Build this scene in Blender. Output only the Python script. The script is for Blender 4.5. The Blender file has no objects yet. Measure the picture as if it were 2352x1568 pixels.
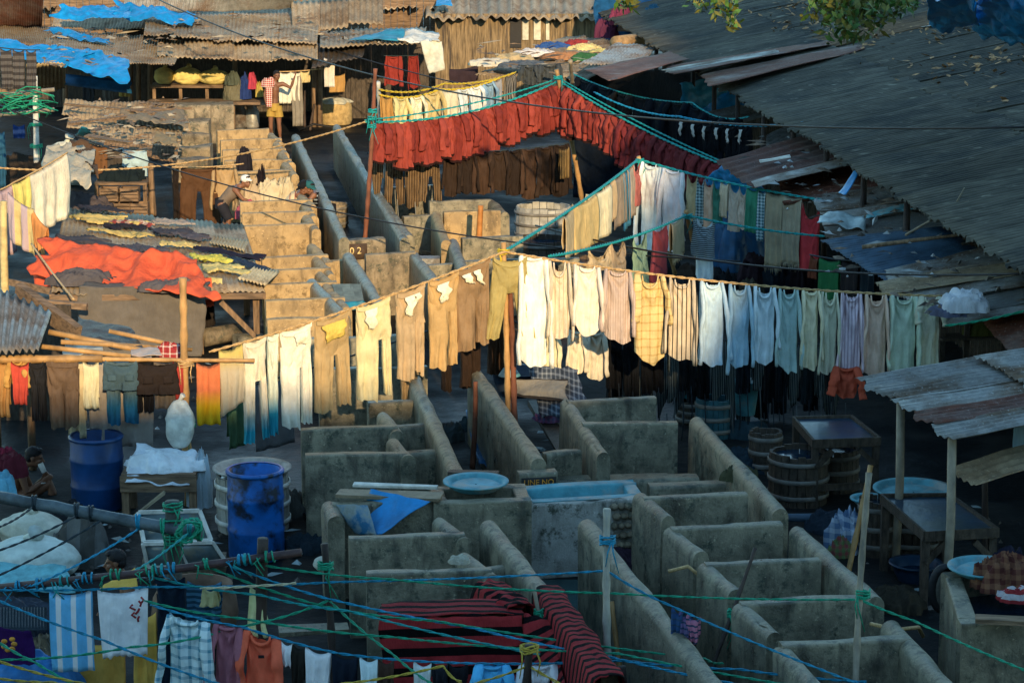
import bpy, bmesh, math, random
from mathutils import Vector, Matrix, noise
V = Vector
R = random.Random(11)
PI = math.pi
sc = bpy.context.scene
COL = sc.collection
# ---------------------------------------------------------------- camera
F = 5645.0; CX, CY = 1176.0, 784.0; H = 7.8; TH = math.atan(1208.0 / F)
CT, ST = math.cos(TH), math.sin(TH)
def ray(x, y):
    dx, dz = (x - CX) / F, (CY - y) / F
    return V((dx, CT + dz * ST, -ST + dz * CT))
def at(x, y, z=0.0):
    d = ray(x, y); t = (z - H) / d.z
    return V((d.x * t, d.y * t, z))
def aty(x, y, Y):
    d = ray(x, y); t = Y / d.y
    return V((d.x * t, Y, H + d.z * t))
def proj(p):
    q = V(p) - V((0, 0, H))
    f = q.y * CT - q.z * ST; u = q.y * ST + q.z * CT
    return CX + F * q.x / f, CY - F * u / f, F / f
def gy(y): return at(CX, y).y            # distance of a point of the ground seen at row y
cam_d = bpy.data.cameras.new('camera'); cam = bpy.data.objects.new('camera', cam_d); COL.objects.link(cam)
cam.location = (0, 0, H); cam.rotation_euler = (PI / 2 - TH, 0, 0)
cam_d.sensor_width = 36; cam_d.lens = F / 2352 * 36; cam_d.clip_end = 3000; cam_d.clip_start = .5
sc.camera = cam
# ---------------------------------------------------------------- objects
def tag(o, label=None, cat=None, group=None, kind=None):
    if label: o['label'] = label
    if cat: o['category'] = cat
    if group: o['group'] = group
    if kind: o['kind'] = kind
    return o
def thing(name, label, cat, loc, group=None, rz=0):
    o = bpy.data.objects.new(name, None); COL.objects.link(o)
    o.location = loc; o.rotation_euler = (0, 0, rz); o.empty_display_size = .2
    return tag(o, label, cat, group)
class MB:
    def __init__(s): s.v = []; s.f = []; s.s = []
    def add(s, vs, fs, sm=False):
        n = len(s.v); s.v += [tuple(p) for p in vs]
        s.f += [tuple(i + n for i in f) for f in fs]; s.s += [sm] * len(fs)
        return s
    def box(s, c, sx, sy, sz, rz=0, m=None):
        c = V(c); m = m or Matrix.Rotation(rz, 3, 'Z')
        vs = [c + m @ V((a * sx / 2, b * sy / 2, d * sz / 2)) for a in (-1, 1) for b in (-1, 1) for d in (-1, 1)]
        return s.add(vs, [(0, 1, 3, 2), (4, 6, 7, 5), (0, 4, 5, 1), (2, 3, 7, 6), (0, 2, 6, 4), (1, 5, 7, 3)])
    def bar(s, p, q, w, h, jit=0):
        p, q = V(p), V(q); d = (q - p); L = d.length; d.normalize()
        up = V((0, 0, 1)) if abs(d.z) < .95 else V((0, 1, 0))
        sd = d.cross(up).normalized(); u2 = sd.cross(d)
        vs = []
        for e in (p, q):
            for a, b in ((-1, -1), (1, -1), (1, 1), (-1, 1)):
                vs.append(e + sd * (a * w / 2 + R.uniform(-jit, jit)) + u2 * (b * h / 2 + R.uniform(-jit, jit)))
        return s.add(vs, [(3, 2, 1, 0), (4, 5, 6, 7), (0, 1, 5, 4), (1, 2, 6, 5), (2, 3, 7, 6), (3, 0, 4, 7)])
    def tube(s, pts, r, n=7, cap=True, sq=1.0):
        pts = [V(p) for p in pts]; m = len(pts)
        rs = r if isinstance(r, (list, tuple)) else [r] * m
        vs = []; fs = []; a = None
        for i, p in enumerate(pts):
            d = (pts[min(i + 1, m - 1)] - pts[max(i - 1, 0)]).normalized()
            if a is None:
                a = d.cross(V((0, 0, 1)) if abs(d.z) < .9 else V((1, 0, 0))).normalized()
            a = (a - d * a.dot(d)).normalized(); b = d.cross(a)
            for k in range(n):
                t = 2 * PI * k / n
                vs.append(p + (a * math.cos(t) + b * math.sin(t) * sq) * rs[i])
        for i in range(m - 1):
            for k in range(n):
                k2 = (k + 1) % n
                fs.append((i * n + k, i * n + k2, (i + 1) * n + k2, (i + 1) * n + k))
        if cap: fs += [tuple(range(n))[::-1], tuple((m - 1) * n + k for k in range(n))]
        return s.add(vs, fs, True)
    def lathe(s, prof, c, n=28, sx=1, sy=1, closed=False, rot=None):
        c = V(c); vs = []; fs = []; m = len(prof)
        for r, z in prof:
            for k in range(n):
                t = 2 * PI * k / n; p = V((r * math.cos(t) * sx, r * math.sin(t) * sy, z))
                vs.append(c + (rot @ p if rot else p))
        for i in range(m - 1):
            for k in range(n):
                k2 = (k + 1) % n
                fs.append((i * n + k, i * n + k2, (i + 1) * n + k2, (i + 1) * n + k))
        s.add(vs, fs, True)
        if closed: s.add([vs[k] for k in range(n)] + [vs[(m - 1) * n + k] for k in range(n)], [tuple(range(n))[::-1], tuple(range(n, 2 * n))])
        return s
    def grid(s, nu, nv, fn, wrap=False, sm=True):
        vs = [fn(i / nu, j / nv) for j in range(nv + 1) for i in range(nu + (0 if wrap else 1))]
        w = nu if wrap else nu + 1; fs = []
        for j in range(nv):
            for i in range(nu):
                i2 = (i + 1) % w if wrap else i + 1
                fs.append((j * w + i, j * w + i2, (j + 1) * w + i2, (j + 1) * w + i))
        return s.add(vs, fs, sm)
    def slab(s, nu, nv, fn, th, dirn=None):
        """a sheet with two faces th apart and closed edges"""
        top = [[V(fn(i / nu, j / nv)) for i in range(nu + 1)] for j in range(nv + 1)]
        d = dirn or (top[0][-1] - top[0][0]).cross(top[-1][0] - top[0][0]).normalized()
        w = nu + 1; n = w * (nv + 1); vs = [p for r in top for p in r]; vs += [p - d * th for p in vs]; fs = []
        for j in range(nv):
            for i in range(nu):
                a, b, c, e = j * w + i, j * w + i + 1, (j + 1) * w + i + 1, (j + 1) * w + i
                fs += [(a, b, c, e), (e + n, c + n, b + n, a + n)]
        rim = [i for i in range(w)] + [j * w + nu for j in range(1, nv + 1)] + [nv * w + i for i in range(nu - 1, -1, -1)] + [j * w for j in range(nv - 1, 0, -1)]
        for k in range(len(rim)):
            a, b = rim[k], rim[(k + 1) % len(rim)]; fs.append((b, a, a + n, b + n))
        return s.add(vs, fs, True)
    def build(s, name, mat, parent=None, loc=None):
        if parent is not None:
            o0 = V(parent['_w']) if '_w' in parent else V(parent.location)
        elif loc is not None: o0 = V(loc)
        else:
            n = len(s.v); o0 = V((sum(p[0] for p in s.v) / n, sum(p[1] for p in s.v) / n, min(p[2] for p in s.v)))
        me = bpy.data.meshes.new(name)
        me.from_pydata([tuple(V(p) - o0) for p in s.v], [], s.f)
        me.polygons.foreach_set('use_smooth', s.s); me.update()
        if mat: me.materials.append(mat)
        o = bpy.data.objects.new(name, me); COL.objects.link(o)
        if parent is not None:
            o.parent = parent
            if parent.type == 'MESH': o['_w'] = tuple(o0)
        else:
            o.location = o0; o['_w'] = tuple(o0)
        return o
def nz(x, y=0., z=0.): return noise.noise(V((x, y, z)))
# ---------------------------------------------------------------- materials
_M = {}
def _new(name):
    m = bpy.data.materials.new(name); m.use_nodes = True; nt = m.node_tree
    return m, nt, nt.nodes['Principled BSDF']
def N(nt, t, **kw):
    n = nt.nodes.new(t)
    for k, v in kw.items():
        if k.startswith('i_'):
            key = k[2:]; key = int(key) if key.isdigit() else key
            n.inputs[key].default_value = v
        else: setattr(n, k, v)
    return n
def _coord(nt, sx=1, sy=1, sz=1):
    tc = N(nt, 'ShaderNodeTexCoord'); oi = N(nt, 'ShaderNodeObjectInfo')
    mp = N(nt, 'ShaderNodeMapping'); mp.inputs['Scale'].default_value = (sx, sy, sz)
    ml = N(nt, 'ShaderNodeMath', operation='MULTIPLY', i_1=37.0)
    nt.links.new(oi.outputs['Random'], ml.inputs[0]); nt.links.new(ml.outputs[0], mp.inputs['Location'])
    nt.links.new(tc.outputs['Object'], mp.inputs['Vector'])
    return tc, mp, oi
def _noise(nt, vec, scale, detail=5, rough=.6, lo=.35, hi=.65):
    n = N(nt, 'ShaderNodeTexNoise', i_Scale=scale, i_Detail=detail, i_Roughness=rough)
    nt.links.new(vec, n.inputs['Vector'])
    r = N(nt, 'ShaderNodeMapRange', i_1=lo, i_2=hi); nt.links.new(n.outputs['Fac'], r.inputs[0])
    return r.outputs[0], n.outputs['Fac']
def _mix(nt, a, b, fac, mode='MIX'):
    m = N(nt, 'ShaderNodeMix', data_type='RGBA', blend_type=mode)
    for sock, v in ((m.inputs[6], a), (m.inputs[7], b), (m.inputs[0], fac)):
        if hasattr(v, 'node'): nt.links.new(v, sock)
        elif isinstance(v, (int, float)): sock.default_value = v
        else: sock.default_value = (*v, 1)
    return m.outputs[2]
def _bump(nt, bs, h, st, dist=.02):
    b = N(nt, 'ShaderNodeBump', i_Strength=st, i_Distance=dist); nt.links.new(h, b.inputs['Height'])
    nt.links.new(b.outputs[0], bs.inputs['Normal'])
def hexc(h):
    """sRGB hex to linear"""
    c = [int(h[i:i + 2], 16) / 255 for i in (0, 2, 4)]
    return tuple(x / 12.92 if x <= .04045 else ((x + .055) / 1.055) ** 2.4 for x in c)
def plain(name, col, rough=.8, var=.3, scale=5, bump=.3, bscale=30, metal=0, sx=1, sy=1, sz=1, col2=None, f2=(.5, .7), s2=2, objvar=.12, spec=.35, trans=0):
    if name in _M: return _M[name]
    m, nt, bs = _new(name); tc, mp, oi = _coord(nt, sx, sy, sz)
    f, raw = _noise(nt, mp.outputs[0], scale)
    c = _mix(nt, [x * (1 - var) for x in col], [min(1, x * (1 + var)) for x in col], f)
    if col2:
        g, _ = _noise(nt, mp.outputs[0], s2, lo=f2[0], hi=f2[1]); c = _mix(nt, c, col2, g)
    if objvar:
        mr = N(nt, 'ShaderNodeMapRange', i_3=1 - objvar, i_4=1 + objvar); nt.links.new(oi.outputs['Random'], mr.inputs[0])
        hs = N(nt, 'ShaderNodeHueSaturation'); nt.links.new(mr.outputs[0], hs.inputs['Value']); nt.links.new(c, hs.inputs['Color']); c = hs.outputs[0]
    nt.links.new(c, bs.inputs['Base Color'])
    bs.inputs['Roughness'].default_value = rough; bs.inputs['Metallic'].default_value = metal
    bs.inputs['Specular IOR Level'].default_value = spec
    if bump:
        _, h = _noise(nt, mp.outputs[0], bscale, 3); _bump(nt, bs, h, bump)
    _M[name] = m; return m
BOOST = 1.0
def cloth(col, pat=None, col2=(.02, .02, .02), per=.03, duty=.5, var=.14, fade=None, fz=0):
    """woven cloth: per-garment shade, soft mottling; stripes ('v','h') or checks ('c') in the cloth's own metres"""
    if isinstance(col, str): col = hexc(col)
    if isinstance(col2, str): col2 = hexc(col2)
    lu = lambda c: .3 * c[0] + .6 * c[1] + .1 * c[2]; dl = lambda c: tuple(min(.82, (x * .82 + lu(c) * .18) * (.84 + .22 * lu(c))) for x in c)
    col = tuple(min(.85, x * BOOST) for x in dl(col)); col2 = dl(col2)
    key = ('cloth', tuple(round(x, 4) for x in col), pat, tuple(round(x, 4) for x in col2), per, duty, fade, fz)
    if key in _M: return _M[key]
    m, nt, bs = _new('cloth %02d' % len(_M)); tc, mp, oi = _coord(nt)
    f, raw = _noise(nt, mp.outputs[0], 5)
    c = _mix(nt, [x * (1 - var) for x in col], [min(1, x * (1 + var)) for x in col], f)
    if pat:
        sp = N(nt, 'ShaderNodeSeparateXYZ'); nt.links.new(tc.outputs['Object'], sp.inputs[0])
        def stripe(ax):
            a = N(nt, 'ShaderNodeMath', operation='DIVIDE', i_1=per); nt.links.new(sp.outputs[ax], a.inputs[0])
            b = N(nt, 'ShaderNodeMath', operation='FRACT'); nt.links.new(a.outputs[0], b.inputs[0])
            d = N(nt, 'ShaderNodeMath', operation='LESS_THAN', i_1=duty); nt.links.new(b.outputs[0], d.inputs[0]); return d.outputs[0]
        if pat == 'v': c = _mix(nt, c, col2, stripe('X'))
        elif pat == 'h': c = _mix(nt, c, col2, stripe('Z'))
        elif pat == 'd': c = _mix(nt, c, col2, stripe('Y'))
        else:
            fx = N(nt, 'ShaderNodeMath', operation='ADD'); nt.links.new(stripe('X'), fx.inputs[0]); nt.links.new(stripe('Z'), fx.inputs[1])
            fm = N(nt, 'ShaderNodeMath', operation='MULTIPLY', i_1=.5); nt.links.new(fx.outputs[0], fm.inputs[0]); c = _mix(nt, c, col2, fm.outputs[0])
    if fade is not None:   # second colour below fz; on the white jeans it paints in blue shade
        sp = N(nt, 'ShaderNodeSeparateXYZ'); nt.links.new(tc.outputs['Object'], sp.inputs[0])
        mr = N(nt, 'ShaderNodeMapRange', i_1=fz + .1, i_2=fz - .1); nt.links.new(sp.outputs['Z'], mr.inputs[0])
        c = _mix(nt, c, fade, mr.outputs[0])
    nt.links.new(c, bs.inputs['Base Color']); bs.inputs['Roughness'].default_value = .85
    bs.inputs['Specular IOR Level'].default_value = .15
    m3 = N(nt, 'ShaderNodeMapping'); m3.inputs['Scale'].default_value = (1.6, 1.6, .5); nt.links.new(mp.outputs[0], m3.inputs[0])
    _, h = _noise(nt, m3.outputs[0], 11, 6, .62); _bump(nt, bs, h, .8, .035)
    _M[key] = m; return m
def concrete_mat(name, col, dark, rough=.75, moss=(.05, .06, .04)):
    m, nt, bs = _new(name); tc, mp, oi = _coord(nt)
    f, raw = _noise(nt, mp.outputs[0], 3.2, 8, .65, .32, .68)
    c = _mix(nt, dark, col, f)
    mp2 = N(nt, 'ShaderNodeMapping'); mp2.inputs['Scale'].default_value = (4, 4, 1.3); nt.links.new(mp.outputs[0], mp2.inputs[0])
    g, _ = _noise(nt, mp2.outputs[0], 1.6, 5, .6, .52, .72)
    c = _mix(nt, c, [x * .45 for x in dark], g)
    k, _ = _noise(nt, mp.outputs[0], 7, 8, .75, .52, .64); c = _mix(nt, c, moss, k)
    k2, _ = _noise(nt, mp.outputs[0], 22, 4, .7, .62, .74); c = _mix(nt, c, [min(1, x * 1.5) for x in col], k2)
    nt.links.new(c, bs.inputs['Base Color'])
    rr = N(nt, 'ShaderNodeMapRange', i_3=rough - .25, i_4=min(1, rough + .15)); nt.links.new(f, rr.inputs[0]); nt.links.new(rr.outputs[0], bs.inputs['Roughness'])
    _, h = _noise(nt, mp.outputs[0], 26, 8, .75); _bump(nt, bs, h, .7, .025)
    _M[name] = m; return m
CON = concrete_mat('sun-toned weathered concrete', (.48, .335, .16), (.27, .185, .085), moss=(.17, .115, .05))  # golden sunlight put into the colour, for the lit pens
CON_SHADE = concrete_mat('shade-toned wet concrete', (.34, .30, .20), (.085, .078, .052), .5)  # darker grey copy of the same concrete, toned for the shade
CONP = concrete_mat('pale limewashed concrete', (.50, .49, .44), (.26, .25, .21), .8)
STONE = concrete_mat('rough stone', (.36, .29, .19), (.10, .08, .05), .85)
def ground_mat():
    m, nt, bs = _new('wet ground'); tc, mp, oi = _coord(nt)
    f, _ = _noise(nt, mp.outputs[0], .5, 8, .65, .4, .6); g, _ = _noise(nt, mp.outputs[0], 2.5, 6, .6)
    c = _mix(nt, _mix(nt, (.007, .008, .008), (.024, .023, .02), g), (.005, .008, .010), f)
    nt.links.new(c, bs.inputs['Base Color'])
    r = N(nt, 'ShaderNodeMapRange', i_3=.88, i_4=.4); nt.links.new(f, r.inputs[0]); nt.links.new(r.outputs[0], bs.inputs['Roughness'])
    _, h = _noise(nt, mp.outputs[0], 9, 5); _bump(nt, bs, h, .35, .04); bs.inputs['Specular IOR Level'].default_value = .14; return m
GROUND = ground_mat()
def metal_sheet(name, col, rust, amt=(.45, .62), rough=.5, metal=.35):
    m, nt, bs = _new(name); tc, mp, oi = _coord(nt)
    f, _ = _noise(nt, mp.outputs[0], 1.1, 7, .65, *amt); g, _ = _noise(nt, mp.outputs[0], 7, 6, .7, .38, .66)
    c = _mix(nt, [x * .7 for x in col], [x * 1.15 for x in col], g)
    rs = _mix(nt, [x * .55 for x in rust], rust, g); c = _mix(nt, c, rs, f)
    h2, _ = _noise(nt, mp.outputs[0], 30, 3, .6, .6, .75); c = _mix(nt, c, [min(1, x * 1.5) for x in col], h2)
    mr = N(nt, 'ShaderNodeMapRange', i_3=.75, i_4=1.25); nt.links.new(oi.outputs['Random'], mr.inputs[0])
    hs = N(nt, 'ShaderNodeHueSaturation'); nt.links.new(mr.outputs[0], hs.inputs['Value']); nt.links.new(c, hs.inputs['Color'])
    nt.links.new(hs.outputs[0], bs.inputs['Base Color'])
    rr = N(nt, 'ShaderNodeMapRange', i_3=rough, i_4=.9); nt.links.new(f, rr.inputs[0]); nt.links.new(rr.outputs[0], bs.inputs['Roughness'])
    mm = N(nt, 'ShaderNodeMapRange', i_3=metal, i_4=0); nt.links.new(f, mm.inputs[0]); nt.links.new(mm.outputs[0], bs.inputs['Metallic'])
    _, h = _noise(nt, mp.outputs[0], 18, 4); _bump(nt, bs, h, .3, .01)
    return m
TIN = metal_sheet('grey tin', (.27, .27, .25), (.15, .10, .065))
TIND = metal_sheet('dark sooty tin', (.11, .12, .115), (.105, .075, .052), (.42, .66))
TINR = metal_sheet('rusty tin', (.20, .15, .13), (.165, .058, .035), (.3, .5), .65, .1)
TINB = metal_sheet('pale dusty tin', (.40, .31, .195), (.26, .165, .085), (.45, .65), .7, .1)
TINY = metal_sheet('cream tin', (.55, .45, .26), (.3, .2, .1), (.5, .7), .7, .05)
WOOD = plain('weathered wood', (.20, .13, .075), .85, .45, 3, .6, 16, sx=6, sy=6, sz=1)
WOODH = plain('weathered boards', (.19, .125, .075), .85, .45, 3, .6, 16, sx=1, sy=6, sz=8)
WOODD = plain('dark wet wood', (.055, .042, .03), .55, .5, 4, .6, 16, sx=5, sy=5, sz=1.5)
BAMB = plain('golden bamboo', (.38, .22, .085), .55, .3, 6, .3, 30, sz=.6)
BAMG = plain('grey bamboo', (.26, .22, .16), .65, .35, 6, .3, 30, sz=.6)
RUSTP = plain('rusty red pole', (.15, .055, .03), .75, .4, 5, .4, 30, sz=.5)
DARKP = plain('dark pole', (.05, .035, .028), .7, .4, 5, .4, 30, sz=.5)
BLUEP = plain('blue plastic', (.004, .10, .36), .38, .35, 3, .15, 12, col2=(.006, .014, .03), f2=(.5, .62), s2=4, spec=.5, objvar=.05)
TARP = plain('blue tarp', (.004, .21, .50), .42, .25, 4, .5, 9, spec=.5, objvar=.08)
TARPD = plain('dark blue tarp', (.010, .075, .17), .5, .35, 4, .5, 9, objvar=.08)
TARPC = plain('teal tarp', (.02, .20, .30), .5, .3, 4, .5, 9, objvar=.08)
CYANP = plain('pale cyan paint', (.09, .30, .35), .55, .3, 5, .3, 25, col2=(.3, .33, .3), f2=(.52, .66), s2=3)
SACK = plain('white woven sack', (.56, .55, .44), .8, .2, 6, .5, 18)
SACKY = plain('yellowed sack', (.60, .50, .17), .8, .2, 6, .5, 18)
BLACK = plain('black rubber', (.012, .012, .013), .6, .2, 5, .2, 20)
WIRE = plain('black cable', (.012, .012, .014), .5, .2, 5, 0)
WHITEP = plain('chipped white paint', (.62, .60, .52), .7, .25, 8, .3, 30)
WATER = plain('still dark water', (.004, .022, .045), .16, .3, 2, .12, 5, spec=.45)
SKIN = plain('brown skin', (.19, .085, .045), .5, .15, 8, .1, 60, objvar=.06)
HAIR = plain('black hair', (.01, .008, .008), .6, .2, 12, .6, 60)
def roof_mat(name, col, col2):
    m, nt, bs = _new(name); tc, mp, oi = _coord(nt); mp2 = N(nt, 'ShaderNodeMapping'); mp2.inputs['Scale'].default_value = (.55, 4.5, 4.5); mp2.inputs['Rotation'].default_value = (0, 0, -.15); nt.links.new(mp.outputs[0], mp2.inputs[0])
    f, _ = _noise(nt, mp2.outputs[0], 1.6, 7, .65, .35, .68); g, _ = _noise(nt, mp.outputs[0], .8, 6, .6, .48, .62); k, _ = _noise(nt, mp2.outputs[0], 3.5, 4, .6, .62, .72)
    c = _mix(nt, [x * .5 for x in col], [x * 1.3 for x in col], f); c = _mix(nt, c, col2, g); c = _mix(nt, c, [min(1, x * 2.4) for x in col], k)
    mr = N(nt, 'ShaderNodeMapRange', i_3=.75, i_4=1.2); nt.links.new(oi.outputs['Random'], mr.inputs[0]); hs = N(nt, 'ShaderNodeHueSaturation'); nt.links.new(mr.outputs[0], hs.inputs['Value']); nt.links.new(c, hs.inputs['Color'])
    nt.links.new(hs.outputs[0], bs.inputs['Base Color']); bs.inputs['Roughness'].default_value = .68; bs.inputs['Specular IOR Level'].default_value = .22
    _, h = _noise(nt, mp.outputs[0], 16, 5); _bump(nt, bs, h, .4, .012); return m
ROOFG = roof_mat('sooty green grey roof', (.098, .092, .07), (.04, .042, .036)); ROOFB = roof_mat('dusty brown roof', (.19, .115, .06), (.075, .06, .045))
SLATE = plain('wet slate blue top', (.012, .045, .085), .28, .4, 2, .2, 8, col2=(.03, .05, .05), f2=(.5, .65), s2=1.5, spec=.45)
def rope_mat(name, col): return plain(name, col, .6, .3, 40, .4, 90, objvar=.1)
RC = rope_mat('turquoise rope', (.01, .30, .30)); RB = rope_mat('blue rope', (.010, .25, .40))
RG = rope_mat('green rope', (.012, .30, .17)); RY = rope_mat('yellow rope', (.50, .36, .05))
RT = rope_mat('tan rope', (.52, .34, .15)); RK = rope_mat('dark rope', (.02, .035, .045)); RGY = rope_mat('golden yellow rope', (.55, .40, .03))
# ---------------------------------------------------------------- generators
A_AX = V((-.170, .985, 0)).normalized(); B_AX = V((.985, .170, 0)).normalized()     # along the aisles / across them
def wall_bm(mb, p, q, h, t, base=-.05, rnd=1.0, jit=.006, seed=0):
    """concrete wall from p to q (ground points): rnd=1 a rounded crest, smaller = a flat crest with eased arrises"""
    p, q = V((p[0], p[1], 0)), V((q[0], q[1], 0)); d = q - p; L = d.length; d.normalize(); n = V((d.y, -d.x, 0))
    r = t / 2 * rnd; prof = [(-t / 2, base), (-t / 2, h * .5), (-t / 2, h - r)]
    for k in range(1, 4): a = PI / 2 * k / 4; prof.append((-t / 2 + r - r * math.cos(a), h - r + r * math.sin(a)))
    prof.append((-t / 2 + r, h))
    if rnd < 1: prof.append((t / 2 - r, h))
    for k in range(3, 0, -1): a = PI / 2 * k / 4; prof.append((t / 2 - r + r * math.cos(a), h - r + r * math.sin(a)))
    prof += [(t / 2, h - r), (t / 2, h * .5), (t / 2, base)]
    m = max(3, int(L / .11)); w = len(prof); vs = []; fs = []
    for i in range(m + 1):
        for k, (x, z) in enumerate(prof):
            c = p + d * (L * i / m) + n * x; s = 7.1 * seed
            g = jit if z > 0 else 0
            e = nz(c.x * 1.5 + s, c.y * 1.5, z * 2) * g * 2.6 + nz(c.x * 3.6 + s, c.y * 3.6, z * 5) * g
            if k in (5, 6, 7) and z > h * .8: e -= max(0, nz(c.x * 4.5 + s, c.y * 4.5, 3) - .32) * .10
            vs.append(c + n * e * (1 if x > 0 else -1) + V((0, 0, z + e)))
    for i in range(m):
        for k in range(w - 1): fs.append((i * w + k, (i + 1) * w + k, (i + 1) * w + k + 1, i * w + k + 1))
    mb.add(vs, fs, True)
    mb.add(vs[:w], [tuple(range(w))]); mb.add(vs[-w:], [tuple(range(w))[::-1]])
    return mb
def corr(mb, A, B, C, D, pitch=.09, amp=.016, nv=7, wob=.025, rag=.03, seed=0, flat=False):
    """corrugated sheet: eave A-B, far edge D-C, ridges run A to D"""
    A, B, C, D = V(A), V(B), V(C), V(D); W = max((B - A).length, (C - D).length)
    per = 6 if pitch * 60 > 3 else 4
    nu = max(4, int(W / pitch * per)) if not flat else 10
    n = (B - A).cross(D - A).normalized()
    if n.z < 0: n = -n
    def fn(u, v):
        r = rag * nz(u * W / .35 + seed * 3.3, v * 2.1)
        v2 = v + (r * (1 - v) * 1.0 if v < .5 else -r * v) / 1.0
        p = A.lerp(B, u).lerp(D.lerp(C, u), max(-.05, min(1.05, v2)))
        wv = 0 if flat else amp * math.sin(2 * PI * u * W / pitch)
        return p + n * (wv + wob * nz(p.x * .9 + seed * 5, p.y * .9, p.z * .9) + wob * .5 * nz(p.x * 3 + seed, p.y * 3))
    return mb.slab(nu, nv, fn, .004, n)
def tarp_bm(mb, A, B, C, D, amp=.06, nu=40, nv=26, seed=0, sag=0, rag=.05, th=.006):
    A, B, C, D = V(A), V(B), V(C), V(D); n = (B - A).cross(D - A).normalized()
    if n.z < 0 or (abs(n.z) < .1 and n.y > 0): n = -n
    W = (B - A).length; T = (D - A).length
    def fn(u, v):
        e = rag
        u2 = u + e * nz(v * 4 + seed, seed * 1.7, u * 2) ; v2 = v + e * nz(u * 5 + seed * 2.3, seed, v * 2)
        p = A.lerp(B, u2).lerp(D.lerp(C, u2), v2)
        q = p * 1.0
        f = nz(q.x * 1.2 + seed * 9, q.y * 1.2, q.z * 1.2) + .9 * (.4 - 2 * abs(nz(q.x * 1.9 + seed, q.y * 1.3, q.z * 1.9))) + .4 * (.4 - 2 * abs(nz(q.x * 4.3, q.y * 2.6 + seed, q.z * 4.3))) + .18 * nz(q.x * 10, q.y * 7 + seed, q.z * 10)
        return p + n * amp * f + V((0, 0, -sag * 16 * u * (1 - u) * v * (1 - v)))
    return mb.slab(nu, nv, fn, th, n)
def pole(name, p, q, r, mat, label, cat='pole', group=None, nodes=True, r2=None, ties=None):
    p, q = V(p), V(q); m = 14; L = (q - p).length; mb = MB(); pts = []; rs = []; bx = R.uniform(-1, 1) * .012 * L; by = R.uniform(-1, 1) * .008 * L
    for i in range(m + 1):
        t = i / m; c = p.lerp(q, t) + V((bx, by, 0)) * math.sin(PI * t)
        pts.append(c); rs.append(r * (1 - t) + (r2 or r * .8) * t)
    if nodes:
        P2, R2 = [], []; k = max(3, int(L / .33))
        for i in range(k * 3 + 1):
            t = i / (k * 3); j = min(m - 1, int(t * m)); f = t * m - j
            P2.append(pts[j].lerp(pts[j + 1], f)); R2.append((rs[j] * (1 - f) + rs[j + 1] * f) * (1.22 if i % 3 == 0 else .98))
        pts, rs = P2, R2
    o = mb.tube(pts, rs, 8).build(name, mat); tag(o, label, cat, group)
    if ties:
        for t, tm in ties: knot_bm(p.lerp(q, t), r * 1.9).build('rope_tie', tm, o)
    return o
def knot_bm(c, r, turns=4, hgt=.07, mb=None):
    mb = mb or MB(); c = V(c); pts = []
    for i in range(turns * 9 + 1):
        a = 2 * PI * i / 9; t = i / (turns * 9)
        pts.append(c + V((r * math.cos(a), r * math.sin(a), (t - .5) * hgt + R.uniform(-.012, .012))))
    mb.tube(pts, .009, 5)
    for k in range(2):
        a = R.uniform(0, 6.28); e = c + V((math.cos(a) * r, -r, 0))
        mb.tube([e, e + V((R.uniform(-.05, .05), -.02, -.08)), e + V((R.uniform(-.07, .07), -.02, -.2 - R.random() * .12))], [.008, .007, .004], 5)
    return mb
class Line:
    def __init__(s, pts, sag=.05, n=30):
        s.knots = [V(p) for p in pts]; s.p = []
        for i in range(len(pts) - 1):
            a, b = s.knots[i], s.knots[i + 1]; sg = sag[i] if isinstance(sag, (list, tuple)) else sag
            for k in range(n + (1 if i == len(pts) - 2 else 0)):
                t = k / n; s.p.append(a.lerp(b, t) - V((0, 0, sg * 4 * t * (1 - t))))
        s.q = [proj(c) for c in s.p]
    def px(s, x):
        for i in range(len(s.p) - 1):
            a, b = s.q[i][0], s.q[i + 1][0]
            if a != b and min(a, b) <= x <= max(a, b): return s.p[i].lerp(s.p[i + 1], (x - a) / (b - a))
        return s.p[0] if abs(x - s.q[0][0]) < abs(x - s.q[-1][0]) else s.p[-1]
    def rope(s, label, mat, r=.012, twist=False, cat='rope', name='rope', group=None, kind='clothes rope'):
        mb = MB()
        if not twist: mb.tube(s.p, r, 6)
        else:
            pts = []; L = 0; fine = []
            for i in range(len(s.p) - 1):
                a, b = s.p[i], s.p[i + 1]; k = max(1, int((b - a).length / .05))
                for j in range(k): fine.append(a.lerp(b, j / k))
            fine.append(s.p[-1]); tw = [[], []]; L = 0
            for i, c in enumerate(fine):
                if i: L += (c - fine[i - 1]).length
                d = (fine[min(i + 1, len(fine) - 1)] - fine[max(0, i - 1)]).normalized()
                sd = d.cross(V((0, 0, 1))).normalized(); up = sd.cross(d); a = 2 * PI * L / .26
                e = sd * math.cos(a) + up * math.sin(a)
                tw[0].append(c + e * r * .62); tw[1].append(c - e * r * .62)
            for t in tw: mb.tube(t, r * .62, 5)
        o = mb.build(name, mat); return tag(o, label, cat, group)
def _fold(fold, x, t, sd, k=7.0):
    return fold * (.25 + .75 * t) * (.62 * math.sin(k * x + sd * 2.3 + .8 * t + 1.5 * nz(x * 1.5, t * 2, sd)) + .75 * nz(x * 3.1 + sd, t * 1.4, sd * .7))
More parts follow.
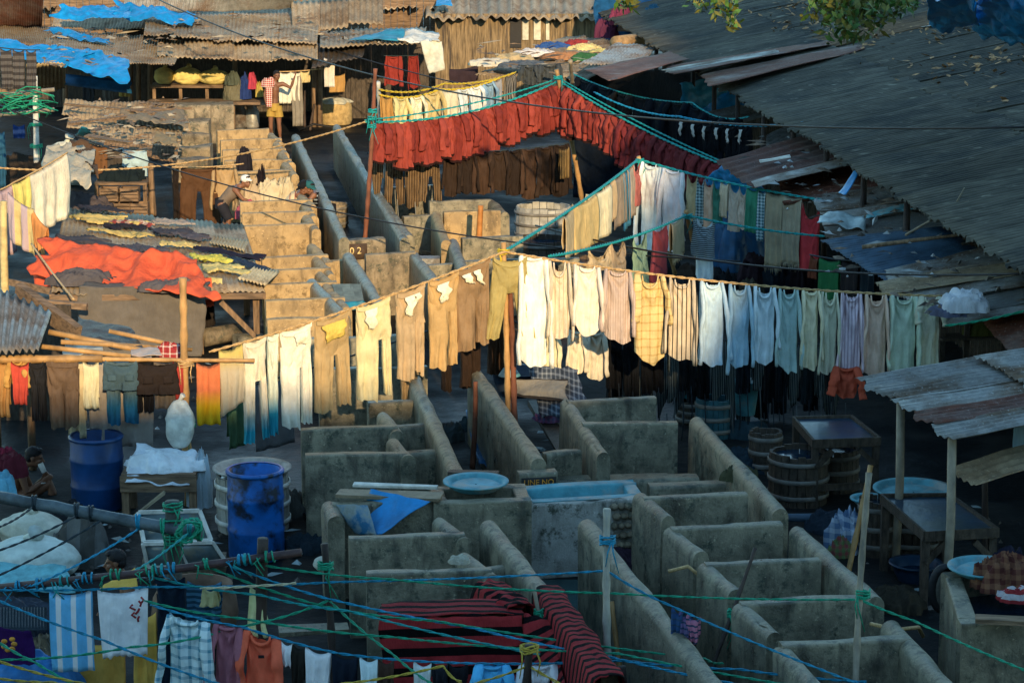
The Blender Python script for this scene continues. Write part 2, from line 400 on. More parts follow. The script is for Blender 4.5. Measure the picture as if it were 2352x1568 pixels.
def body_tube(mb, w, L, sag=.05, hem=0., flare=.05, fold=.03, dep=.10, seed=0, sl=0, z0=0, x0=0, y0=0, n=48, m=24, pinch=.0, k=7.0, lift=0, skew=0, t0=0., t1=1., pins=True, close=0):
    """hanging flattened tube of cloth; z0 its top, sl the slope of the rope; folds fan out from the two pinned corners"""
    dl, dr = nz(seed, 5.5) * .10 * L * .5, nz(seed, 9.1) * .10 * L * .5
    def fn(u, v):
        a = 2 * PI * u; cx, sy = math.cos(a), math.sin(a); t = t0 + (t1 - t0) * v
        side = -1 if cx < 0 else 1
        wid = w / 2 * (1 + flare * t - pinch * math.sin(PI * min(1, t * 1.3)) + .13 * min(1, t * 3) * nz(t * 3.2 + seed, side * 7.7, 3.3))
        x = cx * wid + .07 * w * t * nz(t * 2.2, seed, 1.1) + skew * t
        top = -sag * (1 - cx * cx) ** .8 * (1 if sy < 0 else .75) - (.012 * nz(cx * 6, seed, sy) if pins else 0)
        z = top + (-L - top) * t - hem * (1 - cx * cx) * t ** 4 + .05 * L * t * t * nz(cx * 1.6, seed, 9) + t * (dl * (1 - cx) + dr * (1 + cx)) * .5 + lift * t * (.5 + .5 * cx)
        d = dep * (.12 + .88 * min(1, t * 2.5)) * (1 - close * t ** 2.5); f2 = cx + (0 if sy < 0 else 1.7)
        th = math.atan2(1.02 - abs(cx), t * L / max(.1, w) * 1.6 + .12)
        f = _fold(fold, f2, t, seed, k) * (.35 + .65 * t)
        if pins: f += fold * .8 * math.sin(th * 10 + seed * 3 + side) * min(1, t * 8) * max(0, 1 - t * 1.25)
        f += fold * .55 * (1 - 2.4 * abs(nz(cx * 2.6 + seed, t * 3.0, sy * .6 + seed)))
        y = d / 2 * math.copysign(abs(sy) ** .6, sy) + f
        return V((x0 + x, y0 + y, z0 + z + sl * (x0 + x)))
    return mb.grid(n, m, fn, wrap=True)
def sleeve_bm(mb, x, z, sl, L, r0, r1, out, yo, seed, slope):
    pts = []; rs = []; m = 16
    for i in range(m + 1):
        t = i / m
        pts.append(V((x + out * math.sin(t * 1.3) + .045 * t * nz(t * 3, seed, 4), yo * min(1, t * 3) + .035 * nz(t * 3.5, seed, 8), z - L * t + slope * x)))
        rs.append((r0 * (1 - t) + r1 * t) * (1 + .28 * nz(t * 7, seed, 2)) * (.7 + .3 * min(1, t * 5)) * (1.15 if t > .93 else 1))
    k0 = len(mb.v); mb.tube(pts, rs, 12, sq=.55)
    for i in range(k0, len(mb.v)):
        p = V(mb.v[i]); mb.v[i] = tuple(p + V((.5 * nz(p.x * 14, p.z * 5 + seed, 1), nz(p.x * 16 + seed, p.z * 6, 2), 0)) * .022)
    return mb
class Frame:
    """collects parts of a garment in its own frame, then links them"""
    def __init__(s, c, yaw): s.c = c; s.yaw = yaw
    def link(s, mb, name, mat, parent=None):
        m = Matrix.Rotation(s.yaw, 3, 'Z')
        me = bpy.data.meshes.new(name); me.from_pydata([tuple(m @ V(p)) for p in mb.v], [], mb.f)
        me.polygons.foreach_set('use_smooth', mb.s); me.update(); me.materials.append(mat)
        o = bpy.data.objects.new(name, me); COL.objects.link(o)
        if parent: o.parent = parent
        else: o.location = s.c
        return o
WHITELIN = None
def hang(kind, line, x0, x1, yb, mat, label, group=None, cat=None, name=None, dz=0, dy=0, **k):
    """hang one garment on a line between picture columns x0..x1 with its hem near row yb"""
    p, q = line.px(x0), line.px(x1); c = (p + q) / 2 + V((0, dy, dz)); d = q - p
    w = max(.12, math.hypot(d.x, d.y)); slope = d.z / w if w > .01 else 0
    slope = max(-.6, min(.6, slope)); yaw = (math.atan2(d.y, d.x) if abs(d.x) > .01 else 0) + R.uniform(-.12, .12)
    pc = proj(c); L = max(.15, (yb - pc[1]) / pc[2]); sd = k.pop('seed', R.uniform(0, 60))
    fr = Frame(c, yaw); mb = MB(); nm = name or kind; sag = k.get('sag', .05)
    o = None
    if kind in ('shirt', 'vest', 'kurta'):
        if kind == 'shirt':
            w *= 1.08; bw = w * k.get('bw', .72); sag *= .8; body_tube(mb, bw, L, sag=sag, hem=k.get('hem', .05), fold=k.get('fold', .036), dep=.12, seed=sd, sl=slope, flare=.08, lift=k.get('lift', 0))
            o = fr.link(mb, nm, mat)
            SL = k.get('sleeve', L * R.uniform(.82, 1.12))
            for sg in k.get('sides', (-1, 1)):
                s2 = MB(); short = SL < .4
                sleeve_bm(s2, sg * bw * .47, -.015, 0, SL * R.uniform(.9, 1.05), bw * (.19 if not short else .22), bw * (.13 if not short else .19), sg * (w * R.uniform(.06, .2) if not short else w * .2), -.10, sd + sg, slope)
                fr.link(s2, 'sleeve', mat, o)
            s2 = MB(); pts = [V((bw * .30 * math.cos(PI * (1 - i / 8)), -.035, slope * 0 - sag * 1.0 * math.sin(PI * i / 8) ** .8 - .012)) for i in range(9)]
            s2.tube(pts, [.008 + .009 * math.sin(PI * i / 8) for i in range(9)], 6); fr.link(s2, 'collar', k.get('collar', mat), o)
        elif kind == 'vest':
            body_tube(mb, w * .95, L, sag=k.get('sag', .2), hem=.02, fold=k.get('fold', .03), dep=.10, seed=sd, sl=slope, pinch=.06)
            o = fr.link(mb, nm, mat)
        else:
            body_tube(mb, w, L, sag=k.get('sag', .05), hem=.04, fold=k.get('fold', .065), dep=.24, seed=sd, sl=slope, flare=k.get('flare', .25), k=k.get('k', 9), n=48, skew=(skw := R.uniform(-.05, .05)), t1=.95)
            o = fr.link(mb, nm, mat); s2 = MB(); body_tube(s2, w, L, sag=k.get('sag', .05), hem=.04, fold=k.get('fold', .065), dep=.24, seed=sd, sl=slope, flare=k.get('flare', .25), k=k.get('k', 9), n=48, m=2, skew=skw, t0=.95)
            fr.link(s2, 'hem_band', cloth('2E1614'), o)
            s2 = MB(); sg = R.choice((-1, 1))
            sleeve_bm(s2, sg * w * .36, -.03, 0, L * R.uniform(.55, .8), .075, .06, sg * .05, -.13, sd, slope); fr.link(s2, 'sleeve', mat, o)
    elif kind == 'trousers':
        hp = .30 * L; tw = w * k.get('tw', .92)
        body_tube(mb, tw, hp + .14, sag=k.get('sag', .05), fold=k.get('fold', .026), dep=.12, seed=sd, sl=slope, m=14, flare=-.06, close=.95)
        sp = k.get('spread', 0); two = k.get('legs', 2); lw = tw * k.get('lw', .52)
        for sg in ((-1, 1) if two == 2 else (-1,)):
            LL = L - hp + .14 + (k.get('drop', 0) if sg > 0 else 0)
            lw2 = lw if sg < 0 else tw * k.get('rw', .5)
            body_tube(mb, lw2, LL, sag=0, fold=.036, dep=.12, seed=sd + sg * 3, sl=0, pins=False, x0=sg * (tw / 2 - lw2 / 2), z0=-hp + .14 + slope * sg * tw * .25, y0=(0 if sg < 0 else k.get('back', .03)), skew=sg * sp * LL, m=22, n=34, flare=-.12)
        o = fr.link(mb, nm, mat)
        s2 = MB(); s2.grid(14, 1, lambda u, v: V(((u - .5) * tw * .96, -.04 - .012, slope * (u - .5) * tw - sag * (1 - (2 * u - 1) ** 2) ** .8 + .004 - .045 * v))); s2.grid(14, 1, lambda u, v: V(((u - .5) * tw * .96, -.04 - .006, slope * (u - .5) * tw - sag * (1 - (2 * u - 1) ** 2) ** .8 + .004 - .045 * v)))
        fr.link(s2, 'waistband', mat, o)
        for (cx, ww, hh) in k.get('lining', ()):
            s2 = MB()
            def fl(u, v, cx=cx, ww=ww, hh=hh):
                x = (cx + (u - .5) * ww * (1 - .3 * v + .2 * nz(v * 1.6, sd, u * 1.2))) * tw + .05 * nz(v * 3, sd, 3) + .06 * v * nz(sd, 2)
                return V((x, -.09 - .025 * math.sin(PI * v) - .03 * abs(nz(u * 5, v * 5, sd)), slope * x - .015 - sag - hh * L * v * (1 + .35 * nz(u * 1.3, sd, 6))))
            s2.slab(14, 12, fl, .008, V((0, -1, 0))); fr.link(s2, 'pocket_lining', k.get('lmat', cloth('E8E0C0')), o)
    elif kind == 'shorts':
        tw = w * .95; hp = L * .55
        body_tube(mb, tw, hp + .05, sag=sag, fold=.02, dep=.12, seed=sd, sl=slope, m=8, flare=.06)
        for sg in (-1, 1): body_tube(mb, tw * .55, L - hp, sag=0, pins=False, fold=.02, dep=.13, seed=sd + sg, z0=-hp + slope * sg * tw * .25, x0=sg * tw * .25, m=8, n=26, flare=.06)
        o = fr.link(mb, nm, mat)
        if k.get('pockets'):
            for sg in (-1, 1):
                s2 = MB(); s2.slab(4, 4, lambda u, v: V((sg * tw * .25 + (u - .5) * tw * .26, -.085 - .01 * nz(u, v, sd), -L * .42 - v * L * .22 + slope * sg * tw * .25)), .01, V((0, -1, 0))); fr.link(s2, 'pocket', mat, o)
    elif kind in ('towel', 'sheet', 'rag'):
        # folded over the rope: a front flap and a shorter back flap
        Lb = L * k.get('back', .8); fold = k.get('fold', .028); kk = k.get('k', 7.); nar = k.get('narrow', 0); jag = k.get('jag', 0)
        def fn(u, v):
            t = (v - .5) * 2; s_ = abs(t); LL = L if t < 0 else Lb
            x = (u - .5) * w * (1 - nar * s_) + .03 * s_ * nz(s_ * 2, sd, 5)
            z = -sag * (1 - (2 * u - 1) ** 2) * (1 - s_) - LL * s_ + (jag * nz(u * 9, sd, 1) * s_ if s_ > .8 else 0) + k.get('lift', 0) * s_ * u
            y = (-1 if t < 0 else 1) * (.012 + .02 * min(1, s_ * 3)) + _fold(fold, u * 2 - 1, s_, sd + (3 if t > 0 else 0), kk) * min(1, s_ * 4 + .15)
            return V((x, y, z + slope * x))
        mb.slab(26, 28, fn, .004, V((0, -1, .01))); o = fr.link(mb, nm, mat)
        if k.get('fringe'):
            s2 = MB()
            for i in range(22):
                x = (i / 21 - .5) * w * .95; l = R.uniform(.04, .12)
                s2.tube([V((x, -.03, -L + .02 + slope * x)), V((x + R.uniform(-.02, .02), -.03, -L - l + slope * x))], [.007, .002], 4)
            fr.link(s2, 'fringe', mat, o)
    for tp in k.get('threads', ()):
        s2 = MB(); x = tp * w; l = R.uniform(.5, .75)
        s2.tube([V((x, -.05, -L * .9)), V((x + .02, -.06, -L - l * .5)), V((x + R.uniform(-.03, .03), -.06, -L - l))], .008, 5); fr.link(s2, 'drawstring', k.get('tmat', mat), o)
    tag(o, label, cat or {'shirt': 'shirt', 'vest': 'vest', 'kurta': 'tunic', 'trousers': 'trousers', 'shorts': 'shorts', 'towel': 'towel', 'sheet': 'cloth', 'rag': 'cloth'}[kind], group)
    return o
def heap_bm(mb, c, rx, ry, h, seed=0, rough=.35, nu=72, nv=30):
    """crumpled heap of cloth: a slumped mound with ridged creases and a ragged foot"""
    c = V(c)
    def fn(u, v):
        a = 2 * PI * u; f = v; ca, sa = math.cos(a), math.sin(a)
        r = (1 + .30 * nz(ca * 1.5 + seed, sa * 1.5, 2) + .12 * nz(ca * 5 + seed, sa * 5, 4)) * (1 - f ** 1.6) ** .62
        x, y = ca * r, sa * r; w1 = nz(x * 1.1 + seed, y * 1.1, 1.5); w2 = nz(x * 1.6, y * 1.6 + seed, 7.5); p1, p2 = seed * 1.7, seed * 2.9 + 1.1
        f1 = 1 - abs(math.sin(5.0 * (x * math.cos(p1) + y * math.sin(p1)) + 5 * w1)) * 1.6; f3 = 1 - abs(math.sin(8.0 * (x * math.cos(p2) + y * math.sin(p2)) + 6 * w2)) * 1.6
        g = min(1, max(0, .5 + 1.6 * nz(x * 1.4 + 5, y * 1.4 + seed, 3))); b = .8 * (f1 * g + f3 * (1 - g)) + .25 * (.4 - 1.7 * abs(nz(x * 5 + seed, y * 5, f * 2)))
        z = h * (1 - (1 - f) ** 1.7) * (.86 + .25 * nz(ca * r * 1.3 + seed, sa * r * 1.3)) + rough * .34 * h * b * min(1, f * 6)
        k = 1 + rough * .22 * b * (1 - f)
        return c + V((rx * r * ca * k, ry * r * sa * k, max(0, z)))
    return mb.grid(nu, nv, fn, wrap=True)
def heap(name, c, rx, ry, h, mat, label, cat='laundry', group=None, rough=.35, seed=None, parent=None):
    o = heap_bm(MB(), c, rx, ry, h, seed if seed is not None else R.uniform(0, 50), rough).build(name, mat, parent)
    return tag(o, label, cat, group) if label else o
def sack(c, rx, ry, h, mat, label, group=None, name='sack', cat='sack'):
    c = V(c); mb = MB(); sd = R.uniform(0, 40); n = 56
    def fn(u, v):
        a = 2 * PI * u; t = v
        r = math.sin(PI * min(.9995, .06 + t * .9395)) ** .42
        x, y = rx * r * math.copysign(abs(math.cos(a)) ** .8, math.cos(a)), ry * r * math.copysign(abs(math.sin(a)) ** .8, math.sin(a))
        k = 1 + .14 * nz(x * 3 + sd, y * 3, t * 3) + .08 * (.4 - 2 * abs(nz(x * 7 + sd, y * 7, t * 4)))
        return c + V((x * k, y * k, h * (t + .05 * nz(x * 3, y * 3, sd))))
    mb.grid(n, 26, fn, wrap=True)
    o = mb.build(name, mat); tag(o, label, cat, group)
    nk = MB(); nk.tube([c + V((0, 0, h * .93)), c + V((.02, 0, h * 1.04)), c + V((.05, -.03, h * 1.12))], [rx * .22, rx * .12, rx * .2], 9); nk.build('tied_neck', mat, o)
    return o
def drum(c, r, h, mat, label, group=None):
    c = V(c); t = thing('plastic_drum', label, 'barrel', c, group)
    pr = [(r * .9, 0), (r, .03), (r, h * .30), (r * 1.025, h * .32), (r * 1.025, h * .35), (r, h * .37), (r, h * .66), (r * 1.025, h * .68), (r * 1.025, h * .71), (r, h * .73), (r * .985, h * .93), (r * .95, h * .97), (r * .95, h), (r * .90, h), (r * .90, h * .5), (0.01, h * .5)]
    MB().lathe(pr, c, 36).build('drum_body', mat, t)
    MB().lathe([(r * .94, h - .035), (r * 1.04, h - .03), (r * 1.05, h - .005), (r * 1.0, h + .012), (r * .93, h + .008)], c, 36).build('rim', mat, t)
    return t
def cask(c, r, h, label, group=None, fill=.8, mat=None, taper=.0, hoopm=None, name='wooden_vat'):
    """open wooden vat of staves with hoops and dark water inside"""
    c = V(c); t = thing(name, label, 'vat', c, group); mb = MB(); n = 22
    for k in range(n):
        a0, a1 = 2 * PI * k / n + .012, 2 * PI * (k + 1) / n - .012; hh = h * R.uniform(.97, 1.02)
        vs = []
        for z, f in ((0, 1 - taper), (h * .5, 1.03), (hh, 1)):
            for a in (a0, a1):
                for rr in (r * f, r * f - .035): vs.append(c + V((rr * math.cos(a), rr * math.sin(a), z)))
        fs = []
        for j in (0, 4): fs += [(j, j + 4, j + 6, j + 2), (j + 1, j + 3, j + 7, j + 5), (j, j + 1, j + 5, j + 4), (j + 2, j + 6, j + 7, j + 3)]
        fs += [(8, 9, 11, 10)]; mb.add(vs, fs)
    mb.build('staves', mat or WOODD, t)
    for z in (.18, .5, .84):
        MB().lathe([(r * 1.03, h * z - .028), (r * 1.065, h * z - .022), (r * 1.065, h * z + .022), (r * 1.03, h * z + .028)], c, 32).build('hoop', hoopm or plain('grey hoop', (.16, .15, .13), .6, .3, 6, .2, 20), t)
    MB().lathe([(r * .97, h * fill), (0.005, h * fill)], c, 28).build('water', WATER, t)
    return t
def tray_table(A, B, C, D, z, label, group=None, top=SLATE, lip=.03, cat='table', wood=WOODD, legs=True):
    """workbench with a shallow lipped tray; A B front, C D back corners (x,y)"""
    A, B, C, D = [V((p[0], p[1], z)) for p in (A, B, C, D)]; cen = (A + B + C + D) / 4
    t = thing('tray_table', label, cat, (cen.x, cen.y, 0), group)
    mb = MB(); mb.slab(1, 1, lambda u, v: A.lerp(B, u).lerp(D.lerp(C, u), v) - V((0, 0, .02)), .05); mb.s = [False] * len(mb.s); mb.build('table_top', wood, t)
    ins = lambda p: cen + (p - cen) * .965 + V((0, 0, .004))
    MB().add([ins(p) for p in (A, B, C, D)], [(0, 1, 2, 3)]).build('water', top, t)
    for p, q in ((A, B), (B, C), (C, D), (D, A)):
        MB().bar(p + V((0, 0, -.01)), q + V((0, 0, -.01)), .03, lip + .07, .004).build('edge_board', wood, t)
    if legs:
        for p in (A, B, C, D):
            f = cen + (p - cen) * .92; MB().bar(V((f.x, f.y, 0)), V((f.x, f.y, z - .06)), .08, .08, .006).build('leg', wood, t)
        a, b = cen + (A - cen) * .92, cen + (B - cen) * .92
        MB().bar(V((a.x, a.y, z * .3)), V((b.x, b.y, z * .3)), .05, .08, .005).build('stretcher', wood, t)
        for e, s_ in ((a, 1), (b, -1)):
            m2 = a.lerp(b, .28) if s_ > 0 else a.lerp(b, .72)
            MB().bar(V((e.x, e.y - .03, z * .62)), V((m2.x, m2.y - .03, z - .1)), .05, .06, .004).build('brace', wood, t)
    return t
def basin(c, r, h, mat, label, group=None, rim=.04, cat='basin'):
    c = V(c)
    o = MB().lathe([(r * .75, 0), (r * .95, h * .6), (r, h), (r + rim, h + .015), (r + rim, h + .03), (r - .01, h + .02), (r * .9, h * .6), (r * .7, .06), (.01, .05)], c, 36).build('basin', mat)
    tag(o, label, cat, group); MB().lathe([(r * .88, h * .55), (.01, h * .55)], c, 28).build('water', WATER, o); return o
_lo = {'shirt': [(-.12, 0), (-.3, .10), (-.85, .42), (-.75, .62), (-.3, .38), (-.28, 1), (.28, 1), (.3, .38), (.75, .62), (.85, .42), (.3, .10), (.12, 0)],
       'trousers': [(-.3, 0), (.3, 0), (.42, 1), (.12, 1.0), (0, .38), (-.12, 1.0), (-.42, 1)],
       'cloth': [(-.5, 0), (.5, .05), (.55, .95), (-.48, 1)]}
def inside(poly, x, y):
    c = False; j = len(poly) - 1
    for i in range(len(poly)):
        (xi, yi), (xj, yj) = poly[i], poly[j]
        if (yi > y) != (yj > y) and x < (xj - xi) * (y - yi) / (yj - yi) + xi: c = not c
        j = i
    return c
def laid(kind, P, ex, ey, mat, label, group=None, cat=None, lift=.02, name=None, amp=.03):
    """a garment spread flat on a surface: P origin (its neck or waist), ex half-width vector, ey length vector"""
    P, ex, ey = V(P), V(ex), V(ey); poly = _lo[kind]; n = ex.cross(ey).normalized()
    if n.z < 0: n = -n
    sd = R.uniform(0, 50); nu, nv = 30, 30; us = [-.9 + 1.8 * i / nu for i in range(nu + 1)]; vs_ = [-.05 + 1.1 * j / nv for j in range(nv + 1)]
    idx = {}; vs = []; fs = []
    def vid(i, j):
        if (i, j) not in idx:
            u, v = us[i], vs_[j]; p = P + ex * (u + .05 * nz(u * 3, v * 3, sd)) + ey * (v + .05 * nz(u * 3, v * 3, sd + 9))
            h = lift + amp * (.6 + nz(u * 2.2 + sd, v * 2.2) + .8 * abs(nz(u * 5 + sd, v * 5)) + .5 * nz(u * 11, v * 11, sd))
            idx[(i, j)] = len(vs); vs.append(p + n * max(.012, h))
        return idx[(i, j)]
    for i in range(nu):
        for j in range(nv):
            uc, vc = (us[i] + us[i + 1]) / 2, (vs_[j] + vs_[j + 1]) / 2
            if inside(poly, uc + .04 * nz(uc * 6, vc * 6, sd), vc): fs.append((vid(i, j), vid(i + 1, j), vid(i + 1, j + 1), vid(i, j + 1)))
    # skirt down to the surface so that it has a body
    cnt = {}
    for f in fs:
        for a, b in zip(f, f[1:] + f[:1]): cnt[(a, b)] = 1
    k = len(vs); low = {}
    for (a, b) in list(cnt):
        if (b, a) not in cnt:
            for e in (a, b):
                if e not in low: low[e] = len(vs); vs.append(vs[e] - n * .03)
            fs.append((b, a, low[a], low[b]))
    o = MB().add(vs, fs, True).build(name or {'shirt': 'shirt', 'trousers': 'trousers', 'cloth': 'cloth'}[kind], mat)
    return tag(o, label, cat or kind, group)
def crate(c, sx, sy, sz, mat, label, group=None, rz=0, name='crate', cat='crate', slats=4):
    c = V(c); t = thing(name, label, cat, c, group); m = Matrix.Rotation(rz, 3, 'Z')
    for s_ in (-1, 1):
        for k in range(slats):
            z = sz * (k + .5) / slats
            MB().box(c + m @ V((0, s_ * sy / 2, z)), sx, .02, sz / slats * .78, m=m).build('slat', mat, t)
        MB().box(c + m @ V((s_ * sx / 2, 0, sz / 2)), .025, sy * .94, sz, m=m).build('end_board', mat, t)
    MB().box(c + V((0, 0, .02)), sx * .95, sy * .9, .02, m=m).build('base_board', mat, t)
    return t
# ---------------------------------------------------------------- people: limbs and trunk fused by a voxel remesh into one skin
def ell(mb, c, rx, ry, rz, n=16, m=10, rot=None):
    c = V(c); rot = rot or Matrix.Identity(3)
    vs = [c + rot @ V((rx * math.sin(PI * j / m) * math.cos(2 * PI * i / n), ry * math.sin(PI * j / m) * math.sin(2 * PI * i / n), rz * math.cos(PI * j / m))) for j in range(1, m) for i in range(n)]
    a = len(vs); vs += [c + rot @ V((0, 0, rz)), c - rot @ V((0, 0, rz))]; fs = []
    for j in range(m - 2):
        for i in range(n): i2 = (i + 1) % n; fs.append((j * n + i, (j + 1) * n + i, (j + 1) * n + i2, j * n + i2))
    for i in range(n): i2 = (i + 1) % n; fs.append((a, i, i2)); fs.append((a + 1, (m - 2) * n + i2, (m - 2) * n + i))
    return mb.add(vs, fs, True)
def remesh(mb, voxel, iters=3):
    me = bpy.data.meshes.new('tmp'); me.from_pydata([tuple(p) for p in mb.v], [], mb.f); me.update()
    o = bpy.data.objects.new('tmp', me); COL.objects.link(o)
    md = o.modifiers.new('r', 'REMESH'); md.mode = 'VOXEL'; md.voxel_size = voxel; md.use_smooth_shade = True
    sm = o.modifiers.new('s', 'SMOOTH'); sm.factor = .5; sm.iterations = iters
    dg = bpy.context.evaluated_depsgraph_get(); dg.update(); ev = o.evaluated_get(dg); m2 = bpy.data.meshes.new_from_object(ev)
    vs = [v.co.copy() for v in m2.vertices]; fs = [tuple(p.vertices) for p in m2.polygons]
    bpy.data.objects.remove(o); bpy.data.meshes.remove(me); bpy.data.meshes.remove(m2)
    return MB().add(vs, fs, True)
def head_bm(mb, c, face, up, s=1.0):
    """skull, jaw, nose, brow, lips, ears; face = unit vector the face looks along"""
    f = V(face).normalized(); u = V(up).normalized(); u = (u - f * u.dot(f)).normalized(); r = f.cross(u)
    M = Matrix((r, f, u)).transposed(); c = V(c); P = lambda x, y, z: c + M @ V((x * s, y * s, z * s))
    ell(mb, P(0, -.012, .03), .075 * s, .093 * s, .085 * s, rot=M); ell(mb, P(0, .03, -.045), .056 * s, .058 * s, .07 * s, rot=M)
    ell(mb, P(0, .058, -.092), .026 * s, .024 * s, .022 * s, rot=M)
    mb.tube([P(0, .082, .012), P(0, .098, -.018), P(0, .112, -.035), P(0, .092, -.047)], [.011 * s, .013 * s, .018 * s, .012 * s], 8)
    for g in (-1, 1):
        ell(mb, P(g * .077, -.012, -.01), .012 * s, .022 * s, .034 * s, 10, 8, rot=M); ell(mb, P(g * .033, .072, .022), .026 * s, .014 * s, .010 * s, 10, 8, rot=M)
        ell(mb, P(g * .04, .058, -.032), .026 * s, .024 * s, .022 * s, 10, 8, rot=M)
    ell(mb, P(0, .088, -.062), .026 * s, .012 * s, .007 * s, 10, 8, rot=M); ell(mb, P(0, .085, -.076), .022 * s, .012 * s, .008 * s, 10, 8, rot=M)
    return P, M
def hand_bm(mb, w, d, pn, s=1.0, curl=.5, side=1):
    """palm from wrist w along d, palm normal pn; four unequal curled fingers and a thumb on the side"""
    d = V(d).normalized(); pn = V(pn).normalized(); pn = (pn - d * pn.dot(d)).normalized(); x = d.cross(pn); w = V(w)
    Rm = Matrix((x, pn, d)).transposed(); ell(mb, w + d * .045 * s, .042 * s, .017 * s, .056 * s, 12, 8, rot=Rm)
    for k, (o, L) in enumerate(((-.03, .072), (-.010, .082), (.011, .077), (.030, .06))):
        b = w + x * o * s + d * .085 * s; p = [b - d * .03 * s, b]; a = 0
        for seg in (.42, .32, .26):
            a += curl * (.8 + .1 * k); p.append(p[-1] + (d * math.cos(a) + pn * math.sin(a)) * L * seg * s)
        mb.tube(p, [.010 * s, .0105 * s, .0095 * s, .0088 * s, .0075 * s], 7)
    b = w + x * (-.036 * side) * s + d * .03 * s; e = b + (x * (-.6 * side) + d * .7 + pn * .3).normalized() * .04 * s
    mb.tube([b - d * .015 * s, b, e, e + (d + pn * .6).normalized() * .03 * s], [.012 * s, .0135 * s, .0115 * s, .009 * s], 7)
def foot_bm(mb, a, d, s=1.0):
    d = V(d).normalized(); a = V(a)
    mb.tube([a + V((0, 0, .02)) - d * .05 * s, a + V((0, 0, .0)), a + d * .09 * s - V((0, 0, .035 * s)), a + d * .17 * s - V((0, 0, .045 * s)), a + d * .2 * s - V((0, 0, .048 * s))], [.03 * s, .042 * s, .042 * s, .034 * s, .016 * s], 9, sq=.8)
def person(J, label, base, face, voxel=.011, s=1.0, skin=None, hair=True, feet=True, hands=True, curl=.6, up=(0, 0, 1), hairlen=0):
    """J: joints in world space - pelvis, chest, neck, head, and l/r shoulder elbow wrist hip knee ankle"""
    t = thing('person', label, 'person', base); mb = MB(); g = {k: V(v) for k, v in J.items()}
    mid = (g['pelvis'] + g['chest']) / 2
    mb.tube([g['pelvis'] - (g['chest'] - g['pelvis']).normalized() * .06 * s, g['pelvis'], mid, g['chest'], g['chest'].lerp(g['neck'], .55)], [.10 * s, .145 * s, .125 * s, .155 * s, .11 * s], 18, sq=.68)
    mb.tube([g['chest'].lerp(g['neck'], .5), g['neck'], g['head'] - V(up) * .05], [.075 * s, .052 * s, .05 * s], 12)
    for q in 'lr':
        if q + 'elbow' in g:
            sh, el, wr = g[q + 'shoulder'], g[q + 'elbow'], g[q + 'wrist']
            ch = g['chest'].lerp(g['neck'], .45)
            mb.tube([ch, sh, sh.lerp(el, .35), el, el.lerp(wr, .3), wr], [.07 * s, .058 * s, .048 * s, .036 * s, .039 * s, .024 * s], 10)
            if hands: hand_bm(mb, wr, g.get(q + 'hand', wr + (wr - el)) - wr, g.get(q + 'palm', V((0, -1, 0))), s, curl, 1 if q == 'r' else -1)
        if q + 'knee' in g:
            hp, kn, an = g[q + 'hip'], g[q + 'knee'], g[q + 'ankle']
            mb.tube([g['pelvis'].lerp(hp, .5), hp, hp.lerp(kn, .4), kn, kn.lerp(an, .32), kn.lerp(an, .8), an], [.09 * s, .088 * s, .077 * s, .052 * s, .055 * s, .034 * s, .034 * s], 12)
            if feet: foot_bm(mb, an, g.get(q + 'toe', an + V(face)) - an, s)
    P, Mx = head_bm(mb, g['head'], face, up, s)
    remesh(mb, voxel).build('body', skin or SKIN, t)
    if hair:
        hb = MB(); ell(hb, P(0, -.022, .05), .084 * s, .097 * s, .085 * s, rot=Mx); ell(hb, P(0, -.06, .0), .074 * s, .055 * s, .07 * s, rot=Mx); ell(hb, P(0, .05, .092), .055 * s, .035 * s, .03 * s, rot=Mx)
        for i, q in enumerate(hb.v):
            p = V(q); hb.v[i] = tuple(p + (p - P(0, -.02, .03)) * .07 * nz(p.x * 60, p.y * 60, p.z * 60))
        hb.build('hair', HAIR, t)
    for g_ in (-1, 1):
        ell(MB(), P(g_ * .033, .080, .004), .012 * s, .007 * s, .007 * s, 10, 8, rot=Mx).build('eye', BLACK, t)
    return t, P, Mx
def wrap_bm(pts, rs, n=18, sq=.75, seed=0, fold=.012, mb=None):
    """a fitted piece of clothing round a path"""
    mb = mb or MB(); k0 = len(mb.v); mb.tube(pts, rs, n, cap=False, sq=sq)
    for i in range(k0, len(mb.v)):
        p = V(mb.v[i]); mb.v[i] = tuple(p + V((nz(p.x * 9 + seed, p.y * 9, p.z * 9), nz(p.x * 9, p.y * 9 + seed, p.z * 9), 0)) * fold)
    return mb
# ---------------------------------------------------------------- light
LD = V((-.172, .95, -.300)).normalized()          # the evening sun comes from behind the viewpoint, a little to the right
sun_d = bpy.data.lights.new('sun', 'SUN'); sun = bpy.data.objects.new('sun', sun_d); COL.objects.link(sun)
sun.rotation_euler = LD.to_track_quat('-Z', 'Y').to_euler(); sun.location = (10, -60, 40)
sun_d.energy = 2.55; sun_d.angle = math.radians(.6); sun_d.color = (1.0, .72, .40)
w = bpy.data.worlds.new('World'); sc.world = w; w.use_nodes = True
nt = w.node_tree; sky = nt.nodes.new('ShaderNodeTexSky'); sky.sky_type = 'NISHITA'; sky.sun_disc = False
sky.sun_elevation = math.asin(-LD.z); sky.sun_rotation = math.radians(170); sky.ozone_density = 2.6; sky.air_density = 1.0; sky.dust_density = .0
bg = nt.nodes['Background']; tint = nt.nodes.new('ShaderNodeMix'); tint.data_type = 'RGBA'; tint.blend_type = 'MULTIPLY'; tint.inputs[0].default_value = 1; tint.inputs[7].default_value = (.95, 1.03, .88, 1); nt.links.new(sky.outputs[0], tint.inputs[6]); nt.links.new(tint.outputs[2], bg.inputs['Color']); bg.inputs['Strength'].default_value = .15
sc.view_settings.view_transform = 'Standard'; sc.view_settings.look = 'None'; sc.view_settings.exposure = 1.28; sc.view_settings.gamma = 1
